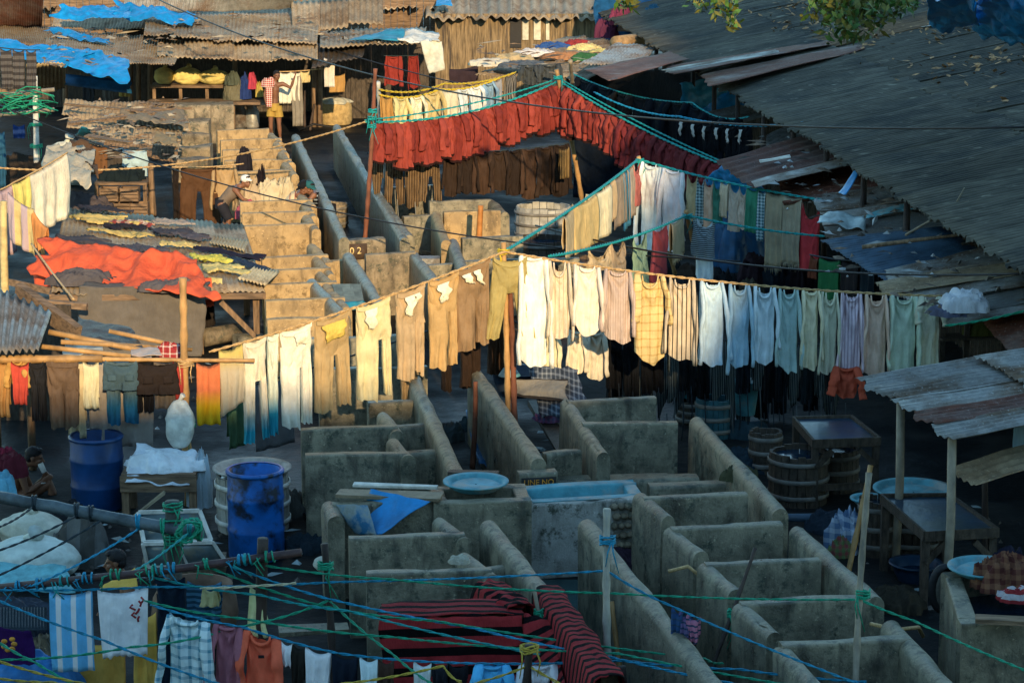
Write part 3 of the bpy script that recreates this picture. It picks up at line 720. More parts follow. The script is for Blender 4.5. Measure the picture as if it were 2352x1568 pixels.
# ---------------------------------------------------------------- ground and unseen blocks added behind the viewpoint to shade the yard
MB().grid(60, 60, lambda u, v: V(((u - .5) * 900 * (abs(u - .5) * 2 + .05), (v - .3) * 900 * (abs(v - .3) * 1.4 + .08), 0))).build('ground', GROUND, loc=(0, 0, 0)); tag(COL.objects['ground'], kind='structure')
def off_block(x0, x1, y0, y1, prof, label):
    t = thing('shade_block', label, 'shade caster', ((x0 + x1) / 2, y0, 0)); m = len(prof); mb = MB()
    vs = [V((x, y0, z)) for x, z in prof] + [V((x, y1, z)) for x, z in prof]
    mb.add(vs, [tuple(range(m)), tuple(range(m, 2 * m))[::-1]] + [(i, i + m, (i + 1) % m + m, (i + 1) % m) for i in range(m)]); mb.build('walls', CONP, t)
    return t
t = off_block(-70, 9.4, -20, -30, [(-70, 0), (-70, 16.1), (-30, 16.1), (3, 16.15), (6, 16.3), (9.4, 16.4), (9.4, 0)], 'unseen long block added behind the viewpoint shading the near yard')
t2 = off_block(9.4, 60, -20, -30, [(9.4, 0), (9.4, 16.4), (11.1, 16.8), (12.2, 18.6), (15.0, 24.2), (17.4, 26.7), (19.2, 27.6), (19.8, 25.1), (23.6, 24.7), (24.6, 29.6), (60, 30), (60, 0)], 'unseen stepped block added behind the viewpoint shading the right side')  # profile shaped to the shade edge; its notch lets sun onto the roof
MB().box((21.9, -24, 28.6), 6.4, 7, 3.6).build('shade_beam', CONP, t2)  # added beam closing the notch above, so only a sun patch passes
for k in range(14):
    MB().box((-60 + k * 5, -19.98, 7), 1.6, .1, 1.5).build('window', WATER, t)  # made-up windows on the unseen block
# ---------------------------------------------------------------- wash pens
def pt(x, y, h): p = at(x, y, h); return V((p.x, p.y, 0))
def pen(front, side, label, h=1.0, tf=.14, ts=.16, mat=None, stone=True, water=False, group='concrete wash pens', ext=0):
    mat = mat or CON_SHADE; a, b = pt(front[0], front[1], h), pt(front[2], front[3], h); off = V((0, tf / 2, 0)); a += off; b += off
    t = thing('wash_pen', label, 'wash pen', (a + b) / 2, group); sd = R.uniform(0, 30)
    wall_bm(MB(), a, b, h, tf, rnd=.38, seed=sd).build('front_wall', mat, t)
    if side:
        c, d = pt(side[0], side[1], h - .015), pt(side[2], side[3], h - .015)
        if ext: c = c + (c - d).normalized() * ext
        wall_bm(MB(), c, d, h - .015, ts, rnd=1, seed=sd + 4).build('side_wall', mat, t)
    if stone:
        m = (a + b) / 2 + A_AX * .45; MB().bar(V((m.x - .28, m.y, .35)), V((m.x + .28, m.y + .05, .42)), .5, .14, .03).build('flogging_stone', STONE, t)
    if water:
        q = (b - a) * .45; m = (a + b) / 2 + A_AX * .7; MB().add([m - q - A_AX * .5, m + q - A_AX * .5, m + q + A_AX * .5, m - q + A_AX * .5], [(0, 1, 2, 3)]).build('water', WATER, t)
    return t
def lwall(x0, y0, x1, y1, h, label, t=.175, mat=None, group=None, ext=(0, 0)):
    a, b = pt(x0, y0, h), pt(x1, y1, h); d = (b - a).normalized(); a -= d * ext[0]; b += d * ext[1]
    o = wall_bm(MB(), a, b, h, t, rnd=1, seed=R.uniform(0, 30)).build('aisle_wall', mat or CON_SHADE); return tag(o, label, 'low wall', group)
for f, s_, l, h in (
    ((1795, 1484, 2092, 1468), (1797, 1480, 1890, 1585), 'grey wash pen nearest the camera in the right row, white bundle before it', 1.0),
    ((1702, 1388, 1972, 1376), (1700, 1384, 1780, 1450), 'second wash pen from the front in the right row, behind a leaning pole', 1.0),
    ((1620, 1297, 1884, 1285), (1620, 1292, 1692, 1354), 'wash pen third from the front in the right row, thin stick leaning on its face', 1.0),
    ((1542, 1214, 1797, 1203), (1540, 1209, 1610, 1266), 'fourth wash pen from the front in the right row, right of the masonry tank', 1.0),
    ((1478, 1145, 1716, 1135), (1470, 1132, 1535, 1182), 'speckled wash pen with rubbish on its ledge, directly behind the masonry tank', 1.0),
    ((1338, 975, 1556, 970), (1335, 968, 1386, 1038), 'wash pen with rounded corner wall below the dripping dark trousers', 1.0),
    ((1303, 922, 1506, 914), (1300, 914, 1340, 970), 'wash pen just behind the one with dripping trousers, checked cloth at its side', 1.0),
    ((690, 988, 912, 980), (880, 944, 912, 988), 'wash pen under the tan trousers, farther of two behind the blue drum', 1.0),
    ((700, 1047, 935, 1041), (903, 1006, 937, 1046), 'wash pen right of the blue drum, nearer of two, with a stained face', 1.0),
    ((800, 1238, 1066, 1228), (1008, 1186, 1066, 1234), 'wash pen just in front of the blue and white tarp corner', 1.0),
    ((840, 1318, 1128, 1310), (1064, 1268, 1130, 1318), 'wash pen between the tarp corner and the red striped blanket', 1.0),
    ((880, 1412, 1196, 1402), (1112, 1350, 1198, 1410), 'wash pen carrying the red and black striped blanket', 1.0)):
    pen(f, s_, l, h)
for f, l in (((845, 924, 978, 917), 'short cross wall behind the tan trousers'), ((908, 977, 1000, 972), 'short mossy cross wall left of the leaning aisle wall'),
             ((935, 1037, 1010, 1031), 'short cross wall right of the drum pen'), ((1112, 1304, 1168, 1297), 'small ledge beside the long aisle wall near the blanket'),
             ((1250, 1038, 1330, 1030), 'cross wall beside the broken planks in the middle aisle')):
    a, b = pt(f[0], f[1], .85), pt(f[2], f[3], .85); o = wall_bm(MB(), a, b, .85, .16, rnd=.6, seed=R.uniform(0, 9)).build('cross_wall', CON_SHADE); tag(o, l, 'low wall')
a, b = pt(1280, 1098, .6), pt(1602, 1090, .6); tag(wall_bm(MB(), a, b, .6, .3, rnd=.4, seed=3).build('ledge_wall', CON_SHADE), 'long flat ledge right of the painted number stone', 'low wall')
a, b = pt(1490, 1112, .7), pt(1700, 1106, .7); tag(wall_bm(MB(), a, b, .7, .2, rnd=.4, seed=6).build('ledge_wall', CON_SHADE), 'ledge littered with rubbish behind the speckled pen', 'low wall')
for x0, y0, x1, y1, l, e in (
    (1122, 1195, 1290, 1400, 'long rounded aisle wall running down to the red blanket', (0, 1.6)),
    (1348, 1192, 1650, 1568, 'long rounded aisle wall right of the dark green water channel', (0, 1.0)),
    (1118, 882, 1238, 1052, 'rounded aisle wall below the brown trousers beside the twin bamboo poles', (1, 0)),
    (970, 902, 1050, 1080, 'bluish rounded aisle wall left of the rusty stake', (1, 0)),
    (1622, 980, 1792, 1166, 'bluish outer aisle wall right of the dripping dark clothes', (.5, 0)),
    (1868, 1240, 1985, 1345, 'outer aisle wall behind the right row of pens', (.5, .3)),
    (2062, 1440, 2180, 1568, 'outer aisle wall at the lower right corner', (.2, .8)),
    (688, 328, 790, 545, 'far aisle wall on the sunlit side behind the single bamboo pole', (1.5, 0)),
    (785, 305, 930, 546, 'far aisle wall behind the red tunics pole', (1.5, 0)),
    (862, 430, 940, 540, 'aisle wall under the striped trousers by the stave vats', (1.5, 0)),
    (800, 580, 872, 690, 'dark aisle wall left of the brown stained pen', (0, .6)),
    (950, 578, 1005, 645, 'aisle wall right of the brown stained pen', (0, .6)),
    (1040, 548, 1062, 605, 'short aisle wall left of the shaded vats in the middle', (0, .5)),
    (716, 640, 792, 720, 'aisle wall at the end of the golden pens', (0, 0))):
    lwall(x0, y0, x1, y1, 1.0, l, ext=e)
# sunlit pens going back on the left
for f, s_, l in (
    ((497, 300, 616, 295), None, 'farthest sunlit wash pen below the man in yellow shorts'),
    ((505, 323, 645, 318), (622, 305, 645, 326), 'second farthest sunlit wash pen of the left row'),
    ((510, 346, 655, 342), (634, 326, 656, 350), 'third farthest sunlit wash pen, a dark coat on its edge'),
    ((515, 370, 668, 366), (646, 348, 669, 374), 'fourth farthest sunlit wash pen of the left row'),
    ((520, 395, 674, 390), (654, 372, 678, 400), 'sunlit wash pen right behind the workers with bundles'),
    ((550, 464, 716, 459), (692, 444, 718, 470), 'sunlit wash pen in front of the workers with bundles'),
    ((555, 490, 720, 486), (700, 466, 722, 496), 'sunlit wash pen behind the tall golden face'),
    ((560, 520, 722, 514), (704, 494, 726, 524), 'sunlit wash pen with a tall golden face'),
    ((600, 592, 752, 586), (716, 560, 756, 600), 'sunlit wash pen below the tall golden face'),
    ((603, 622, 758, 616), (724, 588, 762, 628), 'sunlit wash pen beside the blue jeans laid out to dry'),
    ((604, 655, 772, 648), (734, 622, 778, 664), 'sunlit wash pen behind the drying platform corner'),
    ((608, 692, 790, 684), (748, 650, 796, 704), 'sunlit wash pen next to the wooden bench end'),
    ((612, 735, 800, 728), None, 'half shaded wash pen just behind the golden rope')):
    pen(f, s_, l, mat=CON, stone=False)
for f, s_, l, h, m in (
    ((985, 463, 1126, 458), (1126, 456, 1160, 486), 'shaded wash pen under the brown shirts', 1.0, CON_SHADE),
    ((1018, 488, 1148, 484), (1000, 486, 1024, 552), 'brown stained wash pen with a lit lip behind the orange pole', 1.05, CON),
    ((925, 498, 990, 494), None, 'small shaded wash pen left of the brown one', .9, CON_SHADE),
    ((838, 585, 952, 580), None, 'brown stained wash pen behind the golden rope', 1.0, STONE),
    ((1062, 600, 1330, 594), None, 'shaded pen left of the small seated figure', .9, CON_SHADE),
    ((1060, 548, 1200, 542), None, 'low shaded wash pen behind the vats', .9, CON_SHADE),
    ((960, 612, 1040, 606), None, 'little shaded pen behind the khaki trousers', .85, CON_SHADE),
    ((895, 430, 1010, 425), None, 'far shaded pen under the striped trousers', .9, CON_SHADE),
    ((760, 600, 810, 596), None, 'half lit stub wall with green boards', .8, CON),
    ((700, 780, 960, 770), None, 'shaded pen hidden behind the khaki trousers', .95, CON_SHADE),
    ((730, 850, 980, 842), None, 'second shaded pen behind the cream trousers', .95, CON_SHADE)):
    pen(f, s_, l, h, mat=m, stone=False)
# twin tank, cyan tank, lids
def tank(A, B, C, D, h, t, mats, label, cat='tank', water=.7, wm=None):
    """A B front, C D back top corners"""
    A, B, C, D = [V((p.x, p.y, 0)) for p in (A, B, C, D)]; th = thing('stone_tank', label, cat, (A + B + C + D) / 4)
    for nm, p, q, m in (('front_wall', A, B, mats[0]), ('side_wall', B, C, mats[1]), ('back_wall', C, D, mats[1]), ('side_wall', D, A, mats[1])):
        d = (q - p).normalized() * (t / 2 if nm == 'side_wall' else -t / 2)
        wall_bm(MB(), p - d * (-1 if nm != 'side_wall' else -1), q - d, h if nm != 'side_wall' else h - .004, t, rnd=.3, seed=R.uniform(0, 9)).build(nm, m, th)
    MB().add([V((p.x, p.y, h * water)) for p in (A, B, C, D)], [(0, 1, 2, 3)]).build('water', wm or WATER, th)
    return th
tank(at(1012, 1150, 1.0), at(1203, 1146, 1.0), at(1190, 1114, 1.0), at(1002, 1118, 1.0), 1.0, .15, (CON_SHADE, CON_SHADE), 'weathered concrete tank under the round cyan basin', water=.8)
tank(at(1215, 1156, .8), at(1470, 1141, .8), at(1442, 1106, .8), at(1192, 1120, .8), .8, .15, (CONP, CYANP), 'limewashed tank with cyan insides and a broken masonry corner', water=.86, wm=plain('cyan painted water', (.06, .42, .52), .3, .25, 3, .1, 6))
MB().bar(at(1222, 1156, .803) + V((0, .08, 0)), at(1464, 1142, .803) + V((0, .08, 0)), .11, .012, .004).build('painted_rim', CYANP, [o for o in COL.objects if o.get('label', '').startswith('limewashed tank')][0])
pen((762, 1158, 1010, 1152), (756, 1150, 772, 1185), 'concrete pen with loose planks and a tarp corner over it', 1.0, stone=False)
# broken masonry corner of the cyan tank: rough stones proud of its face
t = thing('masonry_pier', 'broken pier of bare rubble stones at the cyan tank corner', 'masonry', pt(1430, 1180, .6))
c0, c1 = at(1372, 1148, .8), at(1472, 1142, .8)
for r_ in range(6):
    for k in range(6):
        u = (k + .5 + (.25 if r_ % 2 else -.1)) / 6.3; p = c0.lerp(c1, u); z = .74 - r_ * .105
        if u < .25 + r_ * .06: continue
        ell(MB(), V((p.x + R.uniform(-.01, .01), p.y - .085 + R.uniform(-.01, .01), z)), R.uniform(.035, .05), .05, R.uniform(.032, .044), 9, 6).build('rubble_stone', STONE, t)
# water channel between the two long walls
g = MB().add([pt(1200, 1300, .0) if False else at(1225, 1330, .03), at(1350, 1330, .03), at(1640, 1700, .03), at(1370, 1700, .03)], [(0, 1, 2, 3)]).build('water_channel', plain('dark green water', (.008, .05, .055), .25, .3, 1.5, .1, 4)); tag(g, kind='structure')
# painted number stone
t = thing('number_stone', 'dark stone painted with orange row lettering by the bamboo poles', 'sign', pt(1235, 1115, .9))
a, b = pt(1190, 1082, .9), pt(1277, 1078, .9)
wall_bm(MB(), a, b, .9, .2, rnd=.3, seed=2).build('stone', CON_SHADE, t)
def text(s, p, size, mat, parent, ax=V((1, 0, 0)), rx=PI / 2, name='lettering', al='LEFT'):
    cu = bpy.data.curves.new(name, 'FONT'); cu.body = s; cu.size = size; cu.extrude = .002; cu.align_x = al
    o = bpy.data.objects.new('tmp', cu); COL.objects.link(o); dg = bpy.context.evaluated_depsgraph_get(); dg.update()
    me = bpy.data.meshes.new_from_object(o.evaluated_get(dg)); bpy.data.objects.remove(o); me.materials.clear(); me.materials.append(mat)
    yaw = math.atan2(ax.y, ax.x); me.transform(Matrix.Translation(V(p) - V(parent['_w'] if '_w' in parent else parent.location)) @ Matrix.Rotation(yaw, 4, 'Z') @ Matrix.Rotation(rx, 4, 'X'))
    o = bpy.data.objects.new(name, me); COL.objects.link(o); o.parent = parent; return o
OP = plain('orange letter paint', (.62, .26, .03), .7, .4, 14, 0); BP = plain('black sign paint', (.018, .017, .016), .7, .3, 9, .2, 30)
n = V((b - a).normalized()); fy = V((n.y, -n.x, 0)); fa = a + fy * .106; fb = b + fy * .106
MB().slab(1, 1, lambda u, v: fa.lerp(fb, .04 + .92 * u) + V((0, 0, .60 + .25 * v)), .003, fy).build('painted_panel', BP, t)
text('LINE NO.', fa.lerp(fb, .10) + V((0, 0, .77)) + fy * .006, .085, OP, t, n)
text('7 : 46', fa.lerp(fb, .16) + V((0, 0, .675)) + fy * .006, .085, OP, t, n)
# ---------------------------------------------------------------- the golden rope across the middle
YL, YC, YR = gy(1160), gy(1090), 29.5
apx = aty(1158, 578, YC)
L1 = Line([aty(480, 808, YL), apx, aty(2165, 680, YR)], [.06, .10])
L1.rope('golden rope sagging across the middle of the yard', RT, .016, True)
for p, q, l in (((1168, 1092), (1156, 556), 'left one of the twin bamboo poles holding up the golden rope'), ((1182, 1096), (1170, 640), 'right one of the twin bamboo poles, shorter, under the golden rope')):
    a = at(*p) + V((0, .22, 0)); pole('bamboo_pole', a, aty(q[0], q[1], a.y - (.1 if p[0] < 1175 else 0)), .038, BAMB if p[0] < 1175 else RUSTP, l, ties=[(.96, RGY)] if p[0] < 1175 else None, r2=.03)
a = at(435, 1160); pole('bamboo_pole', a, aty(420, 638, a.y), .05, BAMB, 'tall bamboo pole left of the drying orange cloth, white bag tied to it', ties=[(.36, RG), (.63, RT)])
a = at(1085, 1075); pole('stake', a, aty(1092, 876, a.y), .035, RUSTP, 'rusty red stake in the middle aisle', 'stake', nodes=False)
kh = lambda h, **k: cloth(h, **k)
G1 = 'clothes on the golden rope'
def tr(x0, x1, yb, col, label, line=L1, group=G1, **k):
    return hang('trousers', line, x0, x1, yb, cloth(col) if isinstance(col, str) else col, label, group, **k)
def sh(x0, x1, yb, col, label, line=L1, group=G1, **k):
    return hang('shirt', line, x0, x1, yb, cloth(col) if isinstance(col, str) else col, label, group, **k)
hang('towel', L1, 503, 556, 955, cloth('C9B04A', fade=hexc('B0A690'), fz=-.2), 'greyish cloth with slanting hem beside the orange towel', G1, lift=.12, back=.6)
tr(557, 612, 1018, cloth('D9CFB4', fade=hexc('2F9FB4'), fz=-.98), 'white jeans with blue shade painted low on the leg, leftmost on the golden rope', rw=.3, spread=.03)  # lower leg coloured as the blue shade below the light edge
tr(610, 638, 1000, cloth('CFD8C4', fade=hexc('2F9FB4'), fz=-.85), 'narrow white trousers with blue shade painted at the cuff between two white jeans', legs=1, lw=.9, dy=.06)  # same blue shade painted into the cloth
tr(640, 718, 985, 'E2DCC6', 'plain white jeans hung left of the yellow waisted khakis', rw=.34, lw=.62, lining=[(.1, .45, .12)])
tr(718, 806, 945, cloth('B89A62'), 'khaki trousers with bright yellow waist lining', rw=.42, lw=.55, spread=.03, lining=[(0, .7, .2)], lmat=cloth('D8B82A'))
tr(815, 898, 920, 'D8C88E', 'pale cream trousers with a white pocket turned out', rw=.26, lw=.68, spread=.02, lining=[(-.08, .36, .2)])
tr(905, 978, 870, 'BC9E70', 'tan trousers with a crumpled white pocket, right of the cream pair', rw=.34, lw=.68, lining=[(-.1, .34, .22), (.15, .2, .1)])
tr(980, 1055, 847, 'C09A58', 'golden tan trousers with a white pocket flap', rw=.3, lw=.68, lining=[(-.05, .4, .2)])
tr(1043, 1128, 802, '98784F', 'brown trousers just left of the khaki pair at the top of the golden rope', rw=.42, lw=.6, lining=[(-.2, .26, .16), (.1, .2, .22)])
tr(1128, 1214, 782, cloth('AC9A50'), 'yellow khaki trousers with spread legs at the top of the golden rope', rw=.5, lw=.52, spread=.14, sag=.08)
sh(1192, 1258, 835, 'F0EADA', 'bright white shirt, first one right of the khaki trousers', bw=.85, sag=.03)
sh(1255, 1312, 770, cloth('DCCBAC', 'v', 'C9B594', .05, .3), 'cream shirt with faint stripes and a deep sagging neck', sag=.22)
sh(1312, 1384, 752, 'E4D8C4', 'off white shirt with a rounded tail, third shirt from the rope top', hem=.12, sag=.08)
sh(1382, 1456, 780, cloth('C8B2A2', 'v', 'B89E90', .03, .4), 'pinkish grey shirt with long sleeves left of the yellow plaid', sag=.07)
sh(1452, 1532, 822, cloth('D8BC72', 'c', 'B98E35', .1, .18), 'yellow plaid shirt with a deep neck and rounded tail', sag=.20, hem=.10, sleeve=.62)
sh(1530, 1602, 818, cloth('CDBB9C', 'v', '25211E', .055, .22), 'cream shirt with bold black stripes right of the yellow plaid', sag=.14)
BOOST = 1.35
sh(1603, 1668, 835, 'A9C4D2', 'pale blue shirt right of the black striped one', sag=.09)
sh(1670, 1727, 835, cloth('8FB3C4'), 'sky blue shirt with paler sleeves, second of the blue shirts', sag=.15)
sh(1727, 1785, 830, cloth('B4C6CC'), 'whitish blue shirt with tapering sleeves, third of the blue shirts', sag=.16)
sh(1785, 1838, 848, '93B0AC', 'pale teal shirt left of the two cream shirts', sag=.14)
sh(1838, 1886, 842, 'C4BC98', 'cream beige shirt right of the pale teal one', sag=.06)
sh(1884, 1928, 858, 'B4B59A', 'greenish beige shirt left of the lavender pink one', sag=.2)
sh(1928, 1984, 850, cloth('C6B2BC', 'v', 'B59CAA', .04, .4), 'lavender pink shirt left of the peach one', sag=.11)
sh(1984, 2042, 864, 'C9A88E', 'peach shirt between lavender and pale green', sag=.17)
sh(2040, 2112, 852, 'AFC0A6', 'pale mint green shirt, last but one on the right', sag=.12, hem=.06)
sh(2108, 2176, 838, 'C0BD9E', 'pale beige short sleeved shirt at the right end of the golden rope', sag=.10, sleeve=.34, hem=.10)
BOOST = 1.0
# second row behind
L2 = Line([aty(500, 905, YL + 1.3), aty(1150, 700, YC + 1.4), aty(1185, 740, YC + 1.4), aty(1990, 792, YR + 1.3)], [.05, .02, .06])
L2.rope('dark rope hidden behind the shirts of the golden rope', RK, .012)
G2 = 'clothes on the row behind the golden rope'
hang('towel', L2, 520, 560, 1030, cloth('4F7A58'), 'green cloth low behind the leftmost white jeans', G2)
hang('towel', L2, 585, 672, 1030, cloth('6E747C'), 'grey sheet low behind the white jeans', G2)
tr(918, 966, 925, cloth('A88B5C', 'v', '4A3A24', .018, .4), 'striped tan trouser leg showing under the tan trousers', L2, G2, legs=1, lw=.9)
tr(1012, 1040, 902, '2A1F18', 'dark brown trousers under the golden tan pair', L2, G2, legs=1, lw=.9)
tr(1055, 1110, 892, '33241A', 'dark trousers behind the brown pair', L2, G2)
tr(1118, 1165, 862, '4A3220', 'chocolate brown trousers behind the spread khaki legs', L2, G2)
for x0, x1, yb, c, l in ((1205, 1245, 838, 'E2D9B8', 'cream sleeve shirt behind the bright white shirt'), (1245, 1285, 862, 'D8CDA6', 'cream shirt hanging lower under the faint striped shirt'),
                         (1300, 1345, 850, 'DCD0B4', 'off white shirt tail below the rounded shirt'), (1345, 1392, 868, 'D2C6AC', 'crumpled cream shirt above the checked cloth')):
    sh(x0, x1, yb, c, l, L2, G2, sag=.05)
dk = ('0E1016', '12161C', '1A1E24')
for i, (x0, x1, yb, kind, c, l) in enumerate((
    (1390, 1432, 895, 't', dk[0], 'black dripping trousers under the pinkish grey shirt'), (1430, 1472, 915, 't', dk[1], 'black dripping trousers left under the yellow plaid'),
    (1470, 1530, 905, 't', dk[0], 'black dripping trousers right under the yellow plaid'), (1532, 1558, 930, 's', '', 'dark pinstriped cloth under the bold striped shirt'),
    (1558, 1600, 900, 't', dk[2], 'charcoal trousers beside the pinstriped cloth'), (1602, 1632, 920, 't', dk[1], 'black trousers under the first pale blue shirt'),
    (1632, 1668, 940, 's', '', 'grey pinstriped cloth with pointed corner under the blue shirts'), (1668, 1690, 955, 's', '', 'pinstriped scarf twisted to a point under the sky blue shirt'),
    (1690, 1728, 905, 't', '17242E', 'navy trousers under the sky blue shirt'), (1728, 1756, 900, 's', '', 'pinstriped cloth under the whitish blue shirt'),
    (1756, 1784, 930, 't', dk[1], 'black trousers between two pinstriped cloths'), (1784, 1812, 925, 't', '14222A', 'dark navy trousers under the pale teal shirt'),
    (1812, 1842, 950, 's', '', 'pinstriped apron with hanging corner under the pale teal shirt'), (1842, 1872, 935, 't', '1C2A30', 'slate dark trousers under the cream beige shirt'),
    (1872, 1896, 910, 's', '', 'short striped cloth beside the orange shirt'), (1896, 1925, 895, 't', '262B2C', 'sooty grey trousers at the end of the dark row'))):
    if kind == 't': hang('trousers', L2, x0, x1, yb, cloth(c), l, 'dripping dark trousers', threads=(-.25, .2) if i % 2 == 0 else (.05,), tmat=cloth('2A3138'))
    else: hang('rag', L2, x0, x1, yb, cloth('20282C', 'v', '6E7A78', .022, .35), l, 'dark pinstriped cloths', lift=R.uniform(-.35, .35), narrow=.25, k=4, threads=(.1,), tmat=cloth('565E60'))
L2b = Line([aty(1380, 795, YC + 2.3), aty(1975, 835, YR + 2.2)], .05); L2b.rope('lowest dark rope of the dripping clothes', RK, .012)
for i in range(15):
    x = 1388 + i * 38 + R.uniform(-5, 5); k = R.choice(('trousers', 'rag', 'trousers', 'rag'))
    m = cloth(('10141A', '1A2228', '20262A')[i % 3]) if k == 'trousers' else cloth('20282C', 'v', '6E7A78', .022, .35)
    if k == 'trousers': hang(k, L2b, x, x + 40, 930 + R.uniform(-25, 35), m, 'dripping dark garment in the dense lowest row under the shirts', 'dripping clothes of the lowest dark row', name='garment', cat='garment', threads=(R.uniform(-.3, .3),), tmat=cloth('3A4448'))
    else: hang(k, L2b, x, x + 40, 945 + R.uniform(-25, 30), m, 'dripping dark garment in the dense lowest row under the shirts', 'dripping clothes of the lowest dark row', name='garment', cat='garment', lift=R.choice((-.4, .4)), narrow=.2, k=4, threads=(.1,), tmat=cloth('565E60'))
# low front-left row on the horizontal bamboo rail
ra, rb = aty(-20, 825, 27.2), aty(585, 828, 27.4)
L3 = Line([ra, rb], .01)
pole('bamboo_rail', ra, aty(235, 823, 27.3), .05, BAMB, 'thick horizontal bamboo rail at the left edge carrying brown trousers', 'rail')
pole('bamboo_rail', aty(180, 824, 27.35), rb, .026, BAMB, 'thin horizontal bamboo rail carrying the denim and the orange towel', 'rail')
G3 = 'clothes on the left bamboo rail'
hang('towel', L3, -8, 22, 960, cloth('B9812F'), 'ochre cloth at the very left of the bamboo rail', G3)
hang('shirt', L3, 18, 62, 875, cloth('C8922E'), 'ochre yellow shirt at the left of the bamboo rail', G3, sleeve=.3)
hang('rag', L3, 28, 70, 930, cloth('C8381C'), 'small red cloth under the ochre shirt', G3, dy=-.1, narrow=.3)
tr(66, 104, 970, '25262B', 'dark trousers between the red cloth and the brown trousers', L3, G3)
tr(105, 186, 987, '6E5640', 'brown corduroy trousers on the left bamboo rail', L3, G3, lw=.5, sag=.02, spread=-.02, dy=-.06)
hang('towel', L3, 140, 184, 1010, cloth('C8B68C'), 'cream cloth hanging low behind the brown trousers', G3, dy=.25)
hang('towel', L3, 190, 226, 940, cloth('D9CC9A'), 'narrow cream strip left of the denim', G3)
hang('sheet', L3, 190, 340, 1030, cloth('A39A90'), 'wide pale grey sheet hanging low behind the denim', G3, dy=.3, k=12)
hang('shorts', L3, 238, 322, 895, cloth('3E5A66'), 'denim skirt with pockets folded over the bamboo rail', G3, name='denim_shorts', pockets=True, dy=-.08)
tr(236, 318, 976, cloth('4C6672', fade=hexc('1E5A78'), fz=-.45), 'denim jeans hanging under the folded denim', L3, G3, dy=.05, lw=.45)
hang('shorts', L3, 316, 412, 905, cloth('2E2420'), 'dark brown shorts right of the denim', G3, pockets=True, dy=-.07)
tr(290, 350, 950, '1A1A1F', 'black trousers half hidden between denim and dark shorts', L3, G3, dy=.12)
hang('towel', L3, 350, 405, 940, cloth('6B6157'), 'grey cloth with yellow hem below the dark shorts', G3, dy=.1)
hang('rag', L3, 398, 420, 935, cloth('B82F22'), 'red scarf hanging beside the bamboo pole', G3, narrow=.4)
hang('towel', L3, 452, 506, 978, cloth('D86A22', fade=hexc('D8A81C'), fz=-.42), 'orange towel with a crumpled yellow end', G3, fold=.05, dy=-.06)
a = L3.px(412); sack(a + V((0, -.12, -.98)), .17, .13, .55, plain('clear plastic bag', (.55, .56, .50), .35, .25, 8, .6, 20), 'white plastic bag of clothes tied to the bamboo pole', None, 'plastic_bag', 'bag')
# ---------------------------------------------------------------- the line of white and coloured clothes, middle right
YA = gy(690)
ap = aty(1466, 366, YA); L4 = Line([aty(1163, 574, YC + .05), ap, aty(1905, 462, YA - 2.2), aty(2215, 458, YA - 3)], [.05, .06, .02])
L4.rope('turquoise rope of the white and coloured clothes', RC, .02, True)
pole('bamboo_pole', at(1552, 640, .0) + V((0, -1, 0)), ap + V((0, -.05, .05)), .035, BAMB, 'leaning bamboo pole in front of the blue white shirts', ties=[(.97, RC)])
BOOST = 1.55
G4 = 'clothes on the turquoise rope in the middle'
hang('rag', L4, 1284, 1330, 588, cloth('B39C6E'), 'tan cloth lowest on the turquoise rope, leftmost', G4, lift=.0, back=.7)
hang('towel', L4, 1325, 1362, 572, cloth('BFA25E'), 'golden beige cloth second from the left on the turquoise rope', G4)
hang('towel', L4, 1360, 1392, 550, cloth('CDBE94'), 'cream cloth third from the left on the turquoise rope', G4)
for x0, x1, yb, c, l in ((1390, 1410, 510, 'B89A6A', 'narrow tan undershirt left of the grey brown cloths'), (1408, 1432, 520, '8E7D68', 'grey brown cloth beside the narrow tan undershirt'),
                         (1428, 1446, 525, '2E7FA0', 'bright blue strip between grey brown cloths'), (1440, 1456, 500, 'A08F78', 'beige brown rag right of the bright blue strip')):
    hang('towel', L4, x0, x1, yb, cloth(c), l, G4, fold=.03)
hang('vest', L4, 1452, 1474, 470, cloth('A8564E'), 'faded red vest left of the blue white shirts', G4)
sh(1472, 1522, 575, cloth('B9D2E2'), 'long pale blue kurta left of its whiter twin', L4, G4, sag=.1)
sh(1520, 1576, 570, cloth('C4DCEC'), 'long blue white kurta behind the leaning bamboo pole', L4, G4, sag=.06)
for x0, x1, yb, c, l in ((1578, 1602, 505, cloth('A89668'), 'olive beige undershirt right of the long kurtas'), (1600, 1618, 515, cloth('8FA8A8', 'c', '2A5A60', .05, .5), 'teal checked cloth right of the olive undershirt'),
                         (1616, 1640, 535, cloth('B89678'), 'pinkish beige vest left of the first green cloth'), (1638, 1658, 510, cloth('2A6E58'), 'green cloth left of the beige vests'),
                         (1656, 1674, 500, cloth('B0A080'), 'sand coloured rag between green and beige'), (1674, 1700, 530, cloth('A89A86'), 'greyish beige vest in the middle of the coloured row'),
                         (1698, 1716, 525, cloth('B09E88'), 'pale brown vest left of the second green cloth'), (1716, 1742, 535, cloth('1F7A5C'), 'emerald green cloth left of the teal checks'),
                         (1742, 1760, 555, cloth('9CB4B8', 'c', '1E6A78', .05, .5), 'blue checked cloth right of the emerald one')):
    hang('vest' if 'vest' in l or 'undershirt' in l else 'towel', L4, x0, x1, yb, c, l, G4)
hang('towel', L4, 1760, 1800, 615, cloth('8E8468'), 'fringed khaki towel, left one of two', G4, fringe=True, k=10)
hang('towel', L4, 1800, 1842, 608, cloth('948A70'), 'fringed khaki towel, right one, beside the red vest', G4, fringe=True, k=10)
hang('vest', L4, 1838, 1886, 620, cloth('B8202A'), 'bright red vest with long straps', G4, sag=.45, fringe=True)
YB = YA - 2.0
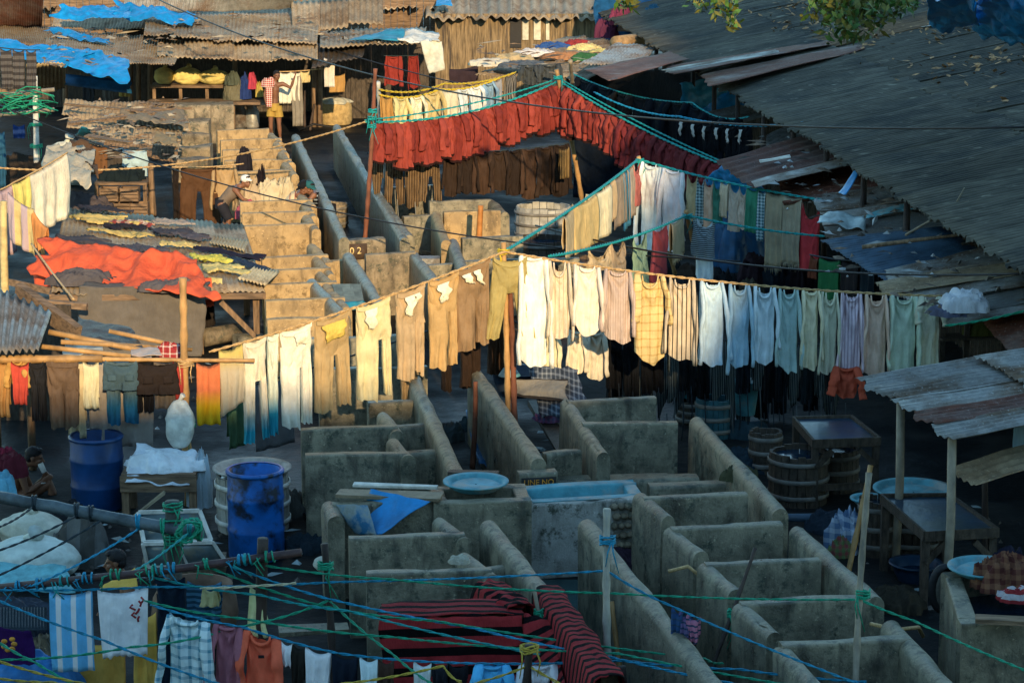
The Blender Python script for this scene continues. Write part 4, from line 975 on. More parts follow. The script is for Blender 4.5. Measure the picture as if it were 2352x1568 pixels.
bp = aty(1576, 494, YB); L5 = Line([aty(1262, 588, YC + 1.5), bp, aty(1925, 545, YB - 1)], [.08, .05])
L5.rope('lower turquoise rope with vests in the middle', RC, .02, True)
pole('bamboo_pole', at(1632, 700, 0), bp + V((0, 0, .06)), .04, BAMB, 'leaning bamboo pole under the lower turquoise rope', ties=[(.95, RC)])
G5 = 'vests on the lower turquoise rope'
hang('vest', L5, 1360, 1396, 618, cloth('A08A64'), 'tan vest at the left of the lower turquoise rope', G5)
hang('vest', L5, 1400, 1440, 630, cloth('8E7A5E'), 'brownish vest second on the lower turquoise rope', G5, sag=.22)
hang('vest', L5, 1444, 1498, 668, cloth('6E8C74'), 'sage green vest with a gathered neck', G5, sag=.22)
hang('vest', L5, 1500, 1534, 652, cloth('84303A'), 'dark red vest right of the sage green one', G5, sag=.1)
hang('rag', L5, 1536, 1572, 590, cloth('A8946C'), 'frayed tan rag right of the dark red vest', G5, fringe=True)
hang('vest', L5, 1590, 1642, 592, cloth('8C9AA0', 'h', '39464E', .03, .5), 'grey striped vest on the lower turquoise rope', G5, sag=.2)
hang('vest', L5, 1600, 1640, 640, cloth('B4C4CC'), 'pale blue vest under the grey striped one', G5, dy=.15)
BOOST = 1.0
# ---------------------------------------------------------------- the red tunics
YP = gy(592); pl_ = at(835, 592); YX = 46.5
L6 = Line([aty(838, 280, YP), aty(1284, 186, YX), aty(1660, 378, 42.0)], [.22, .10])
L6.rope('turquoise rope bending over the red tunics', RC, .02, True)
L6b = Line([aty(838, 276, YP + .1), aty(1284, 180, YX + .1), aty(1660, 372, 42.1)], [.12, .06]); L6b.rope('second turquoise rope above the red tunics', RC, .015, True)
pole('bamboo_pole', pl_, aty(862, 158, YP), .042, RUSTP, 'tall reddish bamboo pole left of the red tunics', ties=[(.70, RC), (.74, RC), (.78, RC)])
pole('bamboo_pole', at(1346, 520, 0), aty(1278, 160, YX - .2), .045, BAMB, 'leaning golden bamboo pole under the peak of the red tunics', ties=[(.95, RC)])
REDS = [cloth('9A3426'), cloth('8E2E22'), cloth('A43A28'), cloth('86291E')]; REDD = [cloth('7E2428'), cloth('702226')]
xs = [858 + i * 25.2 for i in range(17)]
for i, x in enumerate(xs):
    pr = L6.px(x + 14); yt = proj(pr)[1]
    hang('kurta', L6, x, x + 30, yt + 98 + R.uniform(-14, 12), REDS[i % 4], 'red tunic in the tight row left of the peak', 'red tunics left of the peak', dy=R.uniform(-.06, .06))
xs = [1282 + i * 24.5 for i in range(15)]
for i, x in enumerate(xs):
    pr = L6.px(x + 14); yt = proj(pr)[1]
    hang('kurta', L6, x, x + 29, yt + max(70, 106 - i * 1.5) + R.uniform(-14, 12), (REDS + REDD)[i % 4] if i < 6 else REDD[i % 2], 'red tunic in the tight row right of the peak', 'red tunics right of the peak', dy=R.uniform(-.06, .06))
# striped trousers and brown shirts behind and below the red tunics
L7 = Line([aty(842, 352, YP + 1.2), aty(1045, 350, YP + 1.4), aty(1310, 328, YP + 2.2)], .04); L7.rope('dark rope of the striped trousers under the red tunics', RK, .012)
st = cloth('8E7048', 'v', '1C1814', .03, .5)
for i, (x0, x1, yb) in enumerate(((848, 882, 470), (884, 928, 462), (926, 968, 468), (966, 1010, 458))):
    hang('trousers', L7, x0, x1, yb + 8, st, ('striped brown trousers hanging beside the reddish pole', 'striped brown trousers second from the reddish pole', 'striped brown trousers third from the reddish pole', 'striped brown trousers farthest from the reddish pole')[i], 'striped trousers', spread=(-.1, .06, -.05, .1)[i], threads=(.1,), tmat=cloth('8A8A80'))
for i in range(8):
    x = 1015 + i * 36; hang('shirt', L7, x, x + 42, 440 + R.uniform(-12, 14), cloth(('3A2A1E', '2E221A', '4A3424')[i % 3]), 'dark brown shirt in the shade under the red tunics', 'dark brown shirts under the red tunics')
hang('towel', L7, 1284, 1306, 410, cloth('9A7A3A', 'v', '2A2016', .03, .5), 'small black and gold striped cloth by the leaning golden pole', dy=-.5)
# yellow rope with pale clothes behind the left pole
L8 = Line([aty(872, 206, YP + 2), aty(1020, 192, YP + 3.4), aty(1185, 166, YP + 5)], [.1, .08]); L8.rope('yellow rope of the pale clothes behind the red tunics', RGY, .02, True)
L8b = Line([aty(872, 218, YP + 2.1), aty(1010, 205, YP + 3.3), aty(1150, 178, YP + 4.6)], [.1, .08]); L8b.rope('lower yellow rope of the pale clothes behind the red tunics', RGY, .02, True)
pole('bamboo_pole', at(872, 560, 0) + V((0, 3, 0)), aty(868, 190, YP + 2), .05, plain('white rag wrapped pole', (.55, .55, .50), .8, .2, 8, .3, 20), 'pale wrapped pole at the start of the yellow rope')
for x0, x1, yb, c, l in ((876, 900, 285, 'B8862E', 'mustard cloth at the left of the yellow rope'), (900, 938, 292, 'CFC07A', 'pale yellow shirt second on the yellow rope'), (940, 972, 285, 'DDD4AE', 'off white shirt third on the yellow rope'),
                         (974, 1012, 282, 'C2AE6A', 'mottled yellow shirt on the yellow rope'), (1012, 1048, 278, 'D6CCA8', 'cream cloth in the middle of the yellow rope'), (1048, 1078, 272, 'C8D0CC', 'bluish white shirt on the yellow rope'),
                         (1078, 1106, 262, 'D4D8D2', 'white shirt near the right of the yellow rope'), (1106, 1136, 255, '7FA6BE', 'light blue shirt on the yellow rope'), (1136, 1160, 250, '9A9CA0', 'grey white cloth at the right of the yellow rope')):
    hang('shirt' if 'shirt' in l else 'towel', L8b, x0, x1, yb, cloth(c), l, 'pale clothes on the yellow rope')
hang('towel', L8, 1160, 1186, 245, cloth('3A3630', 'd', '8A8478', .03, .5), 'small zebra striped cloth at the end of the yellow rope')
# dark clothes behind the peak
L9 = Line([aty(1190, 150, 54), aty(1320, 142, 54)], .03); L9.rope('dark rope behind the peak', RK, .012)
for x0, x1, yb, l in ((1196, 1236, 190, 'pinstriped dark shirt left behind the peak'), (1236, 1290, 200, 'pinstriped dark shirt right behind the peak')):
    hang('shirt', L9, x0, x1, yb, cloth('22262A', 'v', '5A6264', .03, .4), l, 'dark shirts behind the peak')
L10 = Line([aty(1312, 168, 52), aty(1590, 236, 47), aty(1720, 268, 45)], .15); L10.rope('turquoise rope of the navy clothes behind the red tunics', RC, .016, True)
for i in range(9):
    x = 1325 + i * 42; yt = proj(L10.px(x + 20))[1]
    hang('shirt', L10, x, x + 46, yt + 98 + R.uniform(-8, 8), cloth(('0C1420', '0E1824', '0A1018')[i % 3]), 'navy shirt in the dark row behind the red tunics', 'navy shirts in the dark row', sleeve=.8)
L11 = Line([aty(1365, 212, 46), aty(1560, 268, 43.5), aty(1845, 282, 41.0)], .1); L11.rope('blue rope from the peak to the big roof', RB, .02, True)
for i in range(6):
    x = 1560 + i * 27; yt = proj(L11.px(x + 12))[1]
    hang('trousers', L11, x, x + 28, yt + 66 + R.uniform(-6, 6), cloth('0B1018'), 'black trousers with white ties near the big roof', 'black trousers with white ties', threads=(), lining=[(0, .25, .45)], lmat=cloth('B9B9B4'))
o = tarp_bm(MB(), aty(1318, 452, 49.5), aty(1545, 430, 49), aty(1540, 262, 49), aty(1322, 262, 49.5), .12, 24, 14, 44).build('sheeting', cloth('0E1A28')); tag(o, 'dark navy sheet added for the dim interior behind the red tunics', 'sheet')  # added sheet; its dark navy stands for the unlit interior
o = tarp_bm(MB(), aty(1300, 235, 57), aty(1640, 260, 53), aty(1640, 165, 53), aty(1300, 160, 57), .1, 24, 10, 54).build('sheeting', cloth('141618')); tag(o, 'dark sheet added to fill the gap under the far end of the big roof', 'sheet')  # added dark sheet hiding the bright ground in this shaded gap
pole('pole', at(1310, 330, 0) + V((0, -5, 0)), aty(1310, 140, 50.), .05, BAMG, 'short grey post standing behind the peak')
# thin cables over the whole yard
for a, b, sg, r, l in ((aty(365, 0, 60), aty(2360, 292, 30), .9, .016, 'black cable from the upper left to the right roof'), (aty(700, 92, 62), aty(1560, 262, 50), .3, .014, 'black cable over the yellow rope clothes'),
                       (aty(-10, 238, 46), aty(1700, 600, 34), .6, .012, 'thin dark wire crossing the yard from the left edge'), (aty(1230, 518, 36), aty(2360, 628, 28), .25, .014, 'dark wire under the white and coloured clothes')):
    Line([a, b], sg).rope(l, WIRE, r, name='cable', cat='cable')
Line([aty(-10, 385, 44), aty(440, 372, 46), aty(840, 280, YP)], [.1, .08]).rope('pale tan rope from the left to the reddish pole', RT, .018, True)
# ---------------------------------------------------------------- the long sooty roof on the right
E0, E1 = at(1432, 60, 2.7), at(2425, 665, 2.7); ed = (E1 - E0); EL = ed.length; ed.normalize()
lat = V((-ed.y, ed.x, 0)); lat = lat if lat.x > 0 else -lat; upr = (lat + V((0, 0, .21)))
def RP(u, v, dz=0): return E0 + ed * u + upr * v + V((0, 0, dz))
shed = thing('long_shed', 'long sooty corrugated roof sloping down to the yard on the right', 'shed', (E0.x + 6, (E0.y + E1.y) / 2, 0))
rows = ((-.05, 2.6, .010), (2.4, 6.4, .0), (6.2, 12.4, -.012), (12.2, 22, -.024))
for r_, (v0, v1, dz) in enumerate(rows):
    wd = (1.7, 2.2, 3.2, 4.4)[r_]; u = -6.0 + .4 * r_; k = 0
    while u < EL + 1:
        m = ROOFG if r_ == 0 else R.choice((ROOFG, ROOFG, ROOFB)) if r_ == 1 else ROOFB
        z = dz + .006 * (k % 2); j = R.uniform(-.05, .05)
        corr(MB(), RP(u, v0 + j, z), RP(u + wd + .08, v0 + j + R.uniform(-.03, .03), z), RP(u + wd + .08, v1, z), RP(u, v1, z), .15, .026, 8, .03, .05, R.uniform(0, 50)).build('roof_sheet', m, shed)
        u += wd; k += 1
for u in [1.2 + 2.6 * i for i in range(11)]:
    p = RP(u, .25, -.08); MB().tube([V((p.x, p.y, 0)), p], .05, 7).build('post', DARKP, shed)
a, b = RP(-4, .3, -.07), RP(EL + 1, .3, -.07); MB().bar(a, b, .07, .09).build('eave_beam', WOODD, shed)
# plank wall set back under the eave
mb = MB(); u = -4
while u < EL + 1:
    p = RP(u, 1.7, -.06); q = RP(u + .2, 1.7, -.06); h = p.z
    mb.bar(V((p.x, p.y, 0)), V((p.x, p.y, h - .02)), .19, .03, .008); u += .205
mb.build('plank_wall', WOODD, shed)
# leaf litter and rubbish lying on the roof
mb = MB()
for i in range(6500):
    u, v = R.uniform(-3, EL * .75), 2.2 + 9 * R.random() ** .7
    if nz(u * .35 + 3, v * .5, 5) + (v - 3) * .12 < R.uniform(-.25, .45): continue
    p = RP(u, v, .06); a = R.random() * 6.3; s_ = R.uniform(.04, .11); d1 = V((math.cos(a), math.sin(a), R.uniform(-.3, .6))) * s_; d2 = V((-math.sin(a), math.cos(a), R.uniform(-.2, .5))) * s_ * .5
    mb.add([p - d1, p + d2, p + d1, p - d2], [(0, 1, 2, 3)])
tag(mb.build('leaf_litter', plain('dry leaves', (.36, .20, .09), .9, .7, 9, 0, objvar=0)), 'dry leaves scattered over the sooty roof', 'leaves', kind='stuff')
def rsheet(q, zs, mat, label, pitch=.115, flat=False, name='roof_sheet', cat='metal sheet', group=None, **k):
    zs = zs if isinstance(zs, (list, tuple)) else [zs] * 4
    P = [at(x, y, z) for (x, y), z in zip(q, zs)]
    o = corr(MB(), *P, pitch=pitch, flat=flat, seed=R.uniform(0, 40), **k).build(name, mat); return tag(o, label, cat, group)
rsheet([(1342, 158), (1400, 184), (1582, 136), (1540, 118)], 2.85, TINR, 'rusty flat sheet at the far end of the big roof eave', flat=True)
rsheet([(1528, 152), (1543, 172), (1908, 104), (1905, 90)], [2.8, 2.8, 3.3, 3.3], TINR, 'long narrow rusty strip lying across the big roof, farther one', flat=True)
rsheet([(1610, 170), (1628, 200), (1990, 112), (1972, 101)], [2.82, 2.82, 3.35, 3.35], TINR, 'long narrow rusty strip lying across the big roof, nearer one', flat=True)
rsheet([(1520, 160), (1530, 168), (1790, 120), (1785, 114)], [2.9, 2.9, 3.25, 3.25], TIN, 'pale metal flashing between the two rusty strips', flat=True)
rsheet([(1640, 371), (1729, 432), (1992, 364), (1885, 300)], [2.15, 2.1, 2.45, 2.5], TINR, 'big rusty red sheet just under the big roof eave', .5, amp=.02)
rsheet([(1725, 415), (1735, 432), (1995, 365), (1985, 352)], [2.16, 2.15, 2.5, 2.51], TIN, 'pale strip along the lower edge of the big rusty sheet', flat=True)
rsheet([(1788, 420), (1800, 468), (2150, 412), (2090, 352)], [1.95, 1.9, 2.3, 2.4], TINR, 'striped rusty corrugated sheet below the big rusty red one', .16, amp=.03)
rsheet([(1860, 452), (1880, 486), (2205, 450), (2140, 412)], [1.98, 1.92, 2.3, 2.35], TIN, 'grey corrugated sheet with a pale torn plastic on it', .13, amp=.022)
rsheet([(1884, 480), (1890, 520), (2260, 492), (2190, 442)], [1.9, 1.86, 2.25, 2.3], TIN, 'grey corrugated sheet beneath the torn plastic', .13, amp=.022)
rsheet([(1890, 512), (1900, 556), (2300, 540), (2240, 478)], [1.85, 1.8, 2.2, 2.3], TIND, 'dark corrugated sheet above the navy sheet', .13, amp=.022)
rsheet([(1884, 552), (2036, 648), (2262, 580), (2160, 520)], [1.85, 1.75, 2.05, 2.2], plain('navy tin', (.035, .075, .12), .55, .35, 4, .3, 20), 'navy sheet with a drooping edge over the dark stalls', .13, amp=.012)
for i, (q, m, l) in enumerate((
    ([(2030, 622), (2046, 652), (2370, 592), (2340, 552)], TIN, 'topmost grey sheet of the stack of sheets right of the navy one'), ([(2012, 648), (2030, 676), (2372, 626), (2370, 590)], TINB, 'pale grey sheet second in the stack right of the navy one'),
    ([(2060, 668), (2090, 700), (2380, 655), (2372, 618)], TIN, 'grey sheet in the middle of the stack beside the white bundle'), ([(2110, 690), (2160, 728), (2390, 690), (2375, 645)], TIND, 'dark sheet under the white and purple bundle'),
    ([(2155, 715), (2180, 745), (2400, 712), (2380, 680)], TIN, 'lowest sheet of the stack edged with green rope'))):
    rsheet(q, [1.95 - .04 * i, 1.92 - .04 * i, 2.25 - .04 * i, 2.28 - .04 * i], m, l, .13, amp=.022)
rsheet([(2240, 720), (2330, 822), (2420, 810), (2400, 705)], [1.7, 1.6, 1.8, 1.95], TINR, 'reddish sheet at the right edge above the lower shed', .13)
for i in range(12):
    u = R.uniform(4, 24); v = R.uniform(.8, 5); p = RP(u, v, .04); d = V((R.uniform(-.3, .6), R.uniform(.0, .4), .05)); s_ = R.uniform(.1, .3)
tarp_bm(MB(), RP(12.2, 4.3, .05), RP(12.5, 4.6, .05), RP(11.9, 5.3, .06), RP(11.7, 5.2, .06), .03, 10, 8, 3).build('paper_scrap', WHITEP); tag(COL.objects['paper_scrap'], 'white scrap of paper lying on the sooty roof', 'scrap')
o = MB().tube([at(2080, 540, 2.15), at(2140, 505, 2.4), at(2195, 470, 2.75), at(2215, 432, 3.05)], [.02, .018, .014, .008], 6).tube([at(2195, 470, 2.75), at(2225, 462, 2.85)], [.01, .004], 5).build('dead_branch', BAMG); tag(o, 'bare pale branch lying over the big roof eave', 'branch')
o = tarp_bm(MB(), at(1925, 440, 2.35), at(1940, 446, 2.35), at(1985, 375, 2.7), at(1978, 372, 2.7), .03, 6, 12, 5).build('tarp_strip', TARP); tag(o, 'bright blue plastic strip hanging from the big roof eave', 'tarp')
o = tarp_bm(MB(), at(1880, 515, 2.0), at(1990, 520, 2.0), at(1985, 488, 2.15), at(1885, 482, 2.1), .09, 16, 8, 15).build('torn_plastic', plain('pale torn plastic', (.4, .5, .5), .4, .3, 5, .5, 20)); tag(o, 'pale torn plastic crumpled on the grey sheets', 'plastic sheet')
o = tarp_bm(MB(), at(1990, 500, 2.05), at(2130, 472, 2.25), at(2125, 455, 2.3), at(1985, 486, 2.1), .04, 16, 6, 25).build('torn_plastic', CYANP); tag(o, 'long pale cyan strip beside the torn plastic', 'plastic sheet')
o = MB().bar(at(1745, 372, 2.3), at(1815, 358, 2.4), .12, .01, .03).build('paper_scrap', WHITEP); tag(o, 'white scrap of paper on the big rusty red sheet', 'scrap')
o = MB().tube([at(1980, 568, 2.1), at(2100, 552, 2.2), at(2200, 540, 2.35)], [.03, .03, .02], 7).build('log', WOOD); tag(o, 'thin log lying on the navy sheet', 'log')
o = heap('bundle', at(2215, 712, 2.0), .30, .22, .25, cloth('C9CDD2'), 'white bundle of washing on the stack of sheets', rough=.6); o = heap('bundle', at(2178, 722, 1.95), .22, .2, .16, cloth('5C6078'), 'purple grey washing beside the white bundle', rough=.6)
L = Line([at(2170, 748, 1.95), at(2360, 712, 2.15)], .02); L.rope('green rope along the lowest sheet of the stack', RG, .014, True)
# tarps on the stalls
for q, zs, m, l, am in (([(1612, 418), (1742, 474), (1775, 440), (1664, 376)], [1.55, 1.4, 1.9, 2.1], TARP, 'bright blue tarp beside the end of the red tunics', .06), ([(1640, 600), (1765, 590), (1770, 520), (1650, 500)], [.05, .05, .7, .8], TARP, 'bright blue tarp behind the striped vest', .10),
                    ([(1575, 262), (1760, 230), (1720, 165), (1560, 190)], [1.7, 1.7, 2.3, 2.3], TARPC, 'teal tarp stretched behind the navy clothes', .08), ([(1585, 272), (1765, 235), (1690, 205), (1660, 215)], [1.75, 1.9, 2.3, 2.2], TARP, 'blue tarp corner under the big roof eave', .05),
                    ([(2035, 690), (2110, 694), (2105, 664), (2045, 668)], [1.4, 1.4, 1.7, 1.7], TARP, 'small bright blue tarp over the pale green shirt', .05)):
    o = tarp_bm(MB(), *[at(x, y, z) for (x, y), z in zip(q, zs)], amp=am, seed=R.uniform(0, 30)).build('tarp', m); tag(o, l, 'tarp')
rsheet([(1560, 275), (1640, 300), (1770, 262), (1700, 240)], [1.9, 1.9, 2.1, 2.1], TIN, 'small grey sheet under the blue tarp corner', .13)
rsheet([(1735, 330), (1790, 345), (1880, 300), (1830, 285)], [1.8, 1.8, 2.1, 2.1], TIN, 'curled grey sheet above the big rusty red sheet', .13, wob=.12)
heap('covered_heap', at(1690, 612, .0), .55, .5, 1.0, TARPD, 'dark blue covered heap under the striped vest', rough=.3)
# dim stalls below the right roofs: low walls, bundles and clothes in the shade
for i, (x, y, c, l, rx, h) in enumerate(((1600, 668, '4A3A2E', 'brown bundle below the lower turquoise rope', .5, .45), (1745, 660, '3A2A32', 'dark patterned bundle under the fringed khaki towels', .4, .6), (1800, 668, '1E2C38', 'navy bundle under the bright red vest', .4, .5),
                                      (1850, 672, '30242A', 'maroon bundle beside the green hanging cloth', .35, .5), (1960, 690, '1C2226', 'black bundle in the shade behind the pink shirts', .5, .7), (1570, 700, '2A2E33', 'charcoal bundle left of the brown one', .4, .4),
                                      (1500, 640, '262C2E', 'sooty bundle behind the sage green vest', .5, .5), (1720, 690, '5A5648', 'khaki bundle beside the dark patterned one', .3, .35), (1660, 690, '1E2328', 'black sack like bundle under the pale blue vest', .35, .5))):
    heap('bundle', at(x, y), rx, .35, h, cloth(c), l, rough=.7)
LG = Line([aty(1860, 585, 34.5), aty(2020, 600, 33.5)], .03); LG.rope('short rope with green cloth in the dark stall', RK, .012)
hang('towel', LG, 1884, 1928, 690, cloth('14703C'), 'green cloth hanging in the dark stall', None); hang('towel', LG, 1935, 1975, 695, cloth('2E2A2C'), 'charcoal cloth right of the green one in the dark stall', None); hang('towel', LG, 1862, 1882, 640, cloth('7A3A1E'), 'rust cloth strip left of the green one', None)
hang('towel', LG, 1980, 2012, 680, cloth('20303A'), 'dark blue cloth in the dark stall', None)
o = tag(hang('shirt', Line([aty(1908, 838, 29.2), aty(1985, 842, 29.2)], .01), 1912, 1976, 905, cloth('C8481A'), 'orange shirt between the dark row and the lower shed'), None)
# covered post and planks left of the lower shed
rk = thing('rack', 'dark wooden shelf rack in the shade behind the lower shed', 'rack', at(2230, 900))
for x in (2160, 2215, 2300): p = at(x, 905); MB().bar(p, p + V((0, 0, 1.35)), .07, .07, .005).build('upright', WOODD, rk)
for z in (.4, .8, 1.25): MB().bar(at(2150, 905) + V((0, 0, z)), at(2320, 900) + V((0, 0, z)), .4, .03).build('shelf', WOODD, rk)
heap('bundle', rk.location + V((.1, 0, .82)), .25, .18, .3, cloth('5A5A18'), 'olive bundle on the dark rack', rough=.5)
# ---------------------------------------------------------------- lower right shed and its yard
ls = thing('low_shed', 'low shed at the right with a patchwork tin roof on thin posts', 'shed', at(2180, 1180))
JA, JB = at(1962, 866, 1.85), at(2180, 1006, 1.85); jd = (JB - JA).normalized(); jl = (JB - JA).length; ju = V((jd.y, -jd.x, 0)); ju = (ju if ju.x > 0 else -ju) + V((0, 0, .12))
us = (0, .22, .42, .62, .8, 1.0)
for i, m in enumerate((TIN, TIN, TIN, TINR, TIN)):
    u0, u1 = us[i] * jl, us[i + 1] * jl + .06; z = .006 * (i % 2)
    corr(MB(), JA + jd * u0 + V((0, 0, z)), JA + jd * u1 + V((0, 0, z)), JA + jd * u1 + ju * 2.6 + V((0, 0, z)), JA + jd * u0 + ju * 2.6 + V((0, 0, z)), .12, .014, 8, .03, .05, i * 3).build('roof_sheet', m, ls)
for i, m in enumerate((TIN, TIN)):
    u0 = .2 + i * 1.2; corr(MB(), JA + jd * u0 + ju * 1.3 + V((0, 0, .05)), JA + jd * (u0 + 1.2) + ju * 1.3 + V((0, 0, .05)), JA + jd * (u0 + 1.2) + ju * 4 + V((0, 0, .05)), JA + jd * u0 + ju * 4 + V((0, 0, .05)), .12, .014, 8, .03, .05, i * 7 + 2).build('roof_sheet', m, ls)
for u, v in ((.4, .12), (.92, .12), (.1, 2.4), (1.0, 2.4)):
    p = JA + jd * (u * jl) + ju * v; MB().tube([V((p.x, p.y, 0)), V((p.x + .02, p.y, p.z * .5)), p - V((0, 0, .02))], .045, 8).build('post', BAMG if v < 1 else DARKP, ls)
mb = MB()
for i in range(16): p = JA + jd * (jl * i / 15) + ju * 2.3; mb.bar(V((p.x, p.y, 0)), V((p.x, p.y, p.z - .05)), .17, .03, .006)
mb.build('back_wall', WOODD, ls)
LH = Line([JA + jd * (jl * .55) + ju * 1.0 - V((0, 0, .1)), JA + jd * (jl * 1.02) + ju * 1.2 - V((0, 0, .15))], .05); LH.rope('short rope under the low shed roof', RB, .012)
a_, b_ = [proj(LH.p[i])[0] for i in (8, 26)]; hang('sheet', LH, min(a_, b_), max(a_, b_), 1062, cloth('6E9AB4'), 'pale blue cloth hanging under the low shed roof')
rsheet([(2172, 1078), (2240, 1118), (2420, 1062), (2390, 1010)], [1.4, 1.35, 1.5, 1.6], TINB, 'small weathered sheet under the low shed at the right edge', .12)
pole('post', at(2262, 1300), aty(2262, 1100, at(2262, 1300).y), .04, DARKP, 'dark post carrying the small weathered sheet', nodes=False)
tray_table(at(1869, 1017, .78), at(2021, 1011, .78), at(1954, 960, .78), at(1822, 963, .78), .78, 'wet work table with a shallow tray beside the wooden vats')
tray_table(at(2124, 1229, .78), at(2292, 1220, .78), at(2180, 1140, .78), at(2024, 1142, .78), .78, 'wet work table with a shallow tray in front of the low shed')
cask(at(1757, 1080), .2, .5, 'small wooden vat farther left of the first work table'); cask(at(1832, 1150), .34, .6, 'big wooden vat with pale hoops beside the first work table', fill=.9)
cask(at(2012, 1270), .2, .62, 'tall narrow vat left of the second work table', fill=.9); cask(at(1640, 1000), .24, .5, 'blue rimmed vat under the pinstriped cloths', mat=plain('teal wood', (.03, .12, .15), .5, .3, 5, .3, 20))
cask(at(1912, 1120), .3, .5, 'dark vat standing under the first work table', fill=.9)
basin(at(2098, 1140, .58), .40, .07, CYANP, 'wide cyan basin behind the second work table'); basin(at(1996, 1158, .40), .17, .05, CYANP, 'small cyan dish left of the second work table')
cask(V((at(2098, 1140, .58).x, at(2098, 1140, .58).y, 0)), .34, .57, 'dark vat carrying the wide cyan basin', fill=.5)
basin(at(1592, 960) + V((0, 0, .3)), .26, .15, plain('teal enamel', (.03, .25, .33), .4, .2, 4, .1, 20), 'teal enamel basin under the dripping clothes')
cask(at(1592, 968), .22, .3, 'low dark vat carrying the teal enamel basin')
o = tag(MB().lathe([(.12, 0), (.17, .42), (.185, .44), (.18, .45), (.16, .43), (.11, .03)], at(1712, 985) + V((0, 0, .2)), 20).build('bucket', CYANP), 'tilted pale cyan bucket left of the small wooden vat', 'bucket')
heap('bundle', at(1712, 1000), .3, .25, .22, cloth('24404A'), 'dark teal bundle under the pale cyan bucket', rough=.5)
o = heap('bundle', at(1948, 1262), .27, .2, .42, cloth('5A7FA8', 'c', 'B8C8D8', .11, .45), 'blue and white bundle of wet washing by the leaning brown stick', rough=.9); o2 = heap('bundle', at(1930, 1275), .14, .12, .2, cloth('A04A4A', 'c', '6A8A4A', .07, .5), 'small multicoloured bundle beside the blue and white one', rough=.9)
pole('stick', at(1945, 1330), aty(2000, 1068, at(1945, 1330).y + .4), .03, BAMB, 'brown stick leaning left of the second work table', 'stick')
pole('bamboo_pole', at(1962, 1790), aty(1996, 1085, at(1965, 1790).y + .9), .03, BAMG, 'long grey bamboo pole on the right tied with the green rope', ties=[(.60, RG)])
o = MB().tube([at(1700, 1190, .12), at(1970, 1187, .12)], .05, 8).build('water_pipe', plain('blue grey pipe', (.05, .09, .13), .45, .3, 5, .2, 20)); tag(o, 'blue grey water pipe crossing between the outer walls', 'pipe')
basin(at(2102, 1330), .24, .16, plain('dark blue enamel', (.012, .035, .07), .35, .2, 4, .1, 20), 'dark blue basin under the second work table')
a = at(2190, 1590); pole('pole', a, aty(1, 1, a.y) if False else V((a.x, a.y, .2)), .01, DARKP, 'stub') if False else None
# rinsing tank at the lower right corner
TA, TB, TC, TD = at(2196, 1400, 1.0), at(2420, 1395, 1.0), at(2400, 1300, 1.0), at(2185, 1318, 1.0)
tank(at(2225, 1425, 1.05), at(2450, 1420, 1.05), at(2420, 1290, 1.05), at(2190, 1318, 1.05), 1.05, .16, (CON_SHADE, CON_SHADE), 'deep concrete rinsing tank in the lower right corner', water=.8)
basin(at(2262, 1318, 1.06), .30, .05, CYANP, 'wide cyan lid lying on the rinsing tank corner')
heap('bundle', at(2310, 1350, 1.0), .3, .22, .3, cloth('8A5A3A', 'c', '5A2A22', .09, .5), 'brown patterned washing heaped on the rinsing tank', rough=.9); heap('bundle', at(2335, 1378, 1.02), .16, .12, .12, cloth('B8B0B4', 'h', 'A02028', .08, .4), 'red and white washing in front of the brown patterned heap', rough=.8)
heap('bundle', at(2320, 1310, 1.02), .2, .15, .22, cloth('1E1E34'), 'navy washing behind the brown patterned heap', rough=.8)
o = MB().bar(at(2240, 1420, 1.12), at(2420, 1430, 1.12), .16, .04, .006).build('plank', WOODH); tag(o, 'pale plank laid over the rinsing tank', 'plank')
for x, l in ((2168, 'dark hoop hanging left on the rinsing tank'), (2180, 'pale dusty hoop hanging right on the rinsing tank')):
    p = at(x, 1350, .75); mb = MB(); r_ = .17; mb.tube([p + V((.06 * math.cos(a), -.02, r_ * 1.2 * math.sin(a))) + V((.05 * math.cos(a), 0, 0)) for a in [2 * PI * i / 20 for i in range(21)]], .045, 7, False); tag(mb.build('hoop', plain('dusty rubber', (.09, .085, .07), .8, .4, 9, .4, 30) if x > 2170 else BLACK), l, 'hoop')
o = heap('bundle', at(2020, 1600), .24, .22, .35, cloth('A8BCC4', 'v', '7A98A8', .06, .2), 'white bundle at the bottom edge in front of the nearest pen', rough=.5)
# checked cloth over a pen, grey sacking, plastic rubbish, planks in the middle yard
o = tarp_bm(MB(), at(1250, 960, .55), at(1345, 945, .8), at(1335, 848, 1.05), at(1215, 838, 1.05), .10, 26, 26, 12, rag=.08).build('checked_cloth', cloth('3C4858', 'c', '8A94A0', .055, .35)); tag(o, 'blue grey checked cloth spread over a pen under the cream shirts', 'cloth')
o = heap('bundle', at(1262, 965, .45), .2, .15, .12, cloth('6A6A9A', 'c', '9A5A8A', .06, .5), 'fringed purple and teal end of the checked cloth', rough=1.0)
o = tarp_bm(MB(), at(1150, 905, .8), at(1300, 925, .8), at(1300, 870, 1.0), at(1175, 870, 1.0), .08, 20, 12, 41).build('sacking', cloth('8A8478', 'h', '3A3430', .2, .2)); tag(o, 'grey sacking with dark bands left of the checked cloth', 'cloth')
basin(at(1190, 905, .3), .34, .3, plain('dark bowl', (.02, .03, .05), .4, .3, 4, .1, 20), 'dark round bowl below the grey sacking')
o = MB().lathe([(.01, .1), (.08, .09), (.14, 0)], at(1170, 862, 1.0), 16).build('bowl', CYANP); tag(o, 'small upturned cyan bowl beside the twin bamboo poles', 'bowl')
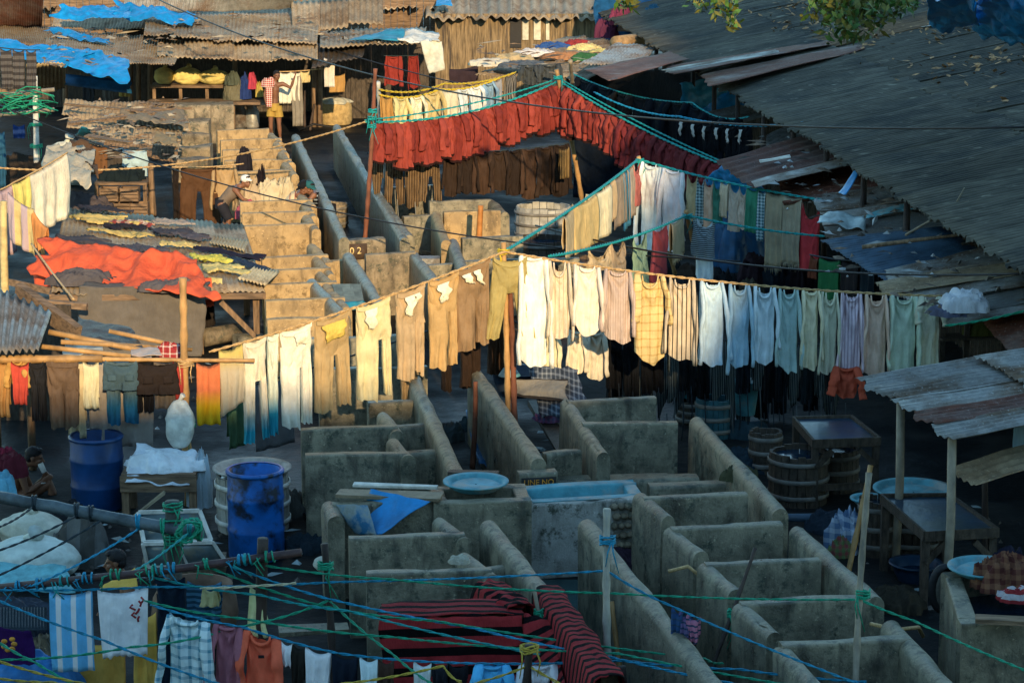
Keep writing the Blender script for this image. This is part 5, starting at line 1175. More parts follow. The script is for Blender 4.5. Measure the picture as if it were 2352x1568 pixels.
for i, (p, q, l) in enumerate((((1230, 925), (1300, 1040), 'broken plank leaning along the middle aisle, left one'), ((1255, 930), (1335, 1020), 'broken plank leaning along the middle aisle, right one'))):
    o = MB().bar(at(*p, .45), at(*q, .35), .2, .05, .02).build('plank', WOODD); tag(o, l, 'plank')
tarp_bm(MB(), at(1100, 1080, .05), at(1160, 1085, .05), at(1120, 950, .3), at(1070, 950, .3), .12, 14, 18, 8).build('dark_tarp', TARPD); tag(COL.objects['dark_tarp'], 'dark wet tarp lying in the middle aisle by the rusty stake', 'tarp')
# basin and planks on the tank, tarp corner
basin(at(1093, 1122, 1.0), .30, .06, CYANP, 'round cyan basin standing on the twin tank')
for p, q, w_, m, l in (((812, 1112), (1005, 1118), .1, WHITEP, 'pale plank at the back of the pen with the tarp corner'), ((776, 1132), (1015, 1140), .28, TINB, 'weathered corrugated board over the pen with the tarp corner'), ((1030, 1084), (1145, 1088), .14, WOODD, 'dark plank behind the round cyan basin')):
    o = MB().bar(at(*p, 1.04), at(*q, 1.04), w_, .03, .008).build('plank', m); tag(o, l, 'plank')
o = tarp_bm(MB(), at(822, 1222, .72), at(875, 1226, .78), at(985, 1150, 1.08), at(850, 1122, 1.1), .03, 24, 20, 31, rag=.03).build('tarp_corner', TARP); tag(o, 'blue tarp corner draped over the pen right of the blue drum', 'tarp')
o2 = tarp_bm(MB(), at(818, 1226, .735), at(866, 1228, .76), at(845, 1160, 1.02), at(772, 1158, 1.08), .02, 16, 14, 33, rag=.03).build('patch', plain('pale tarp patch', (.33, .38, .36), .7, .4, 5, .4, 15, col2=(.03, .16, .3), f2=(.45, .6), s2=5), o)
# red striped blanket over the front pens
bl = thing('blanket', 'red and black striped blanket draped over two pens at the bottom', 'blanket', at(1100, 1480, 0))
redm = cloth('B8181E', 'h', '14080A', .17, .45, .2); redd = cloth('A8161C', 'd', '14080A', .12, .45, .2)
fa_, fb_ = at(872, 1411, 1.03), at(1200, 1402, 1.03); fo = V((0, -.08, 0))
tarp_bm(MB(), fa_ + fo + V((.03, -.12, -.92)), fb_ + fo + V((.03, -.14, -.95)), fb_ + fo, fa_ + fo, .022, 30, 22, 4, rag=.03).build('front_fall', redm, bl)
tarp_bm(MB(), fa_ + fo, fb_ + fo, fb_ + V((0, .28, .02)), fa_ + V((0, .28, .02)), .02, 30, 8, 9, rag=.03).build('top_fold', redd, bl)
wr = [at(1118, 1350, 1.0), at(1160, 1378, 1.0), at(1198, 1405, 1.0)]
def drape(pts, wid, name, mat, drop=.5, sd=0):
    pts = [V(p) for p in pts]
    def fn(u, v):
        i = min(len(pts) - 2, int(v * (len(pts) - 1))); f = v * (len(pts) - 1) - i; c = pts[i].lerp(pts[i + 1], f); d = (pts[-1] - pts[0]).normalized(); n_ = V((d.y, -d.x, 0))
        a = (u - .5) * 2; x = max(-1, min(1, a * 2.2)) * wid; over = max(0, abs(a) - .45) / .55
        z = .03 + .05 * math.sqrt(max(0, 1 - min(1, abs(a) * 2.2) ** 2)) - over * drop
        return c + n_ * (x * (1 + .5 * over) + .05 * nz(v * 6, a * 2, sd)) + V((0, 0, z + .03 * nz(v * 9, a * 4, sd)))
    MB().slab(24, 26, fn, .012, V((0, 0, 1))).build(name, mat, bl)
drape(wr, .14, 'left_fold', redd, .45, 2)
drape([at(1255, 1362, 1.0), at(1300, 1420, 1.0), at(1345, 1490, 1.0), at(1400, 1570, 1.0)], .13, 'right_fold', redd, .6, 7)
tarp_bm(MB(), at(1205, 1580, .5), at(1300, 1580, .7), at(1262, 1420, .98), at(1196, 1405, 1.02), .06, 20, 20, 6, rag=.05, sag=.03).build('middle_sag', redd, bl)
# oddments in the pens and on the ledges
for x, y, z, c, l, s_ in ((1700, 1102, .82, '4A4A2E', 'rubbish heap on the ledge behind the speckled pen', .2), (1055, 1292, 1.0, 'B8B4A0', 'crumpled pale rag on the corner wall left of the long aisle wall', .1), (1420, 1310, .1, '3A2A3A', 'dark clothes lying in the masonry tank pen', .3), (1640, 1470, .1, '2A3038', 'wet dark clothes behind the pen second from the front', .3), (1760, 1300, .1, '20303A', 'wet clothes left in the pen fourth from the front', .3)):
    heap('bundle', at(x, y, z), s_, s_ * .7, s_ * .8, cloth(c), l, rough=.8)
for a_, b_, c_, l in (((1535, 1312), (1580, 1300), (1612, 1325), 'pale hose curving out of the pen third from the front'), ((2000, 1432), (2060, 1445), (2110, 1440), 'pale hose beside the long grey bamboo pole')):
    tag(MB().tube([at(*a_, .9), at(*b_, .95), at(*c_, .85), at(c_[0] + 10, c_[1] + 20, .6)], .018, 7).build('hose', RT), l, 'hose')

for x, y, c, l, rx, h in ((1105, 985, '20343A', 'wet dark cloth heap in the middle aisle left of the twin poles', .3, .2), (1330, 1065, '5A5A52', 'wet grey cloth heap behind the long flat ledge', .3, .25), (1720, 1075, '1E3440', 'soaking dark clothes beside the bluish outer wall', .35, .25), (1905, 1215, '2A3A48', 'soaking navy clothes left of the blue and white bundle', .3, .2),
                        (2060, 1395, '3A3428', 'brownish wet clothes in front of the second work table', .3, .22), (700, 1260, '20303A', 'dark wet clothes on the floor right of the bright blue drum', .28, .16), (150, 1215, '2A2C30', 'sooty wet clothes left of the dark blue drum', .3, .3), (660, 1180, '4A4A44', 'grey wet clothes at the foot of the drum side pen', .25, .3), (1020, 1010, '38464A', 'slate wet clothes left of the rusty stake', .25, .25)):
    heap('wet_clothes', at(x, y), rx, rx * .8, h, cloth(c), l, rough=.8)
# ---------------------------------------------------------------- drying platform with clothes, left middle
pz = 1.0
PA, PB, PC_, PD = at(118, 668, pz), at(604, 664, pz), at(556, 512, pz), at(150, 474, pz)
pf = thing('drying_platform', 'low wooden drying platform covered with clothes on the sunlit left', 'platform', at(350, 700))
for i in range(6):
    a, b, c, d = PA.lerp(PB, i / 6), PA.lerp(PB, (i + 1) / 6 + .01), PD.lerp(PC_, (i + 1) / 6 + .01), PD.lerp(PC_, i / 6)
    z = V((0, 0, -.03 - .008 * (i % 2))); corr(MB(), a + z, b + z, c + z, d + z, .1, .012, 8, .02, .03, i * 4).build('tin_sheet', TINB, pf)
for a, b in ((PA, PB), (PB, PC_), (PC_, PD), (PD, PA)): MB().bar(a - V((0, 0, .1)), b - V((0, 0, .1)), .07, .09, .008).build('edge_beam', WOODH, pf)
for u, v in ((.02, .03), (.35, .03), (.7, .03), (.97, .03), (.02, .97), (.97, .97), (.97, .5)):
    p = PA.lerp(PB, u).lerp(PD.lerp(PC_, u), v); MB().bar(V((p.x, p.y, 0)), V((p.x, p.y, .86)), .09, .09, .008).build('leg', WOOD, pf)
p = PA.lerp(PB, .8); q = PA.lerp(PB, .96); MB().bar(V((p.x, p.y - .02, .82)), V((q.x, q.y - .02, .3)), .06, .07, .008).build('brace', WOOD, pf)
G6 = 'clothes laid on the drying platform'
def lay(kind, x0, y0, x1, y1, wpx, col, label, amp=.05, lift=.02, name=None, z=pz):
    a, b = at(x0, y0, z), at(x1, y1, z); s_ = proj(a.lerp(b, .5))[2]; e = (b - a); n_ = V((e.y, -e.x, 0)).normalized()
    return laid(kind, a, n_ * (wpx * 1.55 / s_ / 2), e, cloth(col) if isinstance(col, str) else col, label, G6, amp=amp, lift=lift, name=name)
o = tarp_bm(MB(), at(62, 626, 1.03), at(484, 688, 1.03), at(452, 592, 1.4), at(112, 548, 1.42), .12, 60, 30, 57, rag=.10, sag=.02, th=.02).build('orange_cloth', cloth('E8520C')); tag(o, 'big orange cloth spread across the drying platform', 'cloth', G6)
e = tarp_bm(MB(), at(468, 705, .72), at(492, 702, .72), at(484, 640, 1.08), at(452, 640, 1.08), .03, 8, 14, 17).build('hanging_end', cloth('E8520C'), o)
e = tarp_bm(MB(), at(80, 655, .8), at(130, 662, .8), at(135, 620, 1.02), at(75, 612, 1.02), .04, 8, 10, 19).build('hanging_end', cloth('E8520C'), o)
gs = tarp_bm(MB(), PA.lerp(PB, .13) + V((0, -.12, -.95)), PA.lerp(PB, .71) + V((0, -.16, -.97)), PA.lerp(PB, .74) + V((0, -.03, .05)), PA.lerp(PB, .13) + V((0, -.03, .06)), .035, 40, 22, 61, rag=.03, th=.012).build('grey_sheet', cloth('6C655C')); tag(gs, 'big grey brown sheet hanging down the front of the drying platform', 'cloth', G6)
tarp_bm(MB(), PA.lerp(PB, .13) + V((0, -.03, .06)), PA.lerp(PB, .74) + V((0, -.03, .05)), PA.lerp(PB, .74) + V((0, .35, .05)), PA.lerp(PB, .15) + V((0, .35, .06)), .03, 30, 6, 64, rag=.03, th=.012).build('top_fold', cloth('6C655C'), gs)
heap('folded_cloth', at(185, 652, pz), .5, .22, .24, cloth('5A5558'), 'blue grey bundle at the left end of the grey brown sheet', 'cloth', G6, .5); heap('folded_cloth', at(398, 668, pz), .48, .18, .2, cloth('5E595C', 'v', '5E595C', .4, .5), 'blue grey folded cloth at the right end of the grey brown sheet', 'cloth', G6, .4)
heap('dark_cloth', at(470, 745, .1), .16, .2, .75, cloth('2A2420'), 'dark cloth bunched under the right end of the grey brown sheet', 'cloth', None, .8)
for a in (('shirt', 165, 500, 330, 520, 70, 'C9AE55', 'pale yellow shirt spread at the back left of the drying platform'), ('shirt', 130, 548, 280, 575, 70, '4E4A50', 'dark grey shirt just behind the orange cloth, left'),
          ('trousers', 210, 530, 340, 548, 60, 'C4A852', 'yellow trousers between dark clothes on the drying platform'), ('shirt', 240, 522, 330, 530, 50, '2C2A34', 'black shirt beside the red checked cloth'),
          ('cloth', 255, 512, 345, 524, 40, cloth('C9B49A', 'c', '9A3A34', .16, .5), 'red checked cloth at the back of the drying platform'), ('shirt', 290, 570, 400, 592, 70, '55525A', 'dark grey shirt behind the middle of the orange cloth'),
          ('shirt', 345, 530, 470, 548, 60, '4A464E', 'charcoal shirt near the pale corrugated sheet'), ('cloth', 372, 562, 450, 572, 40, 'C9B060', 'pale yellow cloth behind the hump of the orange cloth'),
          ('trousers', 452, 574, 600, 600, 50, '25243A', 'navy trousers stretching over the platform edge'), ('shirt', 440, 592, 530, 606, 44, 'C8C022', 'lime yellow shirt right of the orange cloth'),
          ('shirt', 468, 614, 570, 634, 66, 'CDBB68', 'pale yellow shirt at the front right of the drying platform'), ('trousers', 530, 600, 618, 626, 44, '2A3E58', 'blue jeans laid beside the golden pens'),
          ('cloth', 350, 512, 440, 520, 34, '9A8F86', 'greyish towel at the far edge of the platform'), ('shirt', 180, 478, 300, 494, 50, '3A3842', 'dark shirt at the very back of the platform'), ('cloth', 400, 540, 480, 555, 40, '5A5660', 'grey cloth left of the pale corrugated sheet')):
    lay(*a)
o = tarp_bm(MB(), at(478, 690, .72), at(508, 690, .75), at(512, 640, 1.04), at(478, 636, 1.04), .02, 8, 10, 23).build('hanging_sleeve', cloth('CDBB68')); tag(o, 'pale yellow sleeve hanging over the front of the platform', 'cloth')
for q, l in (([(480, 556), (560, 574), (572, 552), (492, 540)], 'pale corrugated sheet on the drying platform by the tall golden face'), ([(545, 640), (612, 656), (645, 622), (585, 612)], 'pale corrugated sheet at the right corner of the drying platform')):
    P4 = [at(x, y, pz + .05) for x, y in q]; tag(corr(MB(), *P4, pitch=.09, seed=R.uniform(0, 9)).build('corrugated_sheet', TINY), l, 'metal sheet')
o = MB().tube([at(470, 772), at(540, 765)] if False else [at(468, 775, .25), at(545, 762, .25)], .14, 9).build('stone_log', STONE); tag(o, 'rough stone roller below the right end of the platform', 'stone')
wall_bm(MB(), pt(540, 770, .3), pt(600, 765, .3), .3, .3, rnd=.5).build('stone_kerb', CON_SHADE); tag(COL.objects['stone_kerb'], 'low shaded kerb beside the rough stone roller', 'kerb')
# pole that shades the grey sheet is the bamboo pole; leftmost shed
lsd = thing('lean_to', 'lean to shed at the left edge with a ribbed grey tin roof', 'shed', at(60, 960))
rp = [at(-40, 800, 1.95), at(112, 806, 1.95), at(118, 690, 2.25), at(-60, 640, 2.35)]
corr(MB(), at(-60, 812, 1.9), at(88, 806, 1.95), at(118, 715, 2.1), at(-60, 640, 2.3), .16, .03, 8, .02, .03, 4).build('roof_sheet', TIN, lsd)
for x in (-20, 60): p = at(x, 690, 2.1); MB().tube([V((p.x, p.y, 0)), p], .05, 7).build('post', WOOD, lsd)
o = MB().bar(at(42, 668, 2.2), at(180, 768, 1.85), .09, .2, .01).build('beam', WOODH, lsd)
mb = MB()
for i in range(14): p = at(-20 + i * 12, 1000) ; mb.bar(V((p.x, 31.5, 0)), V((p.x, 31.5, 1.55)), .12, .03, .006)
mb.build('plank_wall', WOODD, lsd)
for i, (p, q, r_) in enumerate((((112, 762, 1.9), (360, 812, 1.65), .035), ((140, 785, 1.85), (440, 802, 1.6), .03), ((90, 795, 1.85), (300, 818, 1.7), .03), ((250, 760, 1.85), (430, 798, 1.62), .028))):
    o = MB().tube([at(*p), at(*q)], r_, 7).build('bamboo', BAMB); tag(o, ('upper bamboo lying over the lean to edge', 'second bamboo lying towards the tall pole', 'lower bamboo along the lean to edge', 'short bamboo ending at the tall bamboo pole')[i], 'bamboo')
for q, m, l in (([(180, 785), (330, 800), (300, 752), (178, 730)], WOODD, 'dark sacking laid beside the lean to roof'), ([(142, 812), (232, 818), (238, 790), (152, 778)], WHITEP, 'sunlit white sheet of plastic under the bamboos'), ([(300, 812), (372, 815), (360, 798), (300, 798)], plain('pinkish plastic', (.5, .38, .3), .6, .2, 5, .3, 20), 'pinkish plastic beside the white sheet')):
    o = tarp_bm(MB(), *[at(x, y, 1.72) for x, y in q], amp=.05, seed=R.uniform(0, 9)).build('plastic_sheet', m); tag(o, l, 'sheet')
heap('cloth', at(392, 825, 1.55), .17, .12, .2, cloth('A8242A', 'c', 'D8C8C0', .08, .2), 'crumpled red cloth beside the tall bamboo pole', rough=.8)
pole('post', at(12, 700), aty(8, 462, at(12, 700).y), .07, plain('sunlit painted post', (.62, .48, .22), .7, .25, 6, .3, 20), 'thick pale painted post at the left edge', nodes=False)
pole('post', at(85, 420), aty(80, 175, at(85, 420).y), .07, WHITEP, 'white painted post at the upper left tangled with green rope', nodes=False, ties=[(.55, RG), (.35, RG), (.75, RG)])
Line([at(72, 560, 1.4), at(170, 688, 1.05)], .02).rope('tan rope tied down at the left of the orange cloth', RT, .015)
for p, q, l in (((25, 648), (135, 672), 'upper wooden rail left of the grey brown sheet'), ((40, 690), (200, 705), 'lower wooden rail left of the grey brown sheet')):
    o = MB().bar(at(*p, .95), at(*q, .9), .08, .1, .01).build('wood_rail', WOODH); tag(o, l, 'rail')
LW_ = Line([aty(-10, 438, 40.5), aty(30, 420, 40.8), aty(155, 350, 42)], .02); LW_.rope('rope carrying the white sheet at the left edge', RT, .014)
hang('sheet', LW_, 62, 158, 522, cloth('D8D2BA'), 'long white sheet hung on a slope at the left edge', k=11, fold=.05); hang('sheet', LW_, 28, 66, 510, cloth('D8C850'), 'yellow bordered cloth left of the long white sheet', fold=.04); hang('sheet', LW_, -10, 32, 590, cloth('B79AA0'), 'mauve cloth at the left edge under the slope rope', fold=.04)
LW2 = Line([aty(-10, 440, 39), aty(45, 436, 39), aty(120, 540, 38.5)], .02)
hang('sheet', LW2, 20, 75, 570, cloth('C9B26A', 'v', 'B7A0A8', .22, .5), 'yellow and mauve striped cloth with an orange hem', fold=.05); hang('rag', LW2, 70, 112, 580, cloth('D8862A'), 'orange edged cloth slipping down beside the striped one', narrow=.4)
# hanging things and crates beyond the platform
LB = Line([aty(150, 318, 49), aty(350, 345, 49)], .04); LB.rope('rope with brown and blue cloths beyond the platform', RK, .012)
for x0, x1, yb, c, k, l in ((205, 246, 402, '7A5028', 'towel', 'brown cloth on the short rope beyond the platform'), (246, 280, 400, '4E463E', 'towel', 'dark grey cloth between the brown one and the blue shorts'), (279, 338, 404, '9EC0CC', 'shorts', 'light blue shorts on the short rope beyond the platform')):
    hang(k, LB, x0, x1, yb, cloth(c), l)
LT = Line([aty(395, 384, 46.5), aty(560, 376, 47)], .03); LT.rope('rope with the brown trousers and tan shirt beside the workers', RT, .014)
tr(412, 500, 520, '5C3C20', 'long brown trousers hanging beside the tan shirt, upper left', LT, None, spread=.08, lw=.5); sh(482, 546, 498, 'B4935E', 'tan shirt hanging beside the long brown trousers', LT, None, sag=.03); tr(380, 410, 505, '2A221E', 'dark trousers hanging left of the long brown ones', LT, None)
sack(at(160, 425), .55, .4, .95, SACK, 'big white sack behind the long white sheet'); heap('bundle', at(190, 480, .4), .5, .3, .35, cloth('564C4C'), 'greyish cloth heap right of the long white sheet', rough=.4)
tk = thing('crate_table', 'table stacked with slatted crates and dark clothes beyond the platform', 'table', at(285, 492))
c0 = at(285, 492); MB().box(c0 + V((0, 0, .66)), 1.05, .7, .05).build('table_top', WOODH, tk)
for a in (-1, 1):
    for b in (-1, 1): MB().box(c0 + V((a * .48, b * .3, .32)), .07, .07, .64).build('leg', WOOD, tk)
for i, (x, z) in enumerate(((-.32, .04), (.05, .04), (.38, .04), (-.2, .34), (.2, .34))):
    crate(c0 + V((x, -.42, z)), .34, .3, .27, WOODH, ('leftmost slatted crate on the ground under the crate table', 'middle slatted crate on the ground under the crate table', 'rightmost slatted crate on the ground under the crate table', 'upper left slatted crate under the crate table', 'upper right slatted crate under the crate table')[i], 'slatted crates')
heap('bundle', c0 + V((0, 0, .69)), .42, .25, .3, cloth('16262C'), 'dark teal clothes on the crate table', rough=.7)
pole('post', at(352, 495), aty(346, 375, at(352, 495).y), .07, WOOD, 'square wooden post right of the crate table', nodes=False)
# stone steps, blocks and benches behind
for i, (y, w0, w1, h) in enumerate(((318, 405, 482, .55), (345, 402, 484, .5), (372, 400, 486, .45), (398, 398, 480, .4))):
    a, b = pt(w0, y - h * 60, h), pt(w1, y - h * 60, h); o = wall_bm(MB(), a, b, h + .1, .5, rnd=.4, seed=i * 2, jit=.025).build('stone_block', STONE); tag(o, ('farthest mossy stone block left of the sunlit pens', 'second mossy stone block left of the sunlit pens', 'third mossy stone block left of the sunlit pens', 'nearest mossy stone block left of the sunlit pens')[i], 'stone block')
o = wall_bm(MB(), pt(402, 238, .95), pt(536, 236, .95), .95, .7, rnd=.2, seed=8).build('stone_counter', STONE); tag(o, 'stained golden stone counter in front of the back shed', 'counter')
for x, l in ((552, 'left grey milk can beside the stone counter'), (580, 'right grey milk can beside the stone counter')):
    o = MB().lathe([(.01, 0), (.17, .0), (.18, .05), (.18, .42), (.12, .52), (.12, .58), (.15, .6), (.15, .63), (.01, .63)], at(x, 294), 22).build('milk_can', TIN); tag(o, l, 'can')
# back shed with deep shade
YS = 62.0
bs = thing('back_shed', 'long shed at the back with a dusty corrugated roof and deep shade inside', 'shed', at(540, 292))
def bsheet(a, b, c, d, m, **k): corr(MB(), a, b, c, d, .11, .018, 8, .07, .07, R.uniform(0, 40), **k).build('roof_sheet', m, bs)
xs_ = [330, 430, 530, 630, 722]
for i in range(4):
    x0, x1 = xs_[i], xs_[i + 1] + 6; ya = lambda x: 82 + (x - 330) * .05
    bsheet(aty(x0, ya(x0), YS - .8), aty(x1, ya(x1), YS - .8), aty(x1 + 8, 20, 67.5), aty(x0 + 8, 22, 67.5), TINB)
    bsheet(aty(x0 + (30 if i == 0 else -6), 132 + i * 2, YS - 1.6 - .03 * (i % 2)), aty(x1 + 2, 134 + i * 2, YS - 1.6 - .03 * (i % 2)), aty(x1 + 2, 96 + i, YS - .5), aty(x0 + (32 if i == 0 else -6), 98 + i, YS - .5), TINB)
for x in (318, 345, 722, 735, 540): a = at(x, 262 if x < 700 else 292); MB().tube([a, aty(x, 102, a.y)], .07, 7).build('post', WOOD, bs)
mb = MB()
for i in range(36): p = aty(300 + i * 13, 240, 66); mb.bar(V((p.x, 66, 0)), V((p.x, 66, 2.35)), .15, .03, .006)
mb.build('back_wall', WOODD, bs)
for a, b, z, l in ((340, 640, .78, 'long wooden counter under the back shed roof'), (350, 545, 1.1, 'shelf with yellowed sacks in the back shed')):
    yy = 61.4 if z < 1 else 62.4; p, q = aty(a, 240, yy), aty(b, 240, yy); o = MB().bar(V((p.x, yy, z)), V((q.x, yy, z)), .7, .07, .01).build('counter', WOODH)
    tag(o, l, 'counter')
    for x in (.04, .35, .66, .96): MB().bar(V((p.x + (q.x - p.x) * x, yy - .2, 0)), V((p.x + (q.x - p.x) * x, yy - .2, z - .04)), .08, .08).build('leg', WOOD, o)
for x, rx, h, l in ((378, .26, .42, 'round yellowed sack leftmost on the back shed shelf'), (432, .36, .42, 'round yellowed sack in the middle of the back shed shelf'), (492, .4, .36, 'long yellowed sack right on the back shed shelf')):
    p = aty(x, 200, 62.3); sack(V((p.x, 62.3, 1.14)), rx, .24, h, SACKY, l, 'yellowed sacks on the shelf')
for x, z, c, l, rx, h in ((538, .82, '6E6A52', 'grey green sack heap beside the yellow sacks', .25, .55), (535, 1.2, '50594A', 'bundle on top of the grey green sack heap', .2, .35), (562, .85, '1E3A7A', 'blue clothes hanging heap in the back shed', .16, .6), (580, 1.1, 'C03050', 'pink bundle by the blue clothes in the back shed', .12, .42), (596, .9, 'B8A030', 'small yellow bag by the pink bundle', .11, .4)):
    p = aty(x, 220, 61.6); heap('bundle', V((p.x, 61.6, z)), rx, .2, h, cloth(c), l, rough=.5)
# white cloths hung by the man in yellow shorts, sackcloth bale to the right
LS = Line([aty(632, 165, 60.8), aty(742, 158, 60.8)], .02); LS.rope('rope held by the man in yellow shorts', RT, .014)
for x0, x1, yb, c, l in ((640, 668, 238, 'DCD6BE', 'white trousers left on the rope held by the man in shorts'), (668, 692, 232, 'DAD2B8', 'white trousers right on the rope held by the man in shorts'), (690, 712, 190, 'C9B270', 'yellowish cloth on the rope beside the white trousers'), (670, 694, 290, '8A8272', 'grey cloth hanging low behind the white trousers')):
    hang('towel', LS, x0, x1, yb, cloth(c), l)
t = thing('bale', 'cylindrical sackcloth bale with a white cover right of the back shed posts', 'bale', at(772, 284))
c = at(772, 284); MB().lathe([(.38, 0), (.42, .1), (.41, .5), (.36, .56)], c, 24, closed=True).build('bale_body', plain('sackcloth', (.42, .30, .13), .9, .3, 9, .6, 30), t); heap_bm(MB(), c + V((0, 0, .54)), .4, .4, .14, 3).build('cover', SACK, t)
for p, q, l in (((700, 292), (700, 205), 'thin stick left of the sackcloth bale'), ((712, 300), (722, 240), 'short crooked stick by the sackcloth bale')):
    pole('stick', at(*p), aty(*q, at(*p).y), .035, DARKP, l, 'stick', nodes=False)
o = MB().tube([at(690, 300, .1), at(720, 285, .3), at(760, 292, .1), at(790, 300, .05)], .03, 6).build('hose', BLACK); tag(o, 'black hose coiling below the sackcloth bale', 'hose')
# shed right of it with red clothes
ms = thing('middle_shed', 'small open shed with red clothes behind the yellow rope', 'shed', at(860, 262))
bsheet2 = lambda *q, m=TINB, **k: corr(MB(), *q, pitch=.13, amp=.02, nv=7, wob=.06, rag=.05, seed=R.uniform(0, 40)).build('roof_sheet', m, ms)
bsheet2(aty(735, 108, 60.5), aty(975, 100, 60.5), aty(980, 62, 64), aty(735, 72, 64)); bsheet2(aty(715, 160, 60), aty(835, 130, 60), aty(840, 100, 61.5), aty(722, 102, 61.5), m=WOODD)
for x in (745, 862, 972): a = at(x, 262); MB().tube([a, aty(x, 104, a.y)], .06, 7).build('post', WOOD, ms)
mb = MB()
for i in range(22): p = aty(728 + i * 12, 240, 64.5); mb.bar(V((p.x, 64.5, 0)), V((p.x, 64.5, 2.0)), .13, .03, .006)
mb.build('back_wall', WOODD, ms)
LM = Line([aty(880, 128, 61.2), aty(975, 126, 61.2)], .02); LM.rope('rope with red clothes in the small open shed', RK, .012)
for x0, x1, yb, c, l in ((882, 925, 190, '9A2A1C', 'red shirt left in the small open shed'), (936, 962, 198, '8E2418', 'red shirt right in the small open shed')): hang('shirt', LM, x0, x1, yb, cloth(c), l)
o = tarp_bm(MB(), aty(795, 92, 60.6), aty(925, 90, 60.6), aty(930, 66, 62), aty(860, 74, 62), .07, 18, 8, 9).build('tarp', TARPC); tag(o, 'teal tarp lying on the small open shed roof', 'tarp')
o = tarp_bm(MB(), aty(912, 88, 60.6), aty(1010, 98, 60.4), aty(1008, 74, 62), aty(915, 70, 62), .08, 18, 8, 14).build('white_cover', WHITEP); tag(o, 'white sheet draped over the small open shed roof corner', 'sheet')
o = tarp_bm(MB(), aty(985, 170, 60.3), aty(1022, 160, 60.3), aty(1015, 96, 60.4), aty(965, 94, 60.4), .08, 12, 16, 18).build('hanging_cover', SACK); tag(o, 'yellowed cover hanging from the white sheet', 'sheet')
hang('towel', Line([aty(1020, 158, 60), aty(1100, 148, 60)], .05), 1032, 1098, 190, cloth('3A2A30'), 'dark maroon cloth beside the yellowed cover')
heap('bundle', at(900, 262, .55), .5, .3, .3, cloth('7A5A38'), 'brown bundle under the red clothes in the open shed', rough=.5)
hang('towel', Line([aty(738, 132, 60.4), aty(790, 132, 60.4)], .01), 744, 768, 200, cloth('D2C8B4'), 'white rag on the open shed post'); hang('towel', Line([aty(738, 170, 60.4), aty(800, 168, 60.4)], .01), 756, 792, 212, cloth('B8862E'), 'mustard rag beside the sackcloth bale')
# plank house at the top
ph = thing('plank_house', 'weathered plank house with a wavy tiled roof at the top', 'house', aty(1180, 190, 70))
mb = MB(); YH = 68.
for i in range(60):
    p = aty(1003 + i * 6.15, 150, YH); mb.bar(V((p.x, YH + R.uniform(-.01, .01), 0)), V((p.x, YH + R.uniform(-.01, .01), aty(1003, 32, YH).z)), .072, .03, .004)
mb.build('plank_wall', plain('sunlit planks', (.20, .145, .08), .85, .5, 3, .6, 16, sx=9, sy=9, sz=.8, col2=(.05, .04, .035), f2=(.55, .68), s2=1.2), ph)
mb = MB(); p, q = aty(1003, 160, YH + 3), aty(1370, 150, YH + 3); mb.box(((p.x + q.x) / 2, YH + 2, 1.1), q.x - p.x - .3, 3.8, 2.2); mb.build('house_body', WOODD, ph)
for i in range(4):
    a, b = aty(978 + i * 98, 44, YH - .5), aty(978 + (i + 1) * 98 + 3, 44, YH - .5); c_, d_ = aty(978 + (i + 1) * 98 + 3, -40, YH + 6), aty(978 + i * 98, -40, YH + 6)
    corr(MB(), a, b, c_, d_, .30, .05, 10, .05, .1, i).build('roof_sheet', TINB, ph)
for x0, x1, y0, y1 in ((1200, 1214, 44, 92), (1226, 1242, 44, 92), (1254, 1262, 44, 92)):
    p, q = aty(x0, y1, YH - .05), aty(x1, y0, YH - .05); MB().box(((p.x + q.x) / 2, YH - .06, (p.z + q.z) / 2), q.x - p.x, .03, q.z - p.z).build('pale_panel', SACK, ph)
p, q = aty(1172, 110, YH - .05), aty(1198, 40, YH - .05); MB().box(((p.x + q.x) / 2, YH - .05, (p.z + q.z) / 2), q.x - p.x, .04, q.z - p.z).build('doorway', BLACK, ph)
o = tarp_bm(MB(), aty(1000, 14, YH - .3), aty(1040, 14, YH - .3), aty(1032, -8, YH + 1), aty(1008, -8, YH + 1), .06, 10, 8, 4).build('tarp', TARP); tag(o, 'little blue tarp scrap on the wavy tiled roof', 'tarp')
for i, (x0, x1, m) in enumerate(((-60, 240, TINB), (240, 520, TIN), (520, 760, TINB), (760, 1000, TINB), (1360, 1500, TIND))):
    P4 = [aty(x0, 22 - 4 * (i % 2), 69), aty(x1 + 20, 20, 69), aty(x1 + 20, -60, 84), aty(x0, -60, 84)]; tag(corr(MB(), *P4, pitch=.2, amp=.03, wob=.1, rag=.08, seed=i * 7 + 1).build('roof_sheet', m), ('farthest roof at the top left corner', 'farthest roof behind the wrinkled blue tarp', 'farthest roof behind the long shed', 'farthest roof left of the plank house', 'farthest dark roof right of the plank house')[i], 'roof')
mb = MB()
for i in range(70): p = aty(-40 + i * 15, 60, 69.5); mb.bar(V((p.x, 69.5, 0)), V((p.x, 69.5, 2.9)), .17, .03, .006)
tag(mb.build('plank_wall', WOODH), 'long plank wall under the farthest roofs at the top', 'wall')
# draped upright sheets left of the plank house
for q, l in (([(672, 76), (735, 76), (735, 0), (668, 0)], 'upright corrugated sheet left of the plank house, leftmost'), ([(735, 70), (800, 58), (800, -5), (735, 0)], 'upright corrugated sheet beside the leftmost one'), ([(800, 52), (880, 55), (880, -8), (800, -5)], 'bent corrugated sheet next to the plank house')):
    P4 = [aty(x, y, 64 + (76 - y) * .03) for x, y in q]; tag(corr(MB(), *P4, pitch=.16, amp=.03, wob=.08, seed=R.uniform(0, 9)).build('corrugated_sheet', TINB), l, 'metal sheet')
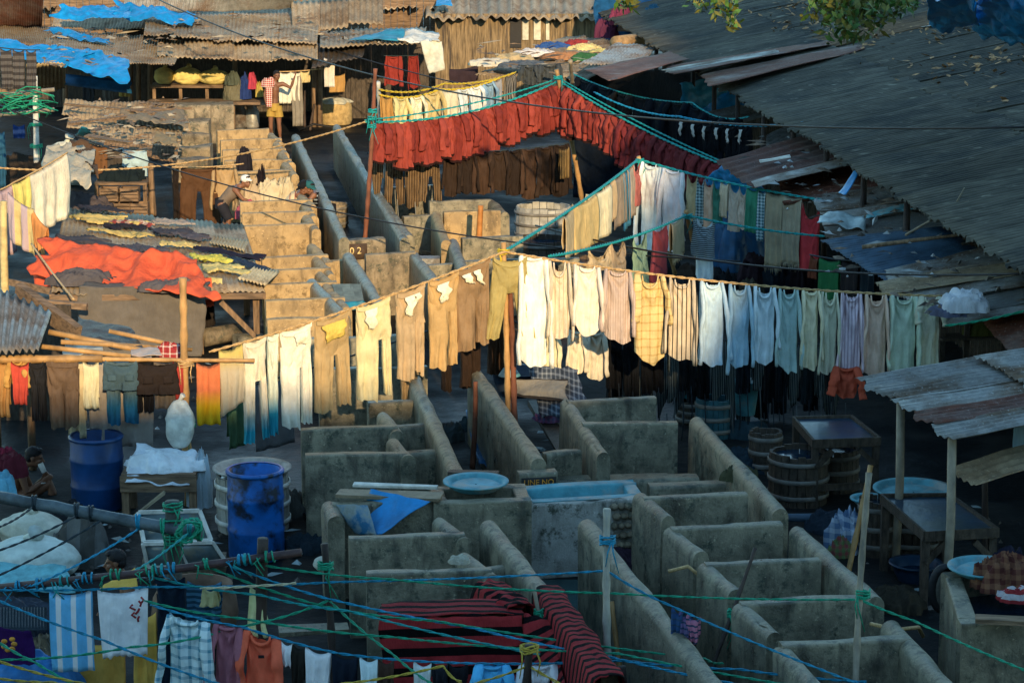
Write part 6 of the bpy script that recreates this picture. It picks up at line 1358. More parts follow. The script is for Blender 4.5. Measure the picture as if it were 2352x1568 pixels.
# roofs of the upper left
def lroof(q, zs, m, l, pitch=.10, **k):
    P4 = [at(x, y, z) for (x, y), z in zip(q, zs)]; o = corr(MB(), *P4, pitch=pitch, amp=.015, nv=9, wob=.09, rag=.07, seed=R.uniform(0, 40), **k).build('roof_sheet', m); return tag(o, l, 'roof', 'loose roof sheets at the upper left')
for q, zs, m, l in (([(-40, 66), (96, 66), (100, -10), (-40, -20)], (2.1, 2.1, 3.2, 3.2), TINR, 'rusty red ribbed roof at the upper left corner'), ([(100, 150), (400, 150), (420, 95), (110, 62)], (2.0, 1.9, 2.2, 2.3), TINB, 'grey plank like roof above the big blue tarp'),
                    ([(118, 62), (330, 70), (340, 36), (130, 28)], (2.3, 2.3, 2.6, 2.6), TINB, 'dusty roof strip below the wrinkled blue tarp'), ([(-30, 100), (180, 112), (160, 70), (-30, 50)], (2.0, 2.0, 2.2, 2.2), TINB, 'dusty roof left below the rusty red one'),
                    ([(280, 30), (670, 22), (680, -25), (290, -25)], (2.7, 2.7, 3.3, 3.3), TIN, 'grey roof at the very top behind the long shed'), ([(60, 205), (150, 205), (150, 150), (60, 150)], (.9, .9, 2.0, 2.0), TINY, 'cream ribbed wall under the big blue tarp'),
                    ([(140, 262), (400, 275), (410, 238), (150, 228)], (1.2, 1.2, 1.5, 1.5), TINB, 'brown dusty roof of the low huts, farthest one'), ([(150, 292), (440, 300), (430, 262), (160, 258)], (1.1, 1.1, 1.4, 1.4), TINB, 'brown dusty roof of the low huts, second one'),
                    ([(200, 328), (410, 345), (420, 300), (210, 288)], (1.0, 1.0, 1.3, 1.3), TINB, 'brown dusty roof of the low huts, third one'), ([(230, 350), (405, 372), (408, 338), (240, 320)], (.95, .95, 1.2, 1.2), WOODH, 'nearest boarded roof of the low huts')):
    lroof(q, zs, m, l)
for q, zs, m, l, am, sd in (([(-20, 125), (150, 150), (235, 118), (-20, 88)], (2.1, 2.0, 2.25, 2.4), TARP, 'left half of the big blue tarp at the upper left', .08, 3), ([(150, 150), (300, 190), (298, 140), (225, 116)], (2.0, 1.75, 2.05, 2.25), TARP, 'right half of the big blue tarp with a drooping corner', .08, 8),
                           ([(120, 42), (300, 45), (290, 5), (140, 12)], (2.7, 2.7, 3.0, 3.0), TARP, 'wrinkled blue tarp on the topmost left roof', .14, 12), ([(270, 40), (445, 55), (450, 28), (270, 5)], (2.7, 2.6, 2.8, 3.0), TARP, 'ragged blue tarp right of the wrinkled one', .14, 15), ([(100, 72), (250, 104), (255, 90), (130, 64)], (2.35, 2.2, 2.3, 2.4), TARP, 'thin torn blue strip on the plank like roof', .10, 21)):
    o = tarp_bm(MB(), *[at(x, y, z) for (x, y), z in zip(q, zs)], amp=am, seed=sd, rag=.1).build('tarp', m); tag(o, l, 'tarp')
sk = thing('stall', 'dark stall opening under the big blue tarp', 'stall', at(225, 262))
for x in (150, 300): a = at(x, 262); MB().tube([a, aty(x, 150, a.y)], .07, 7).build('post', WOOD, sk)
mb = MB()
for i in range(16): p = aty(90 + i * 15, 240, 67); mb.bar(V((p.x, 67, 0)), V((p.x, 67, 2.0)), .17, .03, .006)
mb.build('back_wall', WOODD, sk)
o = tarp_bm(MB(), aty(150, 195, 62), aty(300, 215, 62), aty(300, 185, 62.2), aty(150, 170, 62.2), .02, 4, 4, 2).build('hanging_flap', TARPD, sk)
for x, c, l in ((190, '39414A', 'grey clothes in the dark stall'), (235, '6A6A66', 'pale grey clothes in the dark stall'), (272, 'B8A040', 'small yellow cloth at the stall post')):
    hang('towel', Line([aty(150, 185, 63), aty(300, 195, 63)], .01), x, x + 26, 232 if x < 260 else 222, cloth(c), l)
for q, l in (([(150, 240), (400, 262)], 'long weathered plank above the low huts'), ([(160, 285), (350, 262)], 'crooked plank over the low hut roofs'), ([(200, 312), (300, 330)], 'short plank on the third low hut roof'), ([(300, 255), (440, 250)], 'grey pole over the low hut roofs')):
    o = MB().bar(at(*q[0], 1.5), at(*q[1], 1.5), .12, .05, .02).build('plank', WOODH); tag(o, l, 'plank')
for q, c, l in (([(270, 275), (430, 290), (420, 262), (280, 255)], '8A7A60', 'crumpled grey sacking over the low huts'), ([(165, 345), (225, 395), (215, 330), (160, 318)], '6A4A2A', 'brown sacking beside the teal triangle'), ([(350, 330), (410, 338), (405, 312), (360, 305)], '9A8258', 'tan sacking by the mossy stone blocks'), ([(100, 405), (215, 420), (220, 345), (110, 335)], 'C0B294', 'dusty pale sheet over the big white sack')):
    o = tarp_bm(MB(), *[at(x, y, 1.45) for x, y in q], amp=.12, seed=R.uniform(0, 30), rag=.1).build('sacking', cloth(c)); tag(o, l, 'sacking')
o = tarp_bm(MB(), at(170, 312, 1.3), at(218, 312, 1.3), at(200, 290, 1.6), at(186, 288, 1.6), .04, 10, 8, 5).build('tarp', TARPC); tag(o, 'small teal triangle of tarp on the low hut roofs', 'tarp')
# grey patterned hanging cloths and green net at the far left
LGy = Line([aty(-10, 108, 46), aty(92, 115, 46)], .02); LGy.rope('rope with grey banded cloths at the left edge', RK, .012)
for x0, x1, l in ((0, 26, 'grey banded cloth leftmost on the left edge rope'), (28, 54, 'grey banded cloth in the middle of the left edge rope'), (60, 82, 'grey banded cloth right on the left edge rope')): hang('towel', LGy, x0, x1, 205, cloth('5E5A58', 'h', '3E3A3A', .12, .45), l, 'grey banded cloths')
gn = thing('rope_coil', 'tangle of green rope hung round the white painted post', 'rope', aty(40, 260, 45.5))
mb = MB()
for i in range(14):
    x = R.uniform(-10, 120); pts = [aty(x + 30 * math.sin(k * 1.2 + i), 215 + i * 3 + 20 * math.sin(k * .9 + i * 2) * (.3 + .1 * k), 45.5 + .2 * math.sin(k + i)) for k in range(8)]; mb.tube(pts, .011, 5)
mb.build('rope_strands', RG, gn)
for y, l in ((212, 'upper thin rail at the left edge with green rope'), (258, 'lower thin rail at the left edge with green rope')):
    o = MB().tube([aty(-10, y + 8, 45.8), aty(125, y - 6, 45.8)], .04, 7).build('rail', BAMG); tag(o, l, 'rail')
hang('towel', Line([aty(28, 285, 50), aty(60, 285, 50)], .01), 30, 56, 318, cloth('123A7A'), 'small deep blue cloth behind the white painted post'); hang('towel', Line([aty(-10, 300, 50), aty(16, 300, 50)], .01), -8, 10, 430, cloth('1A5A7A'), 'long blue cloth at the left edge under the green rope')
heap('bundle', at(60, 420), .6, .3, .7, cloth('3A3026'), 'dark brown heap under the white painted post', rough=.5)
# rags and rusty sheets on the sloping roof at the top middle
lroof([(1090, 172), (1345, 182), (1500, 100), (1300, 82)], (2.0, 2.05, 2.3, 2.35), TINB, 'sloping cluttered roof at the top middle'); lroof([(1330, 150), (1440, 150), (1520, 108), (1420, 98)], (2.5, 2.5, 2.6, 2.6), TIN, 'grey sheet lying on the cluttered roof')
for x, y, c, l, s_ in ((1130, 150, 'C9BFA8', 'pale rag leftmost on the cluttered roof', .5), (1180, 138, 'B8A070', 'tan rag on the cluttered roof', .45), (1230, 128, 'D0C8C0', 'white rag on the cluttered roof', .5), (1200, 155, '56606A', 'grey rag on the cluttered roof', .5), (1270, 112, '2A5A9A', 'blue rag on the cluttered roof', .4), (1330, 106, 'A02A2A', 'red rag on the cluttered roof', .4), (1300, 135, 'B07848', 'light brown rag on the cluttered roof', .5), (1352, 138, '2E6A3A', 'green rope heap on the cluttered roof', .45), (1385, 128, 'C8B860', 'pale yellow rag on the cluttered roof', .35), (1345, 116, 'D8C070', 'straw coloured rag on the cluttered roof', .4)):
    heap('rag', at(x, y, 2.2), s_, .35, .16, cloth(c), l, 'rag', 'rags on the cluttered roof', .8)
rl = MB().tube([at(1414, 100, 2.55), at(1476, 92, 2.55)], .17, 14).build('roll', SACKY if False else plain('brown roll', (.33, .21, .10), .85, .3, 6, .4, 20)); tag(rl, 'brown rolled mat on the cluttered roof', 'mat')
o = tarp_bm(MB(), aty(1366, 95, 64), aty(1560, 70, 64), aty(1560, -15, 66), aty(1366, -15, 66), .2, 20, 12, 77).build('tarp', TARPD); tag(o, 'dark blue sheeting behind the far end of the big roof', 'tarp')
for x, y, c, l in ((1392, 60, '6A2A4A', 'purple bundle in front of the dark blue sheeting'), (1450, 45, '7A5A48', 'brown bundle in front of the dark blue sheeting'), (1500, 30, '2A6A8A', 'teal bundle in front of the dark blue sheeting'), (1425, 30, '903050', 'crimson bundle in front of the dark blue sheeting')):
    p = aty(x, y, 63.5); heap('bundle', V((p.x, 63.5, max(.0, p.z - .3))), .3, .2, .5, cloth(c), l, rough=.7)
o = tarp_bm(MB(), at(1520, 36, 2.75), at(1590, 22, 2.85), at(1600, 2, 2.95), at(1550, 8, 2.9), .06, 14, 8, 7).build('cyan_scrap', plain('pale cyan plastic', (.3, .5, .5), .5, .4, 6, .4, 20)); tag(o, 'pale cyan plastic near the top of the big roof', 'plastic sheet')
for q, l, sd in (([(2135, 62), (2245, 70), (2240, -12), (2130, -20)], 'blue tarp heap at the top right, left one', 2), ([(2240, 75), (2370, 112), (2370, -10), (2250, -25)], 'blue tarp heap at the top right corner', 6)):
    P4 = [at(q[0][0], q[0][1], 4.6), at(q[1][0], q[1][1], 4.7), at(q[2][0], q[2][1], 5.6), at(q[3][0], q[3][1], 5.6)]
    o = tarp_bm(MB(), *P4, amp=.11, nu=40, nv=30, seed=sd, rag=.08).build('tarp', TARP); tag(o, l, 'tarp')
# leaves of a tree hanging in at the top right
tr_ = thing('tree', 'leafy tree twigs hanging in at the top over the big roof', 'tree', V((13, 38, 0)))
base = V((13, 38, 0)); top = V((11.5, 37, 9.5)); MB().tube([base, base + V((.1, 0, 3)), base + V((-.3, -.2, 6.5)), top], [.28, .22, .17, .12], 10).build('trunk', WOOD, tr_)
mb = MB(); lf = [MB(), MB()]
for x, y, n_, spr in ((1440, 22, 16, 16), (1612, 20, 18, 16), (1668, 30, 30, 24), (1682, 66, 14, 12), (1905, 30, 60, 34), (1950, 50, 80, 40), (1985, 30, 70, 40), (2030, 30, 50, 30), (1945, 82, 30, 26), (2075, 18, 30, 22), (1880, 8, 25, 20)):
    e = aty(x, y, 34 + R.uniform(-.8, .8)); s0 = V((e.x + R.uniform(-.3, .3), e.y, e.z + 1.6)); mb.tube([top.lerp(s0, .0), top.lerp(s0, .6) + V((0, 0, .3)), s0, e.lerp(s0, .5) + V((.1, 0, 0)), e], [.05, .03, .015, .008, .004], 5)
    for i in range(int(n_ * 2.2)):
        c = aty(x + R.gauss(0, spr * .72), y + R.gauss(-12, spr * .6), e.y + R.gauss(0, .35)); a = V((R.gauss(0, 1), R.gauss(0, 1), R.gauss(-.8, .7))).normalized(); b = a.cross(V((R.gauss(0, 1), R.gauss(0, 1), R.gauss(0, 1)))).normalized(); L_ = R.uniform(.05, .10)
        lf[i % 2].add([c - a * L_, c - a * L_ * .2 + b * L_ * .42, c + a * L_, c - a * L_ * .2 - b * L_ * .42], [(0, 1, 2, 3)])
mb.build('branches', WOOD, tr_)
lf[0].build('leaves', plain('green leaf', (.06, .14, .022), .5, .5, 8, 0), tr_); lf[1].build('leaves', plain('yellow green leaf', (.12, .12, .02), .5, .5, 8, 0), tr_)
# ---------------------------------------------------------------- lower left: drums, table, glazed frames, sacks
drum(at(226, 1166), .30, .86, plain('dark blue plastic', (.005, .045, .15), .4, .35, 3, .15, 12, spec=.5, objvar=.05), 'dark blue plastic drum under the grey sheet at the left')
drum(at(590, 1278), .30, .97, BLUEP, 'bright blue plastic drum with black scuffs beside the wash pens')
cask(at(582, 1210), .40, .62, 'white rimmed vat just behind the bright blue drum', mat=plain('pale vat', (.32, .30, .25), .8, .3, 5, .3, 20), fill=.95, hoopm=WHITEP)
basin(at(582, 1210) + V((0, 0, .62)), .40, .05, plain('dull white enamel', (.32, .31, .27), .6, .3, 6, .3, 20), 'wide white dish on the vat behind the bright blue drum')
wt = thing('table', 'rough wooden table carrying a white heap of washing', 'table', at(370, 1190)); c0 = at(370, 1190)
MB().box(c0 + V((0, .2, .50)), .84, .62, .10).build('table_top', WOODH, wt); MB().box(c0 + V((0, -.13, .44)), .86, .04, .18).build('apron', WOODH, wt)
for a in (-.38, .38):
    for b in (-.08, .46): MB().box(c0 + V((a, b, .22)), .08, .08, .44).build('leg', WOOD, wt)
o = MB().bar(c0 + V((-.28, -.22, .08)), c0 + V((.08, -.2, .36)), .10, .03, .005).build('plank', WHITEP if False else plain('pale plank', (.34, .28, .18), .8, .3, 5, .4, 20)); tag(o, 'pale short plank leaning under the rough wooden table', 'plank')
heap('washing', c0 + V((.02, .2, .55)), .46, .3, .2, cloth('DDE6EE'), 'white heap of washing on the rough wooden table', rough=.55, seed=4); heap('washing', c0 + V((.42, .22, .1)), .14, .2, .62, cloth('A9C0CC'), 'pale blue washing hanging off the right of the rough table', rough=.7)
wc = tarp_bm(MB(), c0 + V((-.36, -.17, .46)), c0 + V((.34, -.17, .43)), c0 + V((.38, .25, .74)), c0 + V((-.3, .3, .78)), .06, 34, 24, 6, rag=.09, th=.01).build('washing', cloth('D2DCE4')); tag(wc, 'crumpled white sheet spilling over the front of the rough table', 'laundry')
glz = plain('dusty glass', (.10, .14, .15), .22, .5, 2.5, .1, 8, spec=.6, col2=(.28, .22, .12), f2=(.55, .75), s2=3)
for i, (q, l) in enumerate((([(330, 1244), (484, 1240), (458, 1172), (318, 1176)], 'far glazed frame leaning below the rough wooden table'), ([(340, 1302), (522, 1296), (488, 1244), (328, 1248)], 'near glazed frame leaning behind the dark wooden post'))):
    z0, z1 = (.35, .62) if i == 0 else (.15, .42)
    P4 = [at(q[0][0], q[0][1], z0), at(q[1][0], q[1][1], z0), at(q[2][0], q[2][1], z1), at(q[3][0], q[3][1], z1)]
    t = thing('glazed_frame', l, 'window frame', sum(P4, V()) / 4)
    MB().slab(1, 1, lambda u, v: P4[0].lerp(P4[1], u).lerp(P4[3].lerp(P4[2], u), v), .01).build('pane', glz, t)
    for a, b in ((0, 1), (1, 2), (2, 3), (3, 0)): MB().bar(P4[a], P4[b], .04, .035, .002).build('frame_bar', WHITEP, t)
    MB().bar(P4[0].lerp(P4[1], .5), P4[3].lerp(P4[2], .5), .02, .025).build('glazing_bar', WHITEP, t)
st_ = at(420, 1330); wall_bm(MB(), pt(330, 1310, .0), pt(520, 1306, .0), .16, .3, rnd=.3, seed=2).build('brick_footing', STONE); tag(COL.objects['brick_footing'], 'low footing under the near glazed frame', 'kerb')
def big_sack(x, y, w_, h_, col, l, z=0):
    p = at(x, y, z); sack(p, w_, w_ * .7, h_, col, l)
big_sack(78, 1330, .48, .46, plain('greenish white sack', (.50, .56, .50), .8, .2, 5, .5, 14), 'big white sack lying in the lower left corner'); big_sack(70, 1250, .36, .36, SACK, 'white sack behind the big one at the lower left', .1)
heap('cloth', at(195, 1290), .3, .25, .55, cloth('6A6A66', 'v', '56544E', .3, .5), 'grey green cloth over a stone right of the big white sack', 'cloth', rough=.4)
o = tarp_bm(MB(), at(-10, 1352, .3), at(170, 1362, .25), at(150, 1300, .42), at(-10, 1288, .42), .04, 20, 12, 5).build('cyan_sheet', plain('cyan woven sheet', (.16, .46, .50), .7, .25, 9, .5, 30)); tag(o, 'cyan woven sheet in front of the big white sack', 'sheet')
heap('cloth', at(2, 1140, .3), .2, .2, .3, plain('cyan cloth', (.14, .42, .55), .8, .2, 6, .4, 20), 'cyan cloth at the left edge below the drinking man', 'cloth', rough=.4)
nt_ = MB(); sp = at(40, 1425, .5)
for i in range(16):
    for k in range(2):
        pts = [at(-5 + (i * 7 if k == 0 else j * 14), 1395 + (j * 6 if k == 0 else i * 3.4), .6 + .06 * nz(i, j)) for j in range(9)]; nt_.tube(pts, .009, 4)
tag(nt_.build('net', RK), 'dark net sack at the lower left edge', 'net'); heap('bundle', at(40, 1445, .2), .38, .25, .35, plain('dark berries', (.02, .03, .05), .5, .4, 20, .5, 40), 'dark contents under the net at the lower left edge')
pc = tarp_bm(MB(), at(-10, 1545, .35), at(85, 1560, .35), at(72, 1448, .75), at(-10, 1440, .78), .05, 18, 16, 9).build('purple_cloth', cloth('3A0A5A')); tag(pc, 'purple cloth with an orange flower motif at the lower left edge', 'cloth')
for i in range(7): a = i * .9; ell(MB(), at(24 + 12 * math.cos(a), 1478 + 14 * math.sin(a), .66) + V((0, -.06, .02)), .028, .014, .022, 8, 6).build('flower_petal', OP, pc)
heap('rubble', at(110, 1530, .1), .25, .25, .3, STONE, 'grey rubble beside the purple cloth', 'rubble', rough=.8); heap('bundle', at(60, 1580, .2), .5, .25, .35, plain('blue plastic bundle', (.02, .16, .4), .5, .3, 5, .4, 15), 'blue plastic bundle at the bottom left corner')
# beam, post, pipe
yb_ = 21.8
bm0, bm1 = aty(-6, 1140, yb_ + .6), aty(462, 1226, yb_)
bmo = MB().tube([bm0.lerp(bm1, i / 14) + V((0, 0, .012 * nz(i * .9))) for i in range(15)], [.058 + .006 * nz(i * 2.2, 4) for i in range(15)], 10).build('beam_pole', plain('blue grey bamboo beam', (.075, .10, .11), .55, .45, 5, .4, 20)); tag(bmo, 'thick blue grey bamboo beam slanting in at the lower left', 'pole')
for t_, m in ((.17, RK), (.38, RK), (.45, RK), (.68, RB), (.80, RG), (.93, RC), (.97, RG)):
    c = bm0.lerp(bm1, t_); mb = MB(); mb.tube([c + V((.012 * math.sin(a * .3), .07 * math.cos(a), .07 * math.sin(a))) + V((a * .004, 0, 0)) for a in [2 * PI * i / 10 for i in range(31)]], .010, 5); mb.build('rope_tie', m, bmo)
pp = at(404, 1680); pq = aty(396, 1150, yb_ + .15); po = pole('post', V((pq.x, pq.y, 0)), pq, .075, plain('dark teal wood', (.05, .055, .05), .7, .4, 5, .5, 18), 'dark wooden post lashed with green rope at the lower left', nodes=False, r2=.07)
for dz in (.05, .22, .30, .38): knot_bm(pq - V((0, 0, dz)), .09, 3, .1).build('rope_tie', RG, po)
mb = MB(); c = aty(435, 1215, yb_ - .1)
for i in range(16): a = i * 1.1; mb.tube([c + V((.10 * math.cos(a + k * .5) + R.uniform(-.03, .03), .08 * math.sin(a * 1.3 + k) - .03, .10 * math.sin(a + k * .6))) for k in range(7)], .010, 5)
tag(mb.build('rope_knot', RG), 'big knot of green rope where beam and dark post meet', 'rope')
yp_ = 20.6
q0, q1 = aty(-10, 1350, yp_), aty(692, 1268, yp_ - .3); pi_ = MB().tube([q0, q0.lerp(q1, .5) - V((0, 0, .02)), q1], .036, 9).build('iron_pipe', plain('dark red iron', (.085, .045, .042), .5, .4, 5, .3, 20)); tag(pi_, 'dark reddish iron pipe carrying the front ropes', 'pipe')
for t_, m in ((.06, RB), (.13, RB), (.21, RC), (.29, RB), (.385, RG), (.50, RG), (.53, RC), (.57, RB), (.68, RG), (.79, RB), (.81, RC), (.88, RG)):
    c = q0.lerp(q1, t_); mb = MB()
    mb.tube([c + V((.02 * math.sin(a * .37 + t_ * 9) + a * .004, .046 * math.cos(a), .046 * math.sin(a))) for a in [2 * PI * i / 9 for i in range(28)]], .009, 5)
    for k in range(2): a = R.random() * 6; mb.tube([c + V((.03 * k - .06, -.03, 0)), c + V((.03 * k - .06 + R.uniform(-.05, .05), -.07, -.05 + R.uniform(-.03, .06))), c + V((R.uniform(-.1, .1), -.05, -.08 - R.random() * .08))], .006, 5)
    mb.build('rope_tie', m, pi_)
pole('pole', V((aty(592, 1400, yp_ - .2).x, yp_ - .1, 0)), aty(604, 1236, yp_ - .2), .06, DARKP, 'dark stub pole supporting the iron pipe end', nodes=False)
def fpole(x0, y0, x1, y1, Y, r, m, l, ties=None, lean=0):
    p = aty(x0, y0, Y); d = aty(x1, y1, Y + lean); k = p.z / max(.01, d.z - p.z); base = p - (d - p) * k; return pole('pole', base, d, r, m, l, ties=ties)
fpole(762, 1568, 745, 1248, 20.4, .035, DARKP, 'dark pole right of the bright blue drum where green ropes cross', [(.88, RG)], .1)
fpole(1400, 1568, 1394, 1168, 20.3, .035, plain('whitish bamboo', (.45, .43, .36), .6, .25, 6, .3, 30, sz=.6), 'pale whitish pole in front of the water channel', [(.86, RB)])
fpole(1622, 1568, 1735, 1258, 20.8, .02, DARKP, 'dark thin pole leaning left in front of the right pens', [(.6, RG)], .5)
fpole(1212, 1568, 1216, 1480, 19.4, .04, DARKP, 'short dark post with yellow rope at the bottom', [(.97, RY)])
fpole(1256, 1500, 1224, 1338, 20.4, .022, BAMG, 'thin grey stick standing in the red striped blanket', [(.8, RG)], .2)
fpole(1425, 1540, 1405, 1380, 21.2, .025, BAMB, 'brown stick right behind the whitish pole', None, .2)
fpole(1432, 1600, 1428, 1530, 19.8, .04, DARKP, 'dark post tied with blue rope at the bottom', None)
# ---------------------------------------------------------------- the web of front ropes
def fr(pts, m, l, sag=.03, r=.0105):
    ln = Line([aty(x, y, Y) for x, y, Y in pts], sag); ln.rope(l, m, r, True, name='rope'); return ln
W1 = fr([(-10, 1354, 20.5), (345, 1347, 20.5), (770, 1336, 20.4), (1394, 1310, 20.3)], RB, 'blue rope running level from the left edge to the whitish pole', .015)
fr([(1394, 1310, 20.3), (1545, 1392, 20.0), (2000, 1580, 18.5)], RB, 'blue rope falling right from the whitish pole', .02)
fr([(572, 1292, 20.4), (900, 1330, 20.3), (1410, 1362, 20.3), (1975, 1376, 20.6)], RG, 'green rope from the iron pipe to the long grey bamboo pole', .02)
fr([(1975, 1376, 20.6), (2100, 1425, 20.2), (2370, 1545, 19)], RG, 'green rope falling right from the long grey bamboo pole', .01)
fr([(525, 1296, 20.4), (745, 1372, 20.3), (1080, 1440, 20), (1410, 1510, 19.6), (1750, 1580, 19)], RB, 'blue rope slanting from the iron pipe to the bottom middle', .015)
fr([(480, 1302, 20.4), (745, 1392, 20.3), (1000, 1425, 20), (1620, 1512, 20), (1660, 1522, 19.6)], RG, 'green rope slanting across the red striped blanket', .02)
fr([(350, 1325, 20.5), (600, 1366, 20.3), (800, 1402, 20), (1240, 1502, 19.6)], RC, 'turquoise rope from the iron pipe to the short dark post', .02)
fr([(330, 1378, 20.2), (560, 1420, 20), (900, 1462, 19.8), (1420, 1500, 19.6), (2000, 1600, 19)], RG, 'lowest green rope across the bottom middle', .02)
fr([(755, 1378, 20.3), (540, 1440, 20), (300, 1485, 19.6), (-10, 1514, 19.3)], RG, 'green rope from the dark pole down to the left edge', .03)
fr([(758, 1380, 20.3), (900, 1500, 19.6), (1010, 1580, 19)], RG, 'green rope from the dark pole down to the bottom', .02)
fr([(-10, 1375, 19.8), (240, 1470, 19.4), (520, 1575, 19)], RB, 'blue rope falling from the left edge across the hanging towel', .02)
fr([(-10, 1470, 19.2), (80, 1520, 19), (190, 1580, 18.8)], RG, 'dark green rope in the lower left corner', .01)
fr([(-10, 1515, 18.9), (150, 1560, 18.8), (330, 1590, 18.7)], RY, 'upper yellow rope in the lower left corner', .01); fr([(-10, 1556, 18.7), (120, 1566, 18.6), (300, 1585, 18.5)], RY, 'lower yellow rope in the lower left corner', .01)
fr([(700, 1576, 19.3), (1018, 1528, 19.3), (1060, 1565, 19.2)], RY, 'yellow rope knotted below the red striped blanket', .03); fr([(1090, 1568, 19.3), (1214, 1528, 19.4), (1330, 1590, 19.2)], RY, 'yellow rope tied to the short dark post', .01)
W2 = fr([(345, 1388, 20.1), (560, 1440, 19.9), (780, 1500, 19.7), (1060, 1522, 19.6), (1430, 1516, 19.8), (1700, 1536, 19.6), (1990, 1565, 19.3)], RB, 'blue rope carrying the front shirts along the bottom', .015)
W3 = fr([(70, 1346, 20.3), (315, 1216, 21.6)], RB, 'blue rope rising from the iron pipe to the slanting beam', .03); fr([(305, 1312, 20.5), (430, 1225, 21.5)], RC, 'turquoise rope rising from the iron pipe to the big knot', .02)
for p, q, l in (((-10, 1212), (72, 1166), 'dark rope highest under the slanting beam'), ((-10, 1266), (172, 1186), 'dark rope second under the slanting beam'), ((-10, 1324), (230, 1196), 'dark rope third under the slanting beam')): fr([(*p, 20.8), (*q, 21.6)], RK, l, .02, .010)
fr([(460, 1350, 20.3), (600, 1344, 20.2), (680, 1338, 20.2)], plain('cream rope', (.55, .50, .32), .7, .2, 30, .3, 60), 'frayed cream rope knotted onto the blue one', .005)
# ---------------------------------------------------------------- front clothes
BOOST = 1.2
G7 = 'clothes on the front ropes'
hang('towel', W1, 113, 211, 1548, cloth('55B8E8', 'v', 'E8F2F4', .13, .35), 'blue towel with white bands hanging at the lower left', G7, fold=.02)
ts = hang('towel', W1, 224, 340, 1512, cloth('D8F0F8'), 'pale blue T shirt with a red scribble at the lower left', G7, 'shirt', name='shirt', sag=.05, fold=.018, narrow=.12, jag=.05)
for i in range(6):
    s2 = MB(); x = .13 + R.uniform(-.05, .05); z = -.06 - .035 * i; s2.tube([V((x, -.062, z)), V((x + R.uniform(-.03, .03), -.062, z - .025)), V((x + R.uniform(-.04, .04), -.062, z - .05))], .010, 5); Frame(None, 0).link(s2, 'red_print', cloth('A01A22'), ts)
hang('trousers', W1, 342, 420, 1590, cloth('15283A'), 'dark blue jeans behind the pale blue T shirt', G7, dy=.3, legs=2)
hang('towel', W1, 424, 504, 1432, cloth('2E6A8A', 'h', '18455E', .05, .5), 'knitted blue cloth hanging behind the front ropes', G7, dy=.15)
hang('shirt', W2, 378, 488, 1600, cloth('C4ECF2', 'c', '4FA0B8', .09, .3), 'pale blue checked shirt at the bottom', G7, sag=.06, dy=-.05); hang('shirt', W2, 488, 560, 1600, cloth('A85E6C'), 'mauve shirt left of the orange one at the bottom', G7, sag=.03)
os_ = hang('shirt', W2, 556, 648, 1600, cloth('FF5208'), 'bright orange shirt with a dark label at the bottom', G7, sag=.10, fold=.025)
Frame(None, 0).link(MB().box((.0, -.11, -.17), .05, .008, .025), 'sewn_label', BLACK, os_)
hang('rag', W1, 578, 602, 1466, cloth('DCDC90'), 'pale yellow rag hanging from the frayed cream rope', G7, narrow=-.4); hang('rag', W1, 472, 492, 1392, cloth('A8A068'), 'small yellowish rag on the blue rope', G7, narrow=-.5)
for x0, x1, yb, c, l in ((646, 668, 1530, 'D8E4E0', 'small white cloth right of the orange shirt'), (668, 702, 1590, '2A2620', 'dark cloth between white cloths at the bottom'), (702, 760, 1600, 'E0E6DE', 'white shirt left of the dark pole at the bottom'), (762, 822, 1600, '142030', 'dark blue cloth right of the dark pole'),
                         (826, 868, 1590, 'C8E0E6', 'pale knotted cloth left of the brown one'), (868, 905, 1590, '4A3428', 'brown cloth between pale knotted cloths'), (950, 992, 1590, 'D0D8D4', 'grey white knotted cloth at the bottom'), (992, 1030, 1600, '20222A', 'charcoal cloth left of the blue shirt at the bottom'),
                         (1030, 1075, 1600, '18181E', 'black cloth with a pink edge at the bottom')):
    hang('towel', W2, x0, x1, yb, cloth(c), l, G7, narrow=.2)
hang('shirt', W2, 1090, 1172, 1605, cloth('38B8F0'), 'bright blue shirt at the bottom under the blanket', G7, sag=.03, fold=.015); hang('shirt', W2, 1190, 1282, 1605, cloth('E4E6E2'), 'whitish shirt right of the bright blue one at the bottom', G7, sag=.03)
hang('towel', W1, 288, 342, 1600, cloth('F0B010'), 'mustard yellow cloth under the pale blue T shirt', G7, dy=.35, dz=-.35); hang('towel', W1, 150, 262, 1620, cloth('E0A81A'), 'ochre cloth behind the banded towel', G7, dy=.45, back=.5, dz=-.62)
W4 = Line([aty(1545, 1392, 20.0), aty(1640, 1430, 19.8)], .0)
for x0, x1, yb, c, l in ((1548, 1566, 1490, '1E4A7A', 'dark blue rag tied to the falling blue rope'), (1566, 1584, 1510, '6A5A8A', 'purple rag tied to the falling blue rope'), (1584, 1602, 1480, 'B86A8A', 'pink rag tied to the falling blue rope')): hang('rag', W4, x0, x1, yb, cloth(c, 'h', '2A4A6A', .05, .3), l, 'rags tied to the falling blue rope', narrow=.4)
BOOST = 1.0
t = thing('tub', 'large round brown tub behind the front ropes, lower left', 'tub', at(450, 1470)); c = aty(450, 1480, 22.6); c.z = 0
MB().lathe([(.30, 0), (.38, .12), (.42, .3), (.40, .45), (.35, .54), (.37, .58), (.34, .58), (.3, .5), (.3, .2), (.01, .2)], c, 32).build('tub_body', plain('brown clay', (.15, .085, .05), .7, .25, 5, .3, 20), t); MB().lathe([(.3, .46), (.01, .46)], c, 24).build('water', WATER, t)
o = MB().bar(at(640, 1448, .3), at(800, 1440, .3), .2, .05, .01).build('plank', CON_SHADE); tag(o, 'grey slab lying left of the dark pole', 'slab')
o = MB().tube([at(700, 1180, .05), at(735, 1205, .03), at(760, 1235, .02)], .03, 6).build('hose', BLACK); tag(o, 'black hose on the ground right of the bright blue drum', 'hose')
